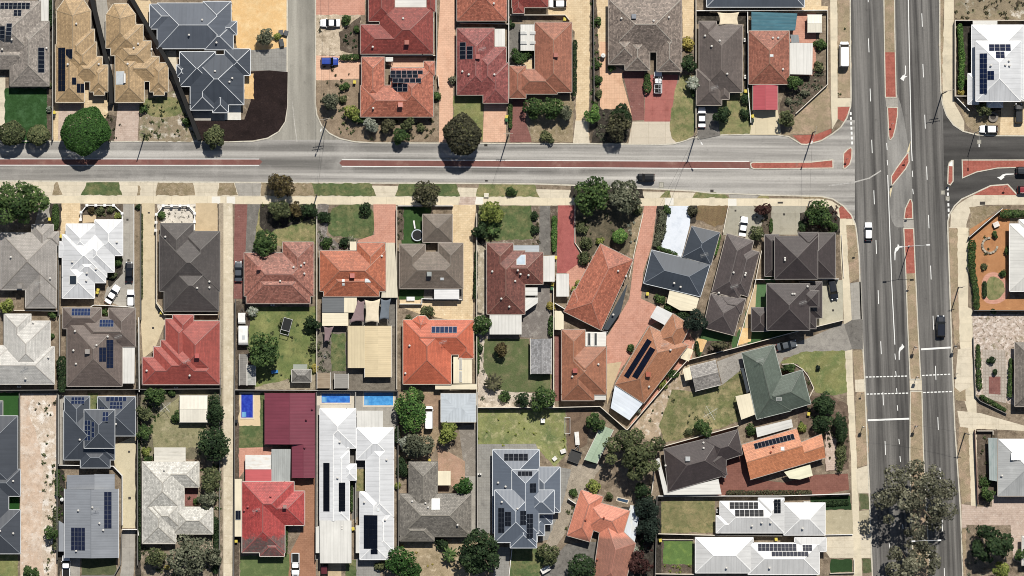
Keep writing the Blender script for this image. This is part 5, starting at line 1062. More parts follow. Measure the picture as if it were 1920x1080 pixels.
G('paving', '1541 525 1580 525 1581 600 1527 614 1530 595', ground('b8b39e', [('a8a38e', .5, .5, .7)], var=.07, fine=.08)); G('lawn', R4(1434, 468, 1453, 530), ground('4f7048', var=.1, fine=.2)); G('lawn', '1414 532 1438 532 1438 580 1410 580 1400 620 1392 640 1398 585', ground('52764a', var=.1, fine=.2)); G('paving', '1402 560 1420 520 1416 580 1392 650', BEIGE); G('lawn', '1409 622 1500 620 1400 650', ground('3f6036', var=.1, fine=.2)); G('paving', '1386 614 1410 616 1408 640 1382 648', SAND)
G('lawn', '1318 616 1380 632 1388 614 1384 650 1312 672 1306 650', ground('46663a', var=.1, fine=.2)); G('sand_yard', '1306 634 1326 638 1320 660 1304 660', SAND); G('garden_bed', '1326 640 1370 640 1374 655 1312 672', BED)
# south side, back yards
G('lawn', '446 575 592 575 592 728 446 728', ground('6a773f', [('949456', .3, .43, .62), ('4b6434', .6, .48, .68), ('8f8460', 1.0, .62, .74)], var=.18, fine=.26)); G('dirt_yard', '442 565 470 565 466 640 476 728 442 728', BED); G('dirt_yard', '500 720 595 700 595 730 460 730', ground('a49880', [('7a6e58', .8, .5, .68)], var=.2, fine=.3)); G('lawn', R4(621, 625, 648, 696), LAWN); G('garden_bed', '595 640 620 640 620 697 595 697', DARKBED_SHADE); G('paving', '655 556 742 556 742 612 655 612', DARKC); G('paving', '595 612 742 612 742 735 595 735', ground('7c7468', [('5c554c', .8, .5, .68)], var=.2, fine=.28)); G('lawn', R4(621, 626, 648, 696), LAWN)
G('lawn', '749 541 795 541 795 562 749 562', LAWND); G('court', '795 541 868 541 868 564 795 564', DARKC); G('dirt_yard', '895 590 912 590 920 640 930 730 1040 740 1040 764 896 766', ground('c8baa8', [('8d7f6c', .5, .5, .68), ('e0d4c6', .9, .54, .7)], var=.18, fine=.25)); G('lawn', '908 635 992 635 994 700 1034 702 1030 735 960 735 930 728 906 690', ground('5f6b40', [('7c7854', .4, .46, .66), ('4c5a34', .9, .5, .7), ('9a8c74', 1.4, .62, .74)], var=.18, fine=.28)); G('driveway', '1008 535 1030 535 1034 620 1034 636 975 632 980 600 984 585', ground('7f7872', [('a09a92', .6, .5, .68), ('5f5650', .9, .56, .7)], var=.16, fine=.22)); G('side_strip', '893 450 913 470 913 590 896 585', ground('a89c86', [('d0c6b4', .8, .5, .66)], var=.2, fine=.28)); G('paving', '1040 628 1053 628 1053 752 1040 752', MAROP)
G('paving', '892 -0 892 0 892 0', DARKC) if 0 else None
G('driveway', '1137 630 1185 600 1210 615 1160 700 1150 720 1138 720', TERRB); G('paving', '1138 682 1166 678 1150 722 1138 760', BEIGE); G('dirt_yard', '1290 620 1302 640 1296 672 1290 680 1170 806 1190 790 1210 752', TERRB); G('paving', '1300 660 1292 670 1270 700 1206 770 1212 752 1292 650', TERRB)
G('dry_yard', '1290 680 1300 700 1250 790 1230 835 1180 806', ground('b39d82', [('d8ccba', .8, .52, .66), ('8d7f60', .6, .5, .7)], var=.18, fine=.28)); G('lawn', '1260 730 1305 735 1352 722 1388 690 1398 735 1385 790 1320 812 1245 830 1236 800', ground('717446', [('a09268', .25, .42, .62), ('566438', .8, .5, .7), ('a89a78', 1.2, .6, .72)], var=.2, fine=.28)); G('driveway', '1344 678 1392 660 1394 690 1354 722', ground('a39e96', [('7f7a72', .9, .5, .68)], var=.16, fine=.24)); G('driveway', '1450 646 1500 640 1582 606 1598 655 1560 664 1470 670 1458 690', ground('9a958c', [('85807a', .6, .5, .68)], var=.12, fine=.18, joints=(3, 3, 0, .02))); G('lawn', '1462 680 1500 660 1584 657 1588 735 1560 742 1530 735 1514 700 1495 685', LAWNG); G('garden_bed', '1466 684 1495 682 1514 700 1524 728 1510 755 1504 694 1466 703', BED)
G('lawn', '895 768 1060 768 1062 850 1040 876 1012 845 922 838 895 836', ground('888c52', [('5f7040', .3, .46, .62), ('b2aa78', .6, .5, .68), ('a4946c', 1.1, .6, .72)], var=.18, fine=.28)); G('dirt_yard', '1062 768 1112 768 1100 835 1064 850', ground('7a6552', [('5f4e40', .6, .5, .7)], var=.2, fine=.28)); G('paving', '896 833 1004 832 1010 845 924 845 920 1000 896 1000', GREYP); G('paving', '1050 876 1072 880 1056 940 1034 1010 1010 1016 1040 960', GREYP)
G('dirt_yard', '1072 872 1130 870 1100 920 1088 918 1060 1000 1030 1040 1000 1080 1020 1030 1060 930', ground('a29684', [('c8bcaa', .8, .52, .68), ('6f6450', .8, .54, .7)], var=.2, fine=.3)); G('driveway', '1062 1020 1106 1016 1128 1016 1118 1060 1108 1100 1000 1100 1040 1045', DARKC); G('driveway', '936 1026 957 1026 952 1100 920 1100', GREYP); G('lawn', '958 1027 1006 1027 1022 1050 1005 1100 955 1100', LAWN)
G('dirt_yard', '748 735 826 735 828 792 822 835 800 862 748 870', ground('9b8668', [('b39d80', .6, .5, .68), ('6e5d48', .9, .55, .7)], var=.2, fine=.28)); G('paving', '860 800 892 795 892 893 872 893', ground('8d857a', [('a79f94', .8, .5, .68), ('6c655c', .9, .56, .7)], var=.16, fine=.26)); G('paving', '820 835 872 865 872 915 850 915 822 885', ground('b8937a', [('a08468', .5, .46, .64), ('caa890', 1.0, .54, .7), ('8f7c64', .9, .6, .72)], var=.14, fine=.2)); G('driveway', '795 738 828 738 828 800 795 800', ground('9b8068', [('85705c', .8, .5, .7)], var=.18, fine=.24)); G('paving', '872 893 893 893 893 1005 880 1005', GREYC); G('dry_garden', '748 1015 895 1008 895 1100 748 1100', ground('ab9878', [('8d7d5c', .5, .48, .66), ('c4b396', .9, .54, .7)], var=.18, fine=.3))
# pools block
G('paving', '441 736 488 736 488 802 441 802', ground('dcc49a', var=.06, fine=.06)); G('lawn', '447 798 496 798 496 840 447 840', LAWN); G('paving', '447 840 512 838 510 858 460 855 460 880 447 898', TERRB); G('lawn', '488 736 496 736 496 800 488 800', LAWN); G('driveway', '545 895 592 895 592 1100 540 1100 540 1044 571 985 551 930', ground('a8795c', [('96694e', .5, .5, .7), ('b88a6c', 1.0, .55, .72)], var=.1, fine=.14, joints=(.9, .45, .5, .03))); G('lawn', '450 1043 542 1038 542 1100 450 1100', ground('5f7040', [('77824e', .5, .5, .7)], var=.15, fine=.22)); G('side_strip', '438 736 448 736 448 1100 438 1100', BED)
G('paving', '594 734 668 734 668 770 594 770', ground('cfc6b4', var=.06, fine=.08)); G('paving', '668 734 744 734 744 805 668 805', GREYC); G('paving', '592 760 600 760 600 1050 592 1050', GREYC); G('driveway', '598 1050 640 1050 640 1100 600 1100', BEIGE); G('driveway', '668 1046 714 1048 712 1100 668 1100', GREYP); G('lawn', '648 1050 668 1050 668 1100 648 1100', LAWN); G('court', '650 840 688 862 686 960 660 975 654 880', DARKC); G('lawn', '669 880 686 880 686 920 669 920', LAWNF)
# west bottom
G('lawn', R4(-20, 736, 36, 786), ground('2f5a26', var=.08, fine=.14)); G('lawn', R4(15, 928, 36, 958), ground('1f4a1a', var=.08, fine=.14)); G('sand_strip', '38 738 106 738 106 1100 38 1100', ground('cdb49c', [('d9c8b6', .3, .46, .64), ('b59c84', .7, .5, .7), ('dcd4ca', 1.0, .58, .7)], var=.12, fine=.18)); G('rubble_strip', '62 738 106 738 106 1100 84 1100 76 1000 84 900 72 820 50 770', ground('cbb8a2', [('e2d9cd', .45, .48, .6), ('8d7d64', .8, .58, .66), ('5a5038', 1.7, .61, .67)], var=.14, fine=.25), curve=1); G('lawn', '-20 1038 34 1038 34 1100 -20 1100', LAWNG); G('lawn', R4(165, 737, 184, 768), LAWN); G('paving', '108 736 122 744 122 870 108 870', GREYC); G('driveway', '206 838 254 817 256 990 229 990 229 890 218 880', ground('cbbf9e', [('bbb08e', .5, .5, .7)], var=.07, fine=.1)); G('driveway', '229 995 254 995 252 1060 248 1100 222 1100 228 1060', GREYC); G('side_strip', '254 580 268 735 268 1100 254 1100', DARKBED_SHADE); G('driveway', '118 1042 150 1046 150 1100 118 1100', GREYC); G('lawn', '152 1046 218 1042 218 1078 152 1078', ground('5a6040', [('3f4a30', .5, .5, .7)], var=.18, fine=.26)); G('garden', '108 870 122 888 120 1045 108 1100', DARKBED_SHADE)
G('garden', '264 728 416 728 416 860 264 860', ground('77705a', [('a0987a', .4, .5, .68), ('4f5238', .8, .5, .7)], var=.2, fine=.28)); G('lawn', '300 770 336 745 336 790 390 792 372 838 290 842 280 800', ground('8f8a64', [('a89e7c', .5, .5, .68), ('6a7048', .8, .52, .7)], var=.16, fine=.26)); G('garden', '264 1000 330 1019 400 1000 416 860 418 1100 264 1100', ground('8b7d6a', [('c8b8a4', .7, .55, .68), ('55503c', .8, .5, .7)], var=.2, fine=.3)); G('court', '345 915 372 915 366 948 345 948', MAROP)
# villas bottom right
G('lawn', '1236 940 1340 936 1340 998 1236 1000', ground('7c7a4e', [('9c8e62', .3, .43, .63), ('5f6a40', .8, .5, .7)], var=.18, fine=.28)); G('driveway', '1340 905 1348 898 1360 860 1405 850 1408 898 1470 905 1530 890 1590 888 1592 918 1530 930 1345 932', ground('8d5d50', [('7c5047', .5, .5, .7), ('9e6c5e', 1.0, .55, .72)], var=.1, fine=.14, joints=(.9, .45, .5, .03))); G('lawn', R4(1243, 1012, 1300, 1058), ground('5d7a3a', [('77903f', .5, .5, .7)], var=.12, fine=.2)); G('garden_bed', R4(1236, 1004, 1300, 1074), BED); G('lawn', R4(1244, 1014, 1299, 1058), ground('5d7a3a', [('77903f', .5, .5, .7)], var=.12, fine=.2)); G('lawn', '1520 932 1594 930 1596 955 1520 956', ground('2c4426', var=.12, fine=.2)); G('driveway', '1547 957 1598 956 1600 1001 1547 1002', DRIVG); G('driveway', '1548 1004 1600 1002 1601 1046 1556 1046 1548 1034', CONC); G('lawn', R4(1557, 1048, 1598, 1073), ground('2f4a28', var=.12, fine=.2)); G('garden', '1500 740 1560 742 1590 760 1592 880 1548 884 1545 815 1495 800', ground('6b5a4c', [('8a7566', .6, .5, .68), ('4a4034', .8, .54, .7)], var=.2, fine=.3)); G('dirt_yard', '1548 795 1572 830 1570 880 1548 884', PINKP)
G('court', '1165 950 1182 950 1240 935 1240 1080 1190 1080', DARKBED_SHADE)
# swimming pools
pool('deep blue lap pool on pale paving beside the maroon garage', '452.5 738 474 738 474 783 452.5 783', '1b2f9a', '2a48b4'); pool('blue rectangular pool beside white long house with solar strips', '603 738 656 738 656 755 603 755', '1c5fb4', '2f7fd0'); pool('turquoise corner pool with steps by the tree', '683 736 737 736 737 760 683 760', '2a7fc0', '3f9ad8'); pool('small dark plunge pool behind the orange and brown house', '1158 933 1178 938 1176 943 1157 938', '2a3f52', '38506a', w=.2)
# ================================================================== FENCES AND WALLS
W_ = dict(hexc='e9e6de', cap='f0eee8'); L_ = dict(hexc='d8cdb8', cap='e2d8c6'); D_ = dict(hexc='5a5855', cap='77746f'); GN = dict(hexc='8f8c86', cap='b0ada6')
SHADE_BAND = dict(hexc='1c1a19', cap='151413', w=.85)  # fence thickened and blackened so it carries its cast shadow band
for lab, p, st, h in [
 ('grey boundary fence beside the tan house with a black solar column', '99 -10 98 262', GN, 1.8), ('diagonal fence with painted-in shadow band between the two tan houses', '170 -10 207 144 208 194', SHADE_BAND, 2.4), ('tall diagonal fence with painted-in shadow band above the dry corner garden', '242 -10 280 56 326 136 374 262', SHADE_BAND, 2.8), ('pale rear fence between the dark red and courtyard houses', '678 104 816 104', L_, 1.8), ('dark side fence beside the terracotta driveway', '818 -10 819 105 817 140', GN, 1.7), ('cream fence between the courtyard garden and terracotta drive', '821 140 823 162', L_, 1.5),
 ('low cream wall behind the speckled red house', '862 43 955 45', L_, 1.7), ('thin white fence between speckled red and brown orange houses', '954 -10 954 180', W_, 1.8), ('cream courtyard wall with a corner by the beige drive', '957 28 1060 28 1068 38', L_, 1.6), ('dark boundary fence beside the long beige driveway', '1113 -10 1114 190', D_, 1.6), ('white boundary fence beside the grey brown house with broken caps', '1305 -10 1305 240', L_, 1.7), ('white wall under the top edge slate roof', '1306 20 1552 19', W_, 1.7), ('white fence between grey brown and orange brown houses', '1402 22 1402 160 1408 230', W_, 1.6), ('angled cream garden wall above the dry corner', '1552 20 1552 158 1492 213', L_, 1.2),
 ('cream perimeter wall of the white two storey house', '1930 38 1791 38 1791 180 1815 180', L_, 1.8), ('short angled white wall by the white two storey house', '1793 182 1818 208', W_, 1.2), ('dark slat wall with white pillars at the brick courtyard corner', '1817 445 1848 418 1880 391', dict(hexc='3a3a3c', cap='d8d6d0'), 1.9), ('dark fence between brick courtyard and stone chip yard', '1826 582 1990 582', D_, 1.9), ('dark low wall curving round the paved garden', '1825 632 1829 742 1838 752 1888 776', D_, .9), ('dark side wall beside the silver metal house', '1828 806 1834 945', dict(hexc='6a4a42', cap='8a6a60'), 1.5), ('low cream wall above the silver metal house', '1832 808 1862 808 1862 815', L_, 1.2),
 ('thin dark fence between taupe and white houses', '110 440 109 592', D_, 1.8), ('cream wall below the taupe house', '22 582 108 583', L_, 1.7), ('long thin fence between white house and grey driveway', '251 383 251 580', W_, .5), ('dark thin fence along the beige driveway', '264 386 264 600', D_, 1.5), ('white wall across the grey car court', '170 575 176 572 204 573 252 576', W_, 1.4), ('fence beside the dark grey house along the beige drive', '293 405 293 568 308 590 408 590', L_, 1.7), ('thin fence between brown and bright red houses', '260 595 261 735', W_, 1.8), ('long dark rear fence across the western back yards', '-20 732 412 729', D_, 1.9), ('fence between brown house and pale grey house', '112 590 111 732', GN, 1.7),
 ('brown fence along the lane beside the bright red house', '411 590 413 740', D_, 1.6), ('long dark fence on the east edge of the lane', '441 560 440 735 438 1100', D_, 1.8), ('white fence between mottled pink and orange houses', '594 383 594 730', L_, 1.7), ('cream rear fence above the pools', '441 731 596 732', GN, 1.8), ('dark rear fence above the two blue pools', '596 732 746 733', D_, 1.9), ('white fence between orange and grey brown houses', '744 386 744 730', L_, 1.7), ('white low wall in front of the trampoline lawn', '746 386 850 386', W_, 1.2), ('white wall behind the grey brown house', '749 570 791 570 791 560 866 562', W_, 1.4), ('fence between grey brown and boxed skylight houses', '894 400 894 760', L_, 1.7), ('cream fence along the old shed yard', '1038 540 1038 765', L_, 1.7), ('white rear wall below the old grey shed yard', '896 764 1040 764 1125 762 1175 806', L_, 1.9), ('tall pale wall beside the pale blue flat shed', '895 735 895 1010', GN, 1.9), ('dark fence beside turquoise pool and slate tiled house', '746 735 747 1050', D_, 1.8), ('dark fence between maroon garage and white houses', '593 735 592 1050', D_, 1.7), ('fence between the two white long houses', '667 735 667 980', GN, 1.7),
 ('low cream edge wall of the red driveway garden', '1078 385 1078 455 1094 478', L_, .5), ('white kerb wall beside the narrow terracotta driveway', '1206 400 1190 470 1180 520', L_, .7), ('white wall below the angled red orange house', '1040 568 1060 580 1128 620 1140 622', W_, 1.7), ('pale diagonal fence beside the angled solar house', '1300 645 1292 672 1262 705 1176 806', L_, 1.8), ('long pale diagonal boundary wall below the dark brown houses', '1290 675 1380 652 1500 620 1582 600', L_, 1.9), ('cream thin wall between the angled brown and dark brown houses', '1428 470 1414 540 1382 650', L_, 1.7), ('white wall between the two dark brown houses', '1415 524 1573 523', W_, 1.7), ('cream fence beside the glossy white driveway lawn', '1366 386 1356 436', L_, .8), ('cream wall along the corner footpath', '1578 440 1582 520', L_, .5), ('pale curved garden edging wall on the green lawn', '1466 683 1488 682 1505 692 1516 706 1526 728 1516 748', L_, .35), ('cream fence above the angled white patio house', '1240 838 1385 798', L_, 1.7), ('white fence above the two white villas', '1234 930 1460 930 1594 926', W_, 1.8), ('cream fence between the two white villas', '1234 1001 1350 1004 1548 1005', L_, 1.7), ('cream garden edging round the small square lawn', '1242 1012 1300 1012', L_, .4), ('cream bottom boundary fence of the square lawn', '1228 1076 1302 1077', L_, 1.5), ('fence between black trees and villa lawns', '1232 930 1228 1100', D_, 1.7), ('white low wall by the villa driveway', '1547 1003 1599 1002', W_, .6), ('cream low wall at the bottom villa garden', '1556 1075 1602 1074 1602 1048', L_, .6),
 ('dark fence beside the sand strip and slate house', '36 738 36 925', D_, 1.8), ('dark fence on the east side of the sand strip', '107 738 107 1050', D_, 1.6), ('white cross wall below the slate two storey house', '110 872 212 874 229 892 229 985', W_, 1.4), ('dark fence along the cream side driveway', '258 738 258 1060', D_, 1.7), ('white gate wall across the grey end of the drive', '229 993 258 993 260 1004', W_, 1.6), ('dark fence around the small dark lawn', '152 1079 214 1079 226 1058 228 1000', D_, 1.3), ('dark fence between lane and pale lichen house', '412 740 411 1090', D_, 1.2), ('fence beside the slate two storey house with arrays', '110 740 110 870', GN, 1.7), ('thin fence beside the slate blue house drive', '960 1030 952 1100', W_, .4), ('white fence angled by the orange two-tone house', '1065 935 1080 945', W_, 1.4), ('pale wall beside the small bin court', '1230 860 1222 925', L_, 1.6)]:
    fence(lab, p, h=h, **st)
# baluster walls of two front gardens: pillars and rails
for lab, p in (('white pillared front wall of the white metal house', '152 412 153 398 164 385 214 385 230 400 230 414'), ('white pillared front wall of the dark grey house', '293 432 294 402 307 386 354 386 366 400 365 432')):
    q = pts(p); t = Thing('garden_wall', lab, 'wall', sum(a[0] for a in q)/len(q), sum(a[1] for a in q)/len(q), 'white pillared garden walls', px=False)
    V, F = strip(q, .18, 0, .5); t.part('base', V, F, plain('efeeea')); V, F = strip(q, .2, .95, 1.08); t.part('rail', V, F, plain('f2f1ee'))
    for a, b in zip(q, q[1:]):
        k = max(1, round(math.hypot(b[0]-a[0], b[1]-a[1])/2.2))
        for j in range(k):
            m = MB().box((a[0]+(b[0]-a[0])*j/k, a[1]+(b[1]-a[1])*j/k, .65), (.5, .5, 1.3)).box((a[0]+(b[0]-a[0])*j/k, a[1]+(b[1]-a[1])*j/k, 1.34), (.62, .62, .1)); t.part('pillar', m.V, m.F, plain('f2f1ee'))
# ================================================================== TREES AND SHRUBS
for a in [
 ('olive', 22, 250, 24, 'round olive street tree at the west edge above the road', {'dome': True, 'lobes': 30, 'sh': .88}), ('olive', 72, 253, 20, 'smaller round olive tree between the green lawn and the road', {'dome': True, 'lobes': 30, 'sh': .88}), ('deep', 160, 246, 44, 'huge dense round dark green tree by the pink paved drive', {'dome': True, 'lobes': 60, 'sh': .93, 'h': 7.5, 'size': .3, 'dens': 1.2}),
 ('pale', 92, 205, 6, 'small pale shrub beside the dark green lawn corner'), ('olive', 92, 160, 6, 'thin shrub at the side of the lichen-grey house'), ('green', 268, 205, 9, 'dark shrub at the front corner of the solar heater house'), ('green', 350, 228, 9, 'shrub at the foot of the tall diagonal fence'), ('olive', 402, 258, 23, 'loose grey-green tree on the edge of the dark mulch', {'sh': .35}),
 ('grey', 500, 70, 17, 'grey olive bush on the yellow sand lot'), ('lime', 520, 68, 7, 'yellow-green shrub joined to the bush on the sand lot'), ('green', 649, 38, 10, 'shrub in front of the parked white sedan'), ('grey', 617, 187, 19, 'grey-green tree beside the corner power pole'), ('green', 646, 163, 9, 'dark shrub beside the yellow bin on the terracotta drive'), ('olive', 643, 186, 9, 'olive shrub below the terracotta drive'), ('lime', 661, 210, 15, 'yellow-green rounded bush at the courtyard house corner'), ('green', 673, 222, 13, 'dark bush touching the yellow-green rounded bush'), ('pale', 695, 236, 15, 'white flowering bush under the courtyard house eaves'), ('brown', 727, 234, 14, 'brownish bush beside the white flowering bush'), ('olive', 763, 232, 14, 'olive bush with orange flowers below the roof cooler'), ('green', 752, 257, 17, 'dark leafy bush overhanging the road kerb'), ('olive', 790, 240, 8, 'small bush at the east end of the courtyard house front'), ('green', 818, 180, 10, 'dark shrub by the terracotta lane side of the courtyard house'), ('green', 667, 55, 7, 'small garden shrub beside the dark red house wall'),
 ('brown', 867, 253, 36, 'large dense brown olive tree beside the orange driveway', {'dome': True, 'lobes': 50, 'sh': .85}), ('green', 1000, 203, 19, 'bright rounded tree before the brown orange house', {}), ('green', 1031, 203, 23, 'darker tree joined to the bright rounded tree'), ('grey', 1058, 212, 15, 'grey bush at the corner of the brown orange house'), ('olive', 1028, 256, 12, 'olive shrub on the dry verge near the kerb'), ('green', 968, 106, 17, 'dark courtyard tree beside the striped white patio'), ('green', 988, 101, 11, 'smaller courtyard shrub under the striped patio edge'), ('grey', 850, 148, 10, 'bluish shrub beside the speckled red house'), ('dark', 957, 45, 8, 'dark shrub behind the speckled red house patio'),
 ('bright', 1115, 214, 17, 'bright green bush at the corner of the long beige driveway'), ('brown', 1158, 240, 27, 'brown twiggy bush beside the tiled crossover', {'sh': .3, 'dens': .7}), ('dark', 1165, 215, 20, 'dark leafy bush at the foot of the peach terrace'), ('green', 1121, 40, 8, 'shrub in the strip beside the big brown grey house'), ('green', 1122, 122, 7, 'small shrub beside the peach terrace top'), ('green', 1122, 150, 8, 'middle shrub beside the peach terrace'), ('olive', 1122, 175, 8, 'lower shrub beside the peach terrace'), ('green', 1146, 127, 8, 'shrub tucked under the big brown grey eaves'),
 ('yellow', 1292, 82, 13, 'yellow flowering bush beside the big brown grey house'), ('dark', 1292, 118, 16, 'dark tree beside the big brown grey house'), ('green', 1304, 172, 9, 'green shrub beside the spiky palm'), ('dark', 1355, 218, 17, 'dark rounded bush beside the parked white coupe'), ('dark', 1396, 186, 10, 'dark shrub by the long grey brown house'), ('dark', 1397, 215, 11, 'dark bush beside the pale carport driveway'), ('green', 1490, 155, 15, 'round green tree beside the white carport roof'), ('olive', 1475, 220, 17, 'olive grey bush beside the red carport driveway', {'sh': .35}), ('green', 1538, 83, 12, 'green tree beside the cream flat shed'), ('olive', 1535, 125, 10, 'small olive bush on the terraced bank'), ('grey', 1510, 175, 8, 'grey bank plant above the angled cream wall'), ('grey', 1478, 190, 7, 'small grey plant on the bank beside the carport'),
 ('yellow', 1801, 173, 6, 'yellow shrub inside the cream perimeter wall'), ('olive', 1845, 205, 14, 'brown olive bush before the white two storey house', {'sh': .3}), ('green', 1865, 440, 7, 'small green shrub in the brick courtyard stone ring'), ('green', 1888, 470, 8, 'green shrub against the white house in the brick courtyard'), ('olive', 1845, 500, 6, 'small bush between courtyard hedge and stone ring'), ('green', 1880, 512, 7, 'green shrub above the small oval lawn'), ('dark', 1862, 585, 6, 'dark shrub at the lower edge of the brick courtyard'),
 ('green', 38, 385, 50, 'big spreading green tree over the taupe house', {'ry': 48, 'lobes': 26, 'lr': (.16, .4), 'spread': .82}), ('red', 172, 395, 7, 'reddish shrub inside the pillared front garden'), ('olive', 190, 394, 8, 'olive shrub in the middle of the pillared front garden'), ('olive', 207, 393, 7, 'olive shrub at the east end of the pillared front garden'), ('lime', 221, 405, 7, 'lime shrub at the corner of the pillared front garden'), ('dark', 258, 387, 6, 'dark shrub at the head of the narrow garden strip'), ('green', 303, 405, 8, 'dark creeper shrub in the statue garden corner'), ('green', 222, 492, 8, 'shrub beside the white house steps'), ('olive', 212, 518, 7, 'low shrub near the parked black hatch'),
 ('red', 526, 350, 25, 'reddish brown street tree on the south verge'), ('olive', 524, 395, 21, 'olive green tree in front of mottled pink house'), ('red', 556, 392, 14, 'small reddish tree beside the olive front tree'), ('dark', 580, 395, 15, 'dark shrub at the white fence by the footpath'), ('green', 497, 455, 26, 'glossy rounded flowering tree at the mottled pink house', {'lobes': 40, 'lr': (.25, .36), 'sh': .7}), ('dark', 607, 405, 13, 'dark shrub in the grey garden bed by the fence'), ('green', 612, 456, 11, 'leafy shrub at the front of the orange house'), ('dark', 684, 393, 12, 'clipped dark round shrub on the front lawn', {'sh': .8}), ('dark', 645, 455, 10, 'dark shrub beside the silver agave'),
 ('brown', 799, 362, 25, 'brownish street tree before the trampoline lawn', {'sh': .4}), ('lime', 921, 397, 23, 'yellow-green leafy tree at the boxed skylight house front'), ('dark', 902, 432, 17, 'dark tree between the beige drive and front lawn'), ('green', 960, 358, 10, 'small street shrub on the patchy verge'), ('dark', 1003, 405, 8, 'dark bed shrub beside the grey driveway'), ('dark', 1003, 430, 8, 'lower dark bed shrub beside the grey driveway'),
 ('green', 1109, 365, 37, 'large dark round tree at the head of the red driveway', {'lobes': 40, 'lr': (.24, .38), 'sh': .65}), ('grey', 1173, 367, 33, 'large grey-green tree beside the narrow terracotta drive', {'lobes': 36, 'lr': (.24, .38), 'sh': .6}), ('olive', 1091, 427, 12, 'rounded shrub at the head of the red driveway bed'), ('olive', 1098, 455, 12, 'middle rounded shrub along the red driveway'), ('olive', 1096, 485, 13, 'lower rounded shrub along the red driveway'), ('bright', 1162, 443, 14, 'clipped bright round bush on the shaded garden', {'dome': True, 'lobes': 30, 'sh': .88}), ('olive', 1195, 395, 9, 'olive shrub by the footpath gate'), ('lime', 1125, 452, 8, 'lime shrub above the angled red orange house'), ('lime', 1085, 540, 12, 'leafy shrub at the foot of the red driveway'),
 ('maroon', 1431, 391, 16, 'dark maroon shrub on the driveway island', {'ry': 11, 'sh': .75}), ('green', 1536, 403, 26, 'green rounded tree at the corner dark brown house', {'lobes': 30, 'sh': .6}), ('olive', 1420, 438, 14, 'olive bush beside the parked white sedan on grey paving'), ('green', 1562, 425, 10, 'green hedge bush along the corner footpath'), ('green', 1558, 445, 9, 'lower hedge bush along the corner footpath'),
 ('dark', 1505, 425, 10, 'dark low shrub on the corner house drive'), ('green', 1250, 395, 9, 'shrub at the top of the driveway hedge bed'), ('brown', 1299, 397, 10, 'brown shrub beside the glossy white driveway'),
 ('lime', 13, 572, 16, 'yellow-green bush between taupe and pale grey houses'), ('green', 197, 586, 7, 'small bush between two brown roof gables'), ('green', 98, 590, 8, 'shrub beside the pale grey house terrace'), ('green', 96, 630, 6, 'narrow shrub by the pale grey house wall'), ('green', 291, 744, 18, 'green round tree behind the bright red house', {}), ('olive', 270, 775, 15, 'olive bush along the side fence of the cream shed yard'), ('green', 322, 735, 8, 'small shrub behind the bright red house fence'), ('green', 332, 782, 11, 'rounded bush beside the cream back yard shed'),
 ('green', 494, 656, 35, 'big round green tree on the back lawn', {'lobes': 55, 'lr': (.2, .32), 'sh': .7}), ('dark', 586, 604, 15, 'dark tree against the white fence near shade sails'), ('olive', 590, 650, 9, 'straggling shrub along the white fence by the lawn'), ('olive', 530, 604, 9, 'scraggy shrub beside the black frame swing'), ('yellow', 590, 690, 7, 'dry shrub near the mossy tiled shed'),
 ('bright', 768, 770, 29, 'tall yellow-green tree beside the turquoise pool', {'ry': 42}), ('green', 901, 609, 19, 'flowering green tree at the corner of the white patio'), ('olive', 800, 584, 13, 'bushy clump above the vivid orange roof'), ('olive', 765, 594, 7, 'small clump beside the vivid orange roof'), ('red', 940, 655, 15, 'reddish small tree on the patchy back lawn'), ('green', 945, 745, 11, 'small bush on the bare sandy edge'), ('dark', 980, 750, 14, 'dark bush beside the round tree on the sandy edge'), ('green', 1018, 748, 25, 'round green tree in the lower corner of the old shed yard'), ('yellow', 1034, 573, 9, 'yellowish shrub on the old shed driveway'), ('dark', 900, 655, 8, 'dark shrub along the side fence by the orange house'), ('green', 784, 742, 11, 'green bush in the shaded corner beside the white van'), ('green', 1116, 792, 19, 'green tree beside the pale green angled shed'),
 ('black', 1303, 602, 22, 'very dark tree behind the cream rear patio'), ('dark', 1280, 592, 13, 'dark bush beside the angled white patio'), ('green', 1256, 577, 11, 'green bush below the slate blue house patio'), ('green', 1236, 560, 10, 'green bush beside the yellow bin on the terracotta court'), ('green', 1259, 700, 12, 'bush along the diagonal fence of the solar house'), ('lime', 1243, 722, 8, 'lime shrub on the diagonal fence line'), ('green', 1184, 654, 8, 'shrub on the edge of the terracotta court'), ('green', 1321, 801, 18, 'green bush on the dry lawn by the fence'), ('brown', 1350, 648, 16, 'brown scrubby bush below the diagonal wall', {'ry': 9, 'sh': .3}), ('green', 1478, 690, 13, 'shrub in the curved bed of the green roofed house', {'ry': 8}), ('pale', 1196, 768, 8, 'pale shrub below the pale blue patio'), ('olive', 1290, 810, 9, 'low dry shrub on the back fence of the dry lawn'), ('green', 1408, 806, 11, 'bush between dark brown and light orange roofs'), ('lime', 1503, 803, 9, 'lime bush beside the light orange roof'),
 ('dark', 1546, 758, 23, 'dark shrub with white flowers on the corner of the lawn'), ('dark', 1542, 795, 20, 'dark shrub below the white flowered shrub'), ('black', 1534, 690, 5, 'tiny dark shrub on the side lawn'), ('dark', 1574, 800, 15, 'upper dark shrub along the main road footpath', {'ry': 34}), ('olive', 1578, 855, 12, 'lower brown green shrub along the main road footpath', {'ry': 26}),
 ('dark', 1860, 677, 8, 'clipped dark shrub on the square paving'), ('dark', 1865, 697, 7, 'smaller clipped shrub on the square paving'), ('green', 1853, 925, 14, 'green bush beside the silver metal house'), ('green', 1848, 905, 10, 'upper green bush by the silver metal house'),
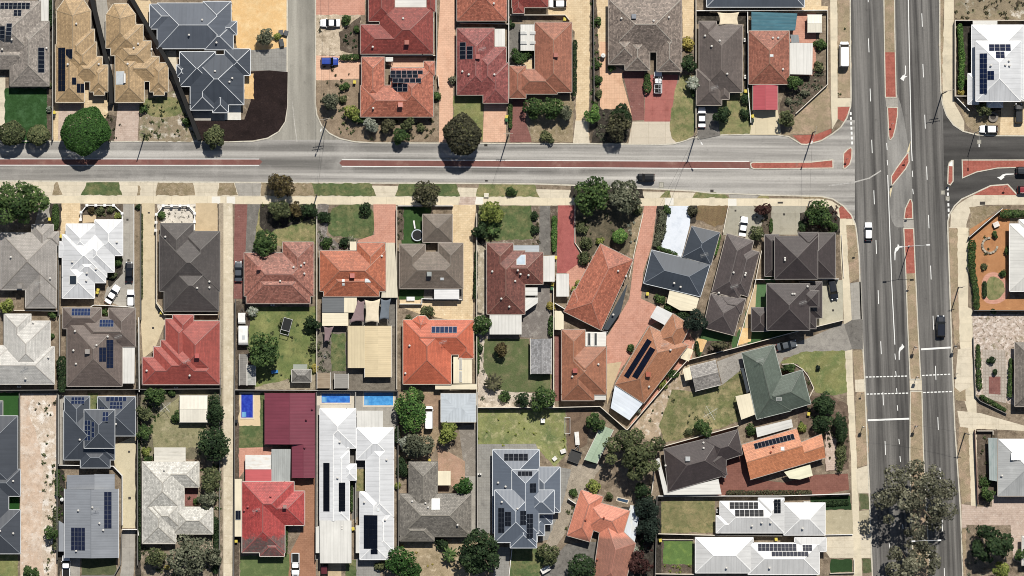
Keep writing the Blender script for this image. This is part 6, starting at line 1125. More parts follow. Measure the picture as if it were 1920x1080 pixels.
 ('dark', 400, 835, 32, 'large dark green tree beside the lane'), ('green', 270, 812, 15, 'leafy bush opposite the cream shed lawn'), ('lime', 275, 848, 10, 'yellow-green bush beside the ribbed white patio'), ('green', 278, 862, 8, 'small bush at the corner of the ribbed white patio'), ('olive', 394, 900, 23, 'olive tree beside the lane below the dark tree'), ('grey', 388, 935, 20, 'grey-green tree beside the pale lichen house'), ('green', 370, 938, 8, 'small round shrub in the side court'), ('dark', 404, 770, 18, 'dark bushy tree at the top of the lane hedge', {'ry': 34}),
 ('green', 97, 1000, 14, 'bush in the lower sand strip edge'), ('green', 60, 1076, 17, 'rounded bush at the bottom of the sand strip'), ('olive', 290, 1045, 20, 'olive bush below the pale lichen house'), ('grey', 355, 1040, 40, 'large grey twiggy tree at the bottom beside the lane', {'sh': .25, 'dens': .8}), ('grey', 400, 1045, 18, 'grey bush against the lane at the bottom'), ('dark', 402, 985, 10, 'dark shrub at the lane near the pale lichen house', {'ry': 26}), ('yellow', 314, 1065, 6, 'yellowish shrub under the twiggy tree'),
 ('grey', 783, 838, 27, 'grey yellow tree in the slate tiled house yard', {'sh': .4}), ('pale', 757, 832, 14, 'pale feathery tree by the dark pool fence'), ('dark', 756, 880, 12, 'dark bush between white and slate houses', {'ry': 24}), ('lime', 745, 910, 7, 'lime shrub beside the white long house'), ('deep', 752, 1055, 28, 'bright leafy tree at the bottom beside the white house'), ('olive', 712, 1062, 10, 'small shrub beside the grey driveway end'), ('lime', 838, 812, 21, 'yellow-green tree below the pale blue flat shed'), ('deep', 869, 913, 19, 'bright round tree touching the slate roof'), ('dark', 900, 1036, 43, 'large dark tree beside the slate blue house', {'lobes': 40, 'lr': (.24, .36), 'sh': .65}), ('dark', 828, 1018, 13, 'dark bush under the slate tiled eaves'), ('deep', 772, 1072, 18, 'green tree at the bottom edge by the dry garden'), ('lime', 1112, 914, 15, 'yellow-green bush above the orange two-tone house'), ('olive', 1028, 1040, 19, 'olive bush beside the slate blue house lawn', {'ry': 24}), ('dark', 1093, 1066, 28, 'dark tree before the orange two-tone house'), ('olive', 1142, 930, 8, 'small bush by the plunge pool'), ('green', 1075, 925, 8, 'bush at the corner of the orange two-tone roof'),
 ('olive', 1190, 852, 58, 'large grey green gum tree beside the angled white patio', {'ry': 52, 'lobes': 24, 'lr': (.14, .34), 'sh': .45, 'h': 11, 'spread': .86}), ('black', 1214, 950, 24, 'very dark dense tree beside the blue white patio'), ('black', 1216, 990, 24, 'second very dark dense tree below the first'), ('dark', 1208, 920, 18, 'dark green tree above the very dark dense pair'), ('maroon', 1200, 1058, 23, 'dark reddish bush at the bottom beside the villa lawn', {'sh': .3}), ('pale', 1190, 1035, 12, 'pale bush beside the dark reddish bush'),
 ('gum', 1717, 938, 74, 'huge grey gum tree on the main road median', {'ry': 70, 'lobes': 46, 'lr': (.1, .27), 'sh': .45, 'h': 17, 'dens': .62, 'size': .46, 'spread': .92}), ('gum', 1708, 1060, 58, 'second grey gum tree cut by the bottom edge', {'ry': 52, 'lobes': 34, 'lr': (.12, .28), 'sh': .45, 'h': 14, 'spread': .9, 'dens': .65}), ('dark', 1862, 1018, 40, 'dark green bushy tree by the pink brick driveway', {'sh': .45, 'lobes': 26, 'lr': (.14, .36), 'spread': .84}), ('lime', 1878, 1072, 18, 'lime green bush at the bottom corner'), ('green', 1915, 1040, 14, 'green bush at the corner edge house')]:
    kw = a[5] if len(a) > 5 else {}
    tree(*a[:5], **kw)
for a in [
 ('dark', '93 0 95 48', 'dark narrow hedge between lichen-grey and tan houses', 2.2, 1.6), ('green', '638 108 674 107', 'flowering hedge above the terracotta driveway', 1.2, 1.5), ('dark', '1078 75 1077 180', 'dark hedge along the east wall of the brown orange house', 1.8, 1.2), ('green', '957 195 957 240', 'slim hedge between orange and maroon driveways', 1.3, 1.1), ('green', '1214 137 1214 174', 'leafy hedge beside the white utility truck', 1.7, 1.9), ('bright', '1800 45 1804 110 1802 168', 'bright green hedge inside the cream perimeter wall', 1.8, 1.6), ('green', '104 383 104 430', 'wide clipped hedge beside the taupe house drive', 1.3, 2.2), ('olive', '266 400 266 560', 'thin planting strip along the beige driveway', .6, .5), ('bright', '1040 405 1039 472', 'bright clipped hedge beside the grey driveway', 1.2, 1.5), ('dark', '893 470 892 520 890 560', 'dark narrow hedge beside the beige paved drive', 1.5, .9), ('grey', '1244 395 1238 440 1228 462', 'grey green hedge bed beside the white driveway', 1.3, 2.4), ('green', '1232 464 1270 477', 'clipped green hedge above the slate blue house', 1.0, .9), ('bright', '1349 440 1340 478', 'bright creeper hedge beside the slate blue garage', 1.8, 1.2), ('green', '1823 450 1822 500 1830 545 1832 580', 'long green hedge beside the brick courtyard', 1.8, 2.0), ('green', '1875 402 1925 400', 'green hedge at the top of the brick courtyard', 1.8, 2.2), ('green', '1834 646 1835 690', 'upper clipped hedge beside the square paving', 1.0, 1.3), ('green', '1835 693 1837 730', 'lower clipped hedge beside the square paving', 1.0, 1.3), ('green', '1838 742 1886 770', 'angled clipped hedge below the square paving', 1.0, 1.2), ('green', '1896 672 1893 745', 'hedge between square paving and brown slate house', 1.2, 1.2), ('dark', '116 668 116 735', 'dark tall hedge beside the brown house', 2.6, 2.6), ('green', '1034 592 1033 630', 'clipped hedge along the old shed driveway', 1.5, 1.5), ('dark', '1846 528 1846 558', 'dark low hedge beside the small oval lawn', .8, 1.2), ('dark', '746 800 744 830', 'dark hedge by the white long house corner', 1.8, 1.4), ('brown', '1362 924 1522 924', 'long clipped brown green hedge above the white villas', 1.2, 1.3), ('dark', '1524 945 1592 942', 'dark planted strip beside the villa driveway', .6, 1.4), ('green', '108 880 107 930', 'narrow hedge between sand strip and grey ribbed house', 1.4, 1.1), ('olive', '105 950 103 1030', 'lower straggling hedge beside the sand strip', 1.5, 1.4), ('green', '538 965 536 1040', 'slim hedge beside the bright red house drive', .9, .7), ('dark', '405 1000 404 1075', 'low dark hedge on the lane at the bottom', 1.4, 1.4), ('green', '660 880 659 960', 'creeper strip between white houses', .8, .6), ('green', '895 630 896 700', 'low hedge beside the vivid orange house', 1.2, .9), ('dark', '260 760 262 1050', 'thin dark planting along the cream side driveway', .8, .6), ('green', '1446 410 1446 435', 'narrow plants on the sandy drive divider', .7, .8), ('dark', '1306 640 1310 668', 'dark shrubs against the diagonal boundary', 1.3, 1.0)]:
    hedge(a[0], a[1], a[2], a[3], a[4])
palm('pale', 1300, 155, 15, 'pale spiky palm beside the long grey brown house', 3.5, 40); palm('green', 926, 428, 17, 'green palm fronds on the boxed skylight front lawn', 2.6, 18); palm('pale', 473, 584, 12, 'pale feathery palm on the back lawn by the lane', 2.2, 24); palm('brown', 924, 718, 19, 'dry spiky reddish yucca on the sandy edge', 2.4, 22); palm('grey', 657, 452, 12, 'silver agave in the orange house front bed', 1.2, 22, 'agave'); palm('green', 843, 1040, 17, 'green palm on the dry garden beside the large dark tree', 3, 16)
for p, k, d in [('203 215 222 218 228 232 216 264 190 266 195 225', 'brown', .5), ('265 184 330 178 360 235 375 262 265 262', 'olive', .3), ('690 222 812 222 822 260 720 262', 'brown', .35), ('596 185 640 250 700 262 690 230 640 200', 'olive', .25), ('638 62 674 50 676 100 640 95', 'dark', .4), ('1108 0 1118 0 1124 120 1128 180 1118 200 1108 195', 'green', .6), ('1124 205 1170 205 1180 226 1172 264 1110 264', 'grey', .7), ('1480 150 1550 135 1545 160 1480 225', 'grey', .8), ('1793 100 1822 100 1822 150 1795 170', 'green', .3), ('1830 190 1876 208 1876 222 1845 212', 'brown', .6), ('490 385 590 385 588 408 520 425', 'olive', .6), ('596 385 614 385 612 440 640 462 600 468', 'grey', .5), ('996 388 1010 388 1012 455 1000 465', 'brown', .8), ('1082 460 1130 458 1170 478 1175 430 1140 400 1090 405', 'olive', .25), ('1180 420 1204 405 1192 470 1180 500', 'pale', .4), ('1412 388 1444 388 1444 438 1424 438', 'brown', .5), ('1326 640 1370 640 1374 655 1312 672', 'brown', .9), ('596 642 619 642 619 697 596 697', 'grey', 1.0), ('575 620 592 620 592 690 575 700', 'olive', .7), ('1466 684 1495 682 1514 700 1522 728 1510 750 1504 694 1466 703', 'olive', .6), ('1548 800 1590 770 1590 870 1560 885', 'brown', .9), ('1500 745 1556 745 1550 790 1500 795', 'dark', .5), ('1060 930 1090 920 1060 1000 1030 1040', 'olive', .35), ('266 1010 330 1022 400 1005 412 1090 270 1090', 'olive', .4), ('268 735 320 735 300 770 285 840 268 840', 'green', .4), ('350 920 370 918 366 945 348 945', 'brown', .4), ('375 745 412 745 412 1000 398 1000 402 940 375 880', 'green', .5), ('1238 1060 1300 1060 1300 1074 1238 1074', 'lime', .7), ('1814 990 1840 990 1830 1080 1814 1080', 'grey', .4), ('1836 815 1866 815 1850 930 1840 930', 'olive', .4), ('1842 450 1850 440 1870 450 1870 480 1850 490', 'olive', .15), ('748 1020 893 1015 893 1078 748 1078', 'yellow', .06), ('895 640 930 730 1036 745 1036 760 898 762', 'grey', .2), ('1292 620 1304 640 1300 664 1292 664', 'green', .5), ('110 880 120 890 118 1040 108 1040', 'green', .5), ('1196 910 1234 930 1232 1040 1200 1040', 'dark', .4), ('1165 945 1190 1030 1180 1078 1230 1078 1230 1010', 'maroon', .4), ('156 388 226 388 228 404 156 404', 'olive', .5), ('84 384 92 384 92 425 84 425', 'green', .4), ('1504 408 1570 388 1574 436 1504 436', 'maroon', .35), ('752 742 790 742 820 860 752 868', 'olive', .2), ('745 392 756 392 756 448 745 448', 'brown', .8), ('80 745 106 745 106 1080 86 1080 80 900', 'olive', .22), ('62 742 106 742 106 800 66 770', 'brown', .25), ('597 -0 670 160 600 210', 'brown', .12), ('896 770 1060 770 1060 840 896 832', 'lime', .07), ('1250 735 1380 700 1385 785 1250 822', 'olive', .06), ('446 580 592 580 592 720 446 720', 'olive', .05), ('1790 -10 1920 -10 1920 36 1790 36', 'brown', .3), ('1570 10 1594 10 1594 180 1572 180', 'olive', .06), ('1240 780 1300 700 1290 690 1190 800', 'olive', .15), ('1234 388 1254 388 1248 468 1228 468', 'grey', .5)]:
    undergrowth(p, k, d)
# ================================================================== VEHICLES
for a in [
 ('sedan', 'eef0f0', 619, 43, 180, 'white sedan parked on the sandy front yard'), ('pickup', '2243a0', 618, 115, 0, 'blue utility vehicle on the terracotta driveway'), ('sedan', 'f0f0f0', 1316, 220, 90, 'white coupe parked below the long grey brown house'), ('hatch', 'f0f0f0', 1045, 7, 180, 'white hatchback at the top edge on beige paving'), ('suv', '2a2c2e', 1910, 213, 90, 'dark hatch on the white two storey house drive'), ('hatch', 'f0f0f0', 1854, 242, 180, 'white hatch on the dry verge by the east road'),
 ('sedan', '12161e', 242, 510, 90, 'black sedan on the narrow grey driveway'), ('sedan', 'f0f0f0', 211, 552, 58, 'white sedan parked at an angle in the grey court'), ('hatch', 'f0f0f0', 245, 560, 90, 'white hatch parked straight in the grey court'), ('sedan', '4a5058', 447, 509, 90, 'dark silver sedan beside the mottled pink house'), ('sedan', 'f0f0f0', 1394, 425, 82, 'white sedan on grey paving before the angled brown house'), ('suv', '20242c', 1562, 543, -80, 'dark wagon in the corner house parking court'), ('sedan', '4c5258', 1475, 647, 14, 'dark grey sedan on the driveway beside the green roof'), ('hatch', '5a2028', 608, 1063, 90, 'maroon hatch half under the white front roof'), ('suv', '2c3036', 1924, 320, 0, 'dark car at the east edge on the asphalt road'), ('hatch', '8a1c28', 1925, 356, 0, 'red car cut by the east edge of the picture')]: car(*a)
car('pickup', '101316', 1211, 333, 180, 'black pickup driving along the side road', 'moving_car', road=True); car('hatch', 'f0f0f0', 1628.5, 434, 90, 'white hatch driving on the main road', 'moving_car', road=True); car('suv', '141c2a', 1764, 612, 90, 'dark navy wagon driving up the main road', 'moving_car', road=True, scale=1.08)
car('van', 'f2f2f2', 1583, 102, 90, 'long white van parked on the dry roadside verge', 'parked_van', 'van', scale=1.12); car('van', 'f2f2f2', 804, 783, 90, 'white van beside the pale blue flat shed', 'parked_van', 'van')
car('ute', 'f0f0f0', 554, 1058, -90, 'white utility with dark tray at the bottom driveway', 'parked_ute', 'ute'); car('ute', 'e8eaec', 124, 1062, 90, 'silver white utility at the bottom beside the ribbed house', 'parked_ute', 'ute')
t = car('ute', 'f2f2f2', 1234, 154, 90, 'white utility truck with ladder racks on red paving', 'utility_truck', 'ute')
for x in (-1.6, -.6, .3):
    m = MB().tube((x, -.8, 1.1), (x, -.8, 2.0), .03).tube((x, .8, 1.1), (x, .8, 2.0), .03).tube((x, -.85, 2.0), (x, .85, 2.0), .04); meshobj('rack_bar', m.V, m.F, plain('d4d6d8', .4), t)
m = MB()
for y in (-.45, -.1): m.tube((-2.4, y, 2.07), (1.2, y, 2.07), .035)
for k in range(10): m.tube((-2.3+k*.38, -.45, 2.07), (-2.3+k*.38, -.1, 2.07), .02)
meshobj('ladder', m.V, m.F, plain('c8ccd0', .3), t)
# caravan and covered trailer in the yard by the lane
def caravan(label, x, y, L, W, Hh, name, cat, hatch=True):
    t = Thing(name, label, cat, x, y); X, Y = P(x, y, 2); pr = [(-.5, 1.0), (-.46, Hh-.35), (-.36, Hh), (.36, Hh), (.47, Hh-.4), (.5, 1.1), (.46, .5), (-.46, .5)]
    V = [(X + s_*W/2*(.97 if z > Hh-.2 else 1), Y + u*L, z) for s_ in (-1, 1) for u, z in pr]; n = len(pr)
    t.part('body', V, [tuple(range(n)), tuple(range(n, 2*n))[::-1]] + [(i, n+i, n+(i+1) % n, (i+1) % n) for i in range(n)], plain('ecebe6', .5))
    if hatch: m = MB().box((X+.1, Y-.4, Hh+.05), (.7, .9, .12)); t.part('roof_hatch', m.V, m.F, plain('c4c8ca'))
    for s_ in (-1, 1): m = MB().tube((X+s_*(W/2-.2), Y, .33), (X+s_*(W/2+.02), Y, .33), .33, n=12); t.part('wheel', m.V, m.F, plain('1c1c1c'))
    m = MB().tube((X-.5, Y+L*.46, .5), (X, Y+L*.46+1.2, .5), .05).tube((X+.5, Y+L*.46, .5), (X, Y+L*.46+1.2, .5), .05); t.part('drawbar', m.V, m.F, plain('555555')); 
    for s_ in (-1, 1): m = MB().box((X+s_*W/2, Y+.3, 1.6), (.04, 1.3, .6)); t.part('window', m.V, m.F, plain('20262a', .2))
caravan('white caravan under the round tree by the lane', 456, 629, 4.6, 2.2, 2.5, 'caravan', 'caravan'); caravan('small white covered trailer beside the caravan', 453, 597, 2.6, 1.7, 1.7, 'covered_trailer', 'trailer', False)
# ================================================================== POLES, LAMPS, SIGNALS, SIGNS
pole('timber power pole on the dry corner garden kerb', 272, 252, 9.8); pole('timber power pole with two crossarms at the side street corner', 612, 228, 10.8, ((10.2, 2.6, 8), (9.2, 2.6, 8)), (250, 2.2, 8)); pole('timber power pole beside the orange driveway', 953, 254, 9.4, ((9.0, 2.2, 0),)); pole('timber power pole with lamp on the lawn edge by the white coupe', 1303, 256, 9.6, ((9.2, 2.2, 60),), (-60, 2.0, 8.5)); pole('timber power pole with lamp on the red corner paving', 1524, 249, 9.8, ((9.4, 2.2, 75),), (-110, 2.4, 8.5)); pole('tall power pole with wide crossarm beside the cream perimeter wall', 1766, 176, 10.8, ((10.3, 3.4, 10), (9.3, 2.2, 10))); pole('short timber pole at the white fence by the footpath', 594, 366, 5.0); pole('power pole beside the green corner tree', 1518, 378, 8.0, ((7.6, 2.0, 20),)); pole('timber pole on the east verge near the navy wagon', 1797, 539, 8.8, ((8.4, 1.6, 15),)); pole('timber pole on the east verge above the silver house', 1809, 812, 9.4, ((9.0, 1.6, 0),))
pole('grey street lamp at the east road kerb by the white hatch', 1828, 249, 8.5, (), (-90, 3.0, 7.8), 'b4b4b0', .1, 'street_lamp', 'street lamp', None)
streetlight('double-arm street lamp on the red median paving', 1704, 462, 12, 2.9, 4); streetlight('double-arm street lamp between the two gum trees', 1724, 1006, 14.5, 2.7, 2)
def signal(label, x, y, face=90):
    X, Y = P(x, y, 2); t = Thing('traffic_light', label, 'traffic light', X, Y, 'pedestrian crossing traffic lights', px=False); m = MB().tube((X, Y, 0), (X, Y, 3.6), .07); t.part('post', m.V, m.F, plain('e0ddd2'))
    a = math.radians(face); m = MB().box((X + .2*math.cos(a), Y + .2*math.sin(a), 3.2), (.75, .1, 1.3), a + math.pi/2); bd = t.part('backing_board', m.V, m.F, plain('1e1e1e')); m = MB().box((X + .32*math.cos(a), Y + .32*math.sin(a), 3.2), (.34, .2, 1.0), a + math.pi/2); t.part('lamp_case', m.V, m.F, plain('e8e6d8'), bd)
    for k, c in enumerate(('a02018', 'b88a20', '1c7a38')): p = (X + .42*math.cos(a), Y + .42*math.sin(a), 3.52-.32*k); m = MB().tube(p, (p[0]+.1*math.cos(a), p[1]+.1*math.sin(a), p[2]), .13); t.part('lens', m.V, m.F, plain(c, .3), bd)
signal('traffic light on the median above the crossing', 1716, 650, -90); signal('traffic light on the east kerb at the stop line', 1791, 648, -90); signal('traffic light on the median below the crossing', 1717, 801, 90); signal('traffic light on the west verge below the crossing', 1618, 802, 90); signal('traffic light on the median at the crossing corner', 1719, 709, 90)
def sign(label, x, y, shape, hexc, face=90, h=2.2):
    X, Y = P(x, y, h/2); t = Thing('road_sign', label, 'road sign', X, Y, None, px=False); m = MB().tube((X, Y, 0), (X, Y, h), .035); t.part('post', m.V, m.F, plain('a8a8a6', .5)); a = math.radians(face)
    m = MB()
    if shape == 'disc': m.tube((X + .05*math.cos(a), Y + .05*math.sin(a), h-.2), (X + .08*math.cos(a), Y + .08*math.sin(a), h-.2), .32, n=16)
    else: m.box((X + .06*math.cos(a), Y + .06*math.sin(a), h-.25), (.6, .04, .6), a + math.pi/2)
    t.part('panel', m.V, m.F, plain(hexc, .5))
sign('keep-side sign on the narrow red median nose', 1673, 232, 'disc', 'e8e8e4'); sign('sign near the upper tip of the slanted red island', 1698, 300, 'board', '3a3a3a'); sign('sign near the lower end of the slanted red island', 1675, 340, 'board', '3a3a3a'); sign('sign on the small red nose below the slanted island', 1702, 404, 'board', '6a3a34'); sign('sign on the triangular red island', 1588, 298, 'board', '55504c'); sign('sign on the small east island', 1780, 342, 'board', '55504c'); sign('sign post on the curved corner paving', 1885, 352, 'board', '55504c'); sign('sign on the dry verge near the corner', 1604, 474, 'board', '2a2a2a'); sign('sign post on the dry verge above the crossing', 1616, 738, 'board', '55504c')
sign('sign post at the top of the grass median', 1705, 536, 'board', '3c3630'); sign('post on the verge beside the stop line', 1795, 700, 'board', '55504c')
def wire(label, a, b, z0, z1, sag=.6):
    A, B = Vector((*P(*a, z0), z0)), Vector((*P(*b, z1), z1)); t = Thing('power_line', label, 'power line', A.x, A.y, 'overhead power lines', px=False); m = MB(); N = 10; q = [A.lerp(B, k/N) - Vector((0, 0, sag*4*(k/N)*(1-k/N))) for k in range(N+1)]
    for u, v in zip(q, q[1:]): m.tube(u, v, .022, n=4)
    t.part('wire', m.V, m.F, plain('2a2a2a'))
wire('west overhead wire along the side street', (604, 226), (600, -40), 10.2, 10); wire('east overhead wire along the side street', (619, 228), (615, -40), 10.2, 10); wire('overhead wire crossing the side road to the short pole', (612, 228), (594, 366), 9.3, 5); wire('overhead wire crossing from the orange driveway pole', (953, 254), (905, 400), 9.2, 5); wire('upper overhead wire over the black pickup', (1303, 256), (1230, 400), 9.3, 5); wire('lower overhead wire over the black pickup', (1303, 256), (1252, 392), 9.1, 5); wire('overhead wire across the main road', (1640, 785), (1809, 812), 9, 9.2, .8); wire('overhead wire above the corner tree', (1524, 249), (1518, 378), 9.4, 7.8)
# pits and covers set flush in the ground
for x, y, w, h_ in ((239, 412, 4, 4), (241, 488, 4, 4), (279, 399, 4, 3), (287, 615, 4, 4), (242, 847, 4, 4), (243, 934, 5, 5), (1335, 358, 6, 5), (1463, 380, 10, 3.5), (1379, 395, 3.5, 3.5), (1389, 407, 3.5, 3), (1470, 402, 4, 4), (1842, 381, 10, 6), (1562, 582, 4, 4)): G('access_cover', R4(x-w/2, y-h_/2, x+w/2, y+h_/2), ground('4a4642', var=.1))
for x, y, w, h_ in ((911, 272.5, 6, 4), (912, 339, 5, 3), (1240, 347, 9, 11), (1836, 266, 8, 8), (1768, 361, 8, 8), (1777, 372, 8, 8)):
    G('service_pit', R4(x-w/2, y-h_/2, x+w/2, y+h_/2), ground('8f8c80' if w > 7 else '3a3733', var=.1), base=RB)
    if w > 7: G('service_pit', R4(x-w/2+1.2, y-h_/2+1.2, x+w/2-1.2, y+h_/2-1.2), ground('b0ac9e', var=.1), base=RB)
# ================================================================== YARD THINGS
for a in [(102, 211, 'yellow-lidded bin beside the tan house drive'), (665, 154, 'yellow-lidded bin at the terracotta drive edge'), (950, 219, 'yellow-lidded bin on the orange driveway edge'), (1059, 36, 'yellow-lidded bin at the courtyard wall corner'), (1398, 171, 'yellow-lidded bin beside the long grey brown house'), (1411, 218, 'yellow-lidded bin beside the red carport drive'), (93, 411, 'yellow-lidded bin beside the taupe house hedge'), (115, 443, 'yellow-lidded bin beside the white metal house'), (184, 544, 'upper yellow-lidded bin by the white metal house'), (183, 548, 'lower yellow-lidded bin by the white metal house'), (303, 586, 'yellow-lidded bin at the bottom of the beige drive'), (443, 1014, 'yellow-lidded bin under the cream side roof'), (662, 991, 'yellow-lidded bin between the white long houses'), (1042, 483, 'yellow-lidded bin beside the white carport'), (1036, 533, 'yellow-lidded bin on the boxed skylight drive'), (1214, 551, 'yellow-lidded bin by the slate blue house'), (1516, 776, 'yellow-lidded bin on the dark garden corner'), (1238, 1013, 'yellow-lidded bin by the square lawn corner'), (1455, 1011, 'yellow-lidded bin between the white villas'), (805, 863, 'yellow-lidded bin behind the slate tiled house')]: bin_(a[0], a[1], a[2], ang=(a[0]*7) % 40 - 20)
bin_(1035, 541, 'green-lidded bin on the boxed skylight drive', '2f6a38'); bin_(101, 217, 'dark bin beside the tan house drive', '22282a'); bin_(950, 225, 'green-lidded bin below the yellow one on orange paving', '2f6a38'); bin_(1411, 226, 'dark bin below the yellow one by the carport drive', '2a3a2c'); bin_(443, 790, 'dark bin by the lap pool', '20242a'); bin_(300, 580, 'dark bin at the bottom of the beige drive', '22282a')
def crate(label, x, y, w, d, h, ang, hexc):
    X, Y = P(x, y, h); t = Thing('storage_box', label, 'box', X, Y, px=False); a = math.radians(ang); m = MB().box((X, Y, h/2), (w, d, h), a); t.part('body', m.V, m.F, plain(hexc)); m = MB().box((X, Y, h + .03), (w+.1, d+.1, .07), a); t.part('lid', m.V, m.F, plain(hexc, .5, var=.2))
for a in [('dark grey box at the sand lot kerb', 527, 61, 1.0, 1.1, .8, 10, '5a5c60'), ('second dark grey box at the sand lot kerb', 536, 62, .9, 1.1, .8, -20, '55585c'), ('tall grey box beside the kerb below the sand lot bush', 528, 80, .9, 1.6, .9, 12, '4c5052'), ('white square box on the courtyard roof terrace edge', 729, 111, 1.2, 1.0, .9, 0, 'eceae4'), ('white box in the brick courtyard', 1868, 421, 1.3, 1.1, .8, 25, 'e4dcd2'), ('white bench box beside the deep green lawn', 770, 560, 1.8, .8, .6, 0, 'ececea'), ('white table on the yellow-green lawn', 1018, 789, .9, .9, .7, 0, 'ecece8'), ('long white box on the bare dirt yard', 1082, 822, .9, 3.0, .7, 5, 'e8e6e0'), ('white utility box on the angled driveway', 1023, 1068, 2.2, 1.2, 1.0, 30, 'dcdad4'), ('blue box under the round tree', 515, 697, 1.5, .6, .5, 8, '2f7fc4'), ('small concrete box on the verge', 912, 366, 1.0, .9, .4, 0, 'd8d0bc'), ('white storage box beside the blue-white patio', 1056, 846, 1.2, .9, .6, 20, 'e4e2dc'), ('white trough on the yellow-green lawn edge', 1040, 860, .9, .8, .5, 40, 'e4e2dc'), ('cream storage shed box by the diagonal fence', 1288, 664, 2.0, 2.8, 1.9, -22, 'e6d8b4'), ('grey water box beside the white long house', 727, 1040, 1.6, 1.0, .8, 20, 'c4bca8')]: crate(*a)
# trampoline, swing frame, clothes hoists, goal, tanks
t = Thing('trampoline', 'round black trampoline on the deep green lawn', 'trampoline', 782.5, 441); X, Y = P(782.5, 441, .7); m = MB().lathe((X, Y, .68), [(1.12, 0), (1.12, .03)], 24); t.part('mat', m.V, m.F, plain('101418'))
q = [(X + 1.28*math.cos(a*math.pi/12), Y + 1.28*math.sin(a*math.pi/12)) for a in range(24)]; V, F = strip(q, .22, .66, .74, True); t.part('ring_pad', V, F, plain('c2ccd6'))
for k in range(6): a = k*math.pi/3; m = MB().tube((X+1.28*math.cos(a), Y+1.28*math.sin(a), 0), (X+1.28*math.cos(a), Y+1.28*math.sin(a), .68), .04); t.part('leg', m.V, m.F, plain('8a8e92'))
m = Thing('slide', 'white slide board beside the trampoline', 'slide', 777, 421); X, Y = P(777, 421); b = MB().box((X, Y, .4), (.35, 1.9, .06), .15); m.part('chute', b.V, b.F, plain('eeeeea')); b = MB().box((X, Y+.8, .2), (.3, .08, .4)); m.part('support', b.V, b.F, plain('9a9a98'))
def hoist(label, x, y, r, ang):
    X, Y = P(x, y, 2); t = Thing('clothes_hoist', label, 'clothes hoist', X, Y, 'rotary clothes hoists', px=False); m = MB().tube((X, Y, 0), (X, Y, 2.1), .04); t.part('post', m.V, m.F, plain('b8b8b4'))
    for k in range(4):
        a = math.radians(ang + 90*k); m = MB().tube((X, Y, 1.95), (X+r*math.cos(a), Y+r*math.sin(a), 2.2), .04, .03); t.part('arm', m.V, m.F, plain('dededa'))
    for f in (.5, .75, 1.0):
        V, F = strip([(X+r*f*math.cos(math.radians(ang+90*k)), Y+r*f*math.sin(math.radians(ang+90*k))) for k in range(4)], .015, 2.1+.08*f, 2.115+.08*f, True); t.part('line', V, F, plain('c8c8c4'))
hoist('white clothes hoist on the dry lawn below the grey garage', 1332, 774, 1.9, 32); hoist('clothes hoist beside the cream back yard shed', 310, 763, 1.6, 40)
t = Thing('swing_frame', 'black frame swing on the mottled pink house back lawn', 'swing', 537, 612); X, Y = P(537, 612, 1.2); u = lambda a, b, z: (X + a*.97 + b*.26, Y + a*-.26 + b*.97, z)
for a in (-1.1, 1.1):
    for b in (-1.9, 1.9): m = MB().tube(u(a, b, 0), u(a*.9, b*.95, 1.9), .05); t.part('leg', m.V, m.F, plain('2a2c2c'))
m = MB().tube(u(-1, -1.9, 1.9), u(1, -1.9, 1.9), .06).tube(u(-1, 1.9, 1.9), u(1, 1.9, 1.9), .06).tube(u(-1, -1.9, 1.9), u(-1, 1.9, 1.9), .05).tube(u(1, -1.9, 1.9), u(1, 1.9, 1.9), .05).tube(u(-1, -1.0, 1.9), u(1, -1.0, 1.9), .06); t.part('frame', m.V, m.F, plain('c4c6c4'))
m = MB().prism([u(a, b, 0)[:2] for a, b in ((-.95, -.9), (.95, -.9), (.95, 1.8), (-.95, 1.8))], 1.84, 1.9); t.part('canopy', m.V, m.F, plain('15191a'))
t = Thing('round_planter', 'round grey ring planter before the white two storey house', 'planter', 1862, 219); X, Y = P(1862, 219, .4); q = [(X + .95*math.cos(a*math.pi/12), Y + .95*math.sin(a*math.pi/12)) for a in range(24)]; V, F = strip(q, .55, 0, .5, True); t.part('ring', V, F, plain('7f776c', var=.2)); m = MB().lathe((X, Y, 0), [(.7, .1), (.7, .3)], 20); t.part('soil', m.V, m.F, plain('3a342e'))
t = Thing('fire_pit', 'round stone seat ring in the brick courtyard', 'seat ring', 1856, 460); X, Y = P(1856, 460, .3)
for k in range(2, 14):
    a = k*math.pi/8 + .9; m = MB().box((X + 1.75*math.cos(a), Y + 1.75*math.sin(a), .2), (.5, .6, .4), a); t.part('stone', m.V, m.F, plain('b0a48f' if k % 3 else '8d806c'))
for lab, x, y, r, h, c in (('round white water tank beside the peach terrace', 1131, 104, .55, 1.6, 'e8e8e4'), ('white gas drum beside the grey ribbed house', 116, 937, .45, 1.4, 'ececea'), ('old round tyre in the grey side garden', 610, 668, .45, .25, '8f8c88')):
    X, Y = P(x, y, h); t = Thing('round_tank' if h > 1 else 'tyre', lab, 'tank' if h > 1 else 'tyre', X, Y, px=False); m = MB().lathe((X, Y, 0), [(r, 0), (r, h*.9), (r*.8, h)] if h > 1 else [(r*.9, 0), (r, h*.5), (r*.9, h), (r*.5, h), (r*.5, h*.4)], 18); t.part('body', m.V, m.F, plain(c)); 
    if h > 1: m = MB().lathe((X, Y, h), [(.2, -.02), (.2, .08), (.1, .12)]); t.part('lid', m.V, m.F, plain('c8c8c4'))
t = Thing('soccer_goal', 'white frame goal on the yellow-green lawn', 'goal', 1064, 798); X, Y = P(1064, 798, .8)
m = MB()
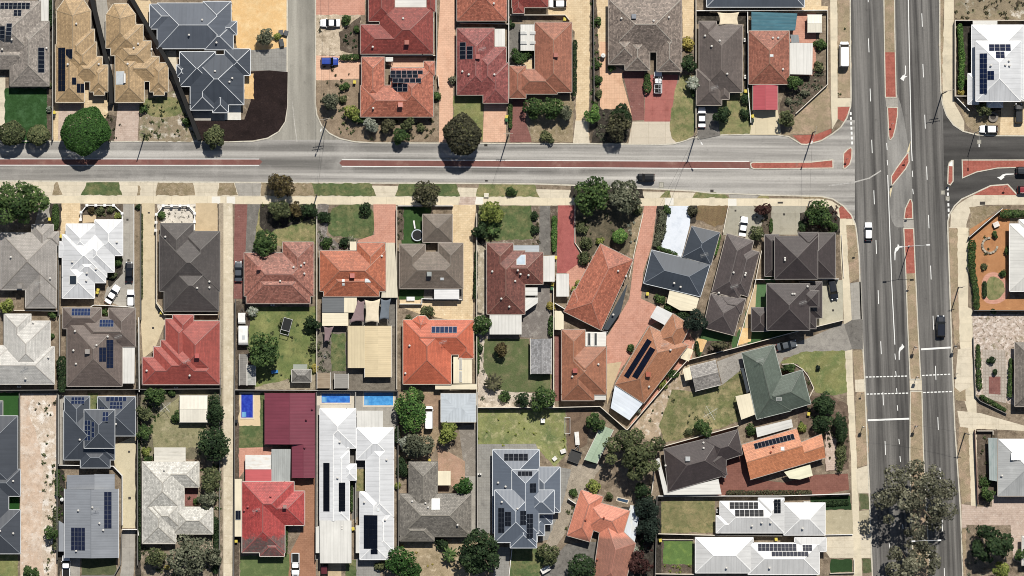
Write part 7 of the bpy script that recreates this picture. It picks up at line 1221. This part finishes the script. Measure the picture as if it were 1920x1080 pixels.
for a, b in (((-.6, 1.9), (-.6, -1.9)), ((.6, 1.9), (.6, -1.9)), ((-.6, 1.9), (.6, 1.9)), ((-.6, -1.9), (.6, -1.9))): m.tube((X+a[0], Y+a[1], .9), (X+b[0], Y+b[1], .9), .05)
t.part('frame', m.V, m.F, plain('e8e8e4'))
for a in (-.6, .6):
    for b in (-1.9, 1.9): m = MB().tube((X+a, Y+b, 0), (X+a, Y+b, .9), .05); t.part('leg', m.V, m.F, plain('dcdcd8'))
t = Thing('box_trailer', 'dark box trailer parked by the pale green shed', 'trailer', 1078, 855); X, Y = P(1078, 855, .8); a = -.35; c, s_ = math.cos(a), math.sin(a); u = lambda p, q: (X + p*c - q*s_, Y + p*s_ + q*c)
m = MB().prism([u(*k) for k in ((-1.3, -1.5), (1.3, -1.5), (1.3, 1.3), (-1.3, 1.3))], .45, .55); t.part('floor', m.V, m.F, plain('3a3a3a')); V, F = strip([u(*k) for k in ((-1.3, -1.5), (1.3, -1.5), (1.3, 1.3), (-1.3, 1.3))], .08, .56, 1.0, True); t.part('side', V, F, plain('5a5a58'))
for k in (-1, 1): p, q = u(k*1.32, 0), u(k*1.5, 0); m = MB().tube((*p, .33), (*q, .33), .33, n=12); t.part('wheel', m.V, m.F, plain('1c1c1c'))
V, F = strip([u(-.6, 1.3), u(0, 2.6), u(.6, 1.3)], .1, .45, .55); t.part('drawbar', V, F, plain('8a8a88'))
def ac(label, x, y, ang=0):
    X, Y = P(x, y, .6); t = Thing('air_conditioner', label, 'air conditioner', X, Y, 'air conditioner units', px=False); m = MB().box((X, Y, .45), (.9, .4, .8), math.radians(ang)); t.part('case', m.V, m.F, plain('e6e4de')); m = MB().lathe((X, Y, .86), [(.16, 0), (.16, .03)], 12); t.part('fan_grille', m.V, m.F, plain('4a4a4a'))
for a in [('air conditioner on the wall side of the courtyard house', 811, 150, 90), ('air conditioner beside the speckled red house side', 812, 38, 90), ('air conditioner beside the long grey brown house wall', 1396, 75, 90), ('second air conditioner lower on the grey brown house wall', 1397, 144, 90), ('air conditioner beside the slate blue house terrace', 899, 889, 0), ('air conditioner beside the white villa hedge', 1345, 958, 90), ('air conditioner at the back of mottled pink house', 511, 572, 0), ('air conditioner behind the bright red house at the fence', 330, 727, 0), ('air conditioner behind the pale grey house', 36, 725, 0)]: ac(*a)
# ================================================================== CAMERA, SUN, SKY
cam = bpy.data.cameras.new('camera'); co = link(bpy.data.objects.new('camera', cam)); co.location = (0, 0, H)
cam.sensor_width = 36; cam.sensor_fit = 'HORIZONTAL'; cam.lens = 36 * H / (1920 * S); cam.clip_start = 10; cam.clip_end = 12000; SC.camera = co
EL, AZ = math.radians(56), math.radians(17)       # sun: north, slightly east
d = Vector((math.sin(AZ)*math.cos(EL), math.cos(AZ)*math.cos(EL), math.sin(EL)))
su = bpy.data.lights.new('sun', 'SUN'); su.energy = 5.0; su.angle = math.radians(.53); su.color = (1, .955, .88)
so = link(bpy.data.objects.new('sun', su)); so.rotation_euler = d.to_track_quat('Z', 'Y').to_euler()
w = bpy.data.worlds.new('World'); SC.world = w; w.use_nodes = True; nt = w.node_tree
sk = nt.nodes.new('ShaderNodeTexSky'); sk.sky_type = 'NISHITA'; sk.sun_disc = False; sk.sun_elevation = EL; sk.sun_rotation = AZ
bg = nt.nodes['Background']; bg.inputs['Strength'].default_value = .052; nt.links.new(sk.outputs[0], bg.inputs[0])
vs = SC.view_settings; vs.view_transform = 'Standard'; vs.look = 'None'; vs.exposure = 0.1; vs.gamma = 1; vs.use_curve_mapping = False
SC.cycles.filter_width = 0.95
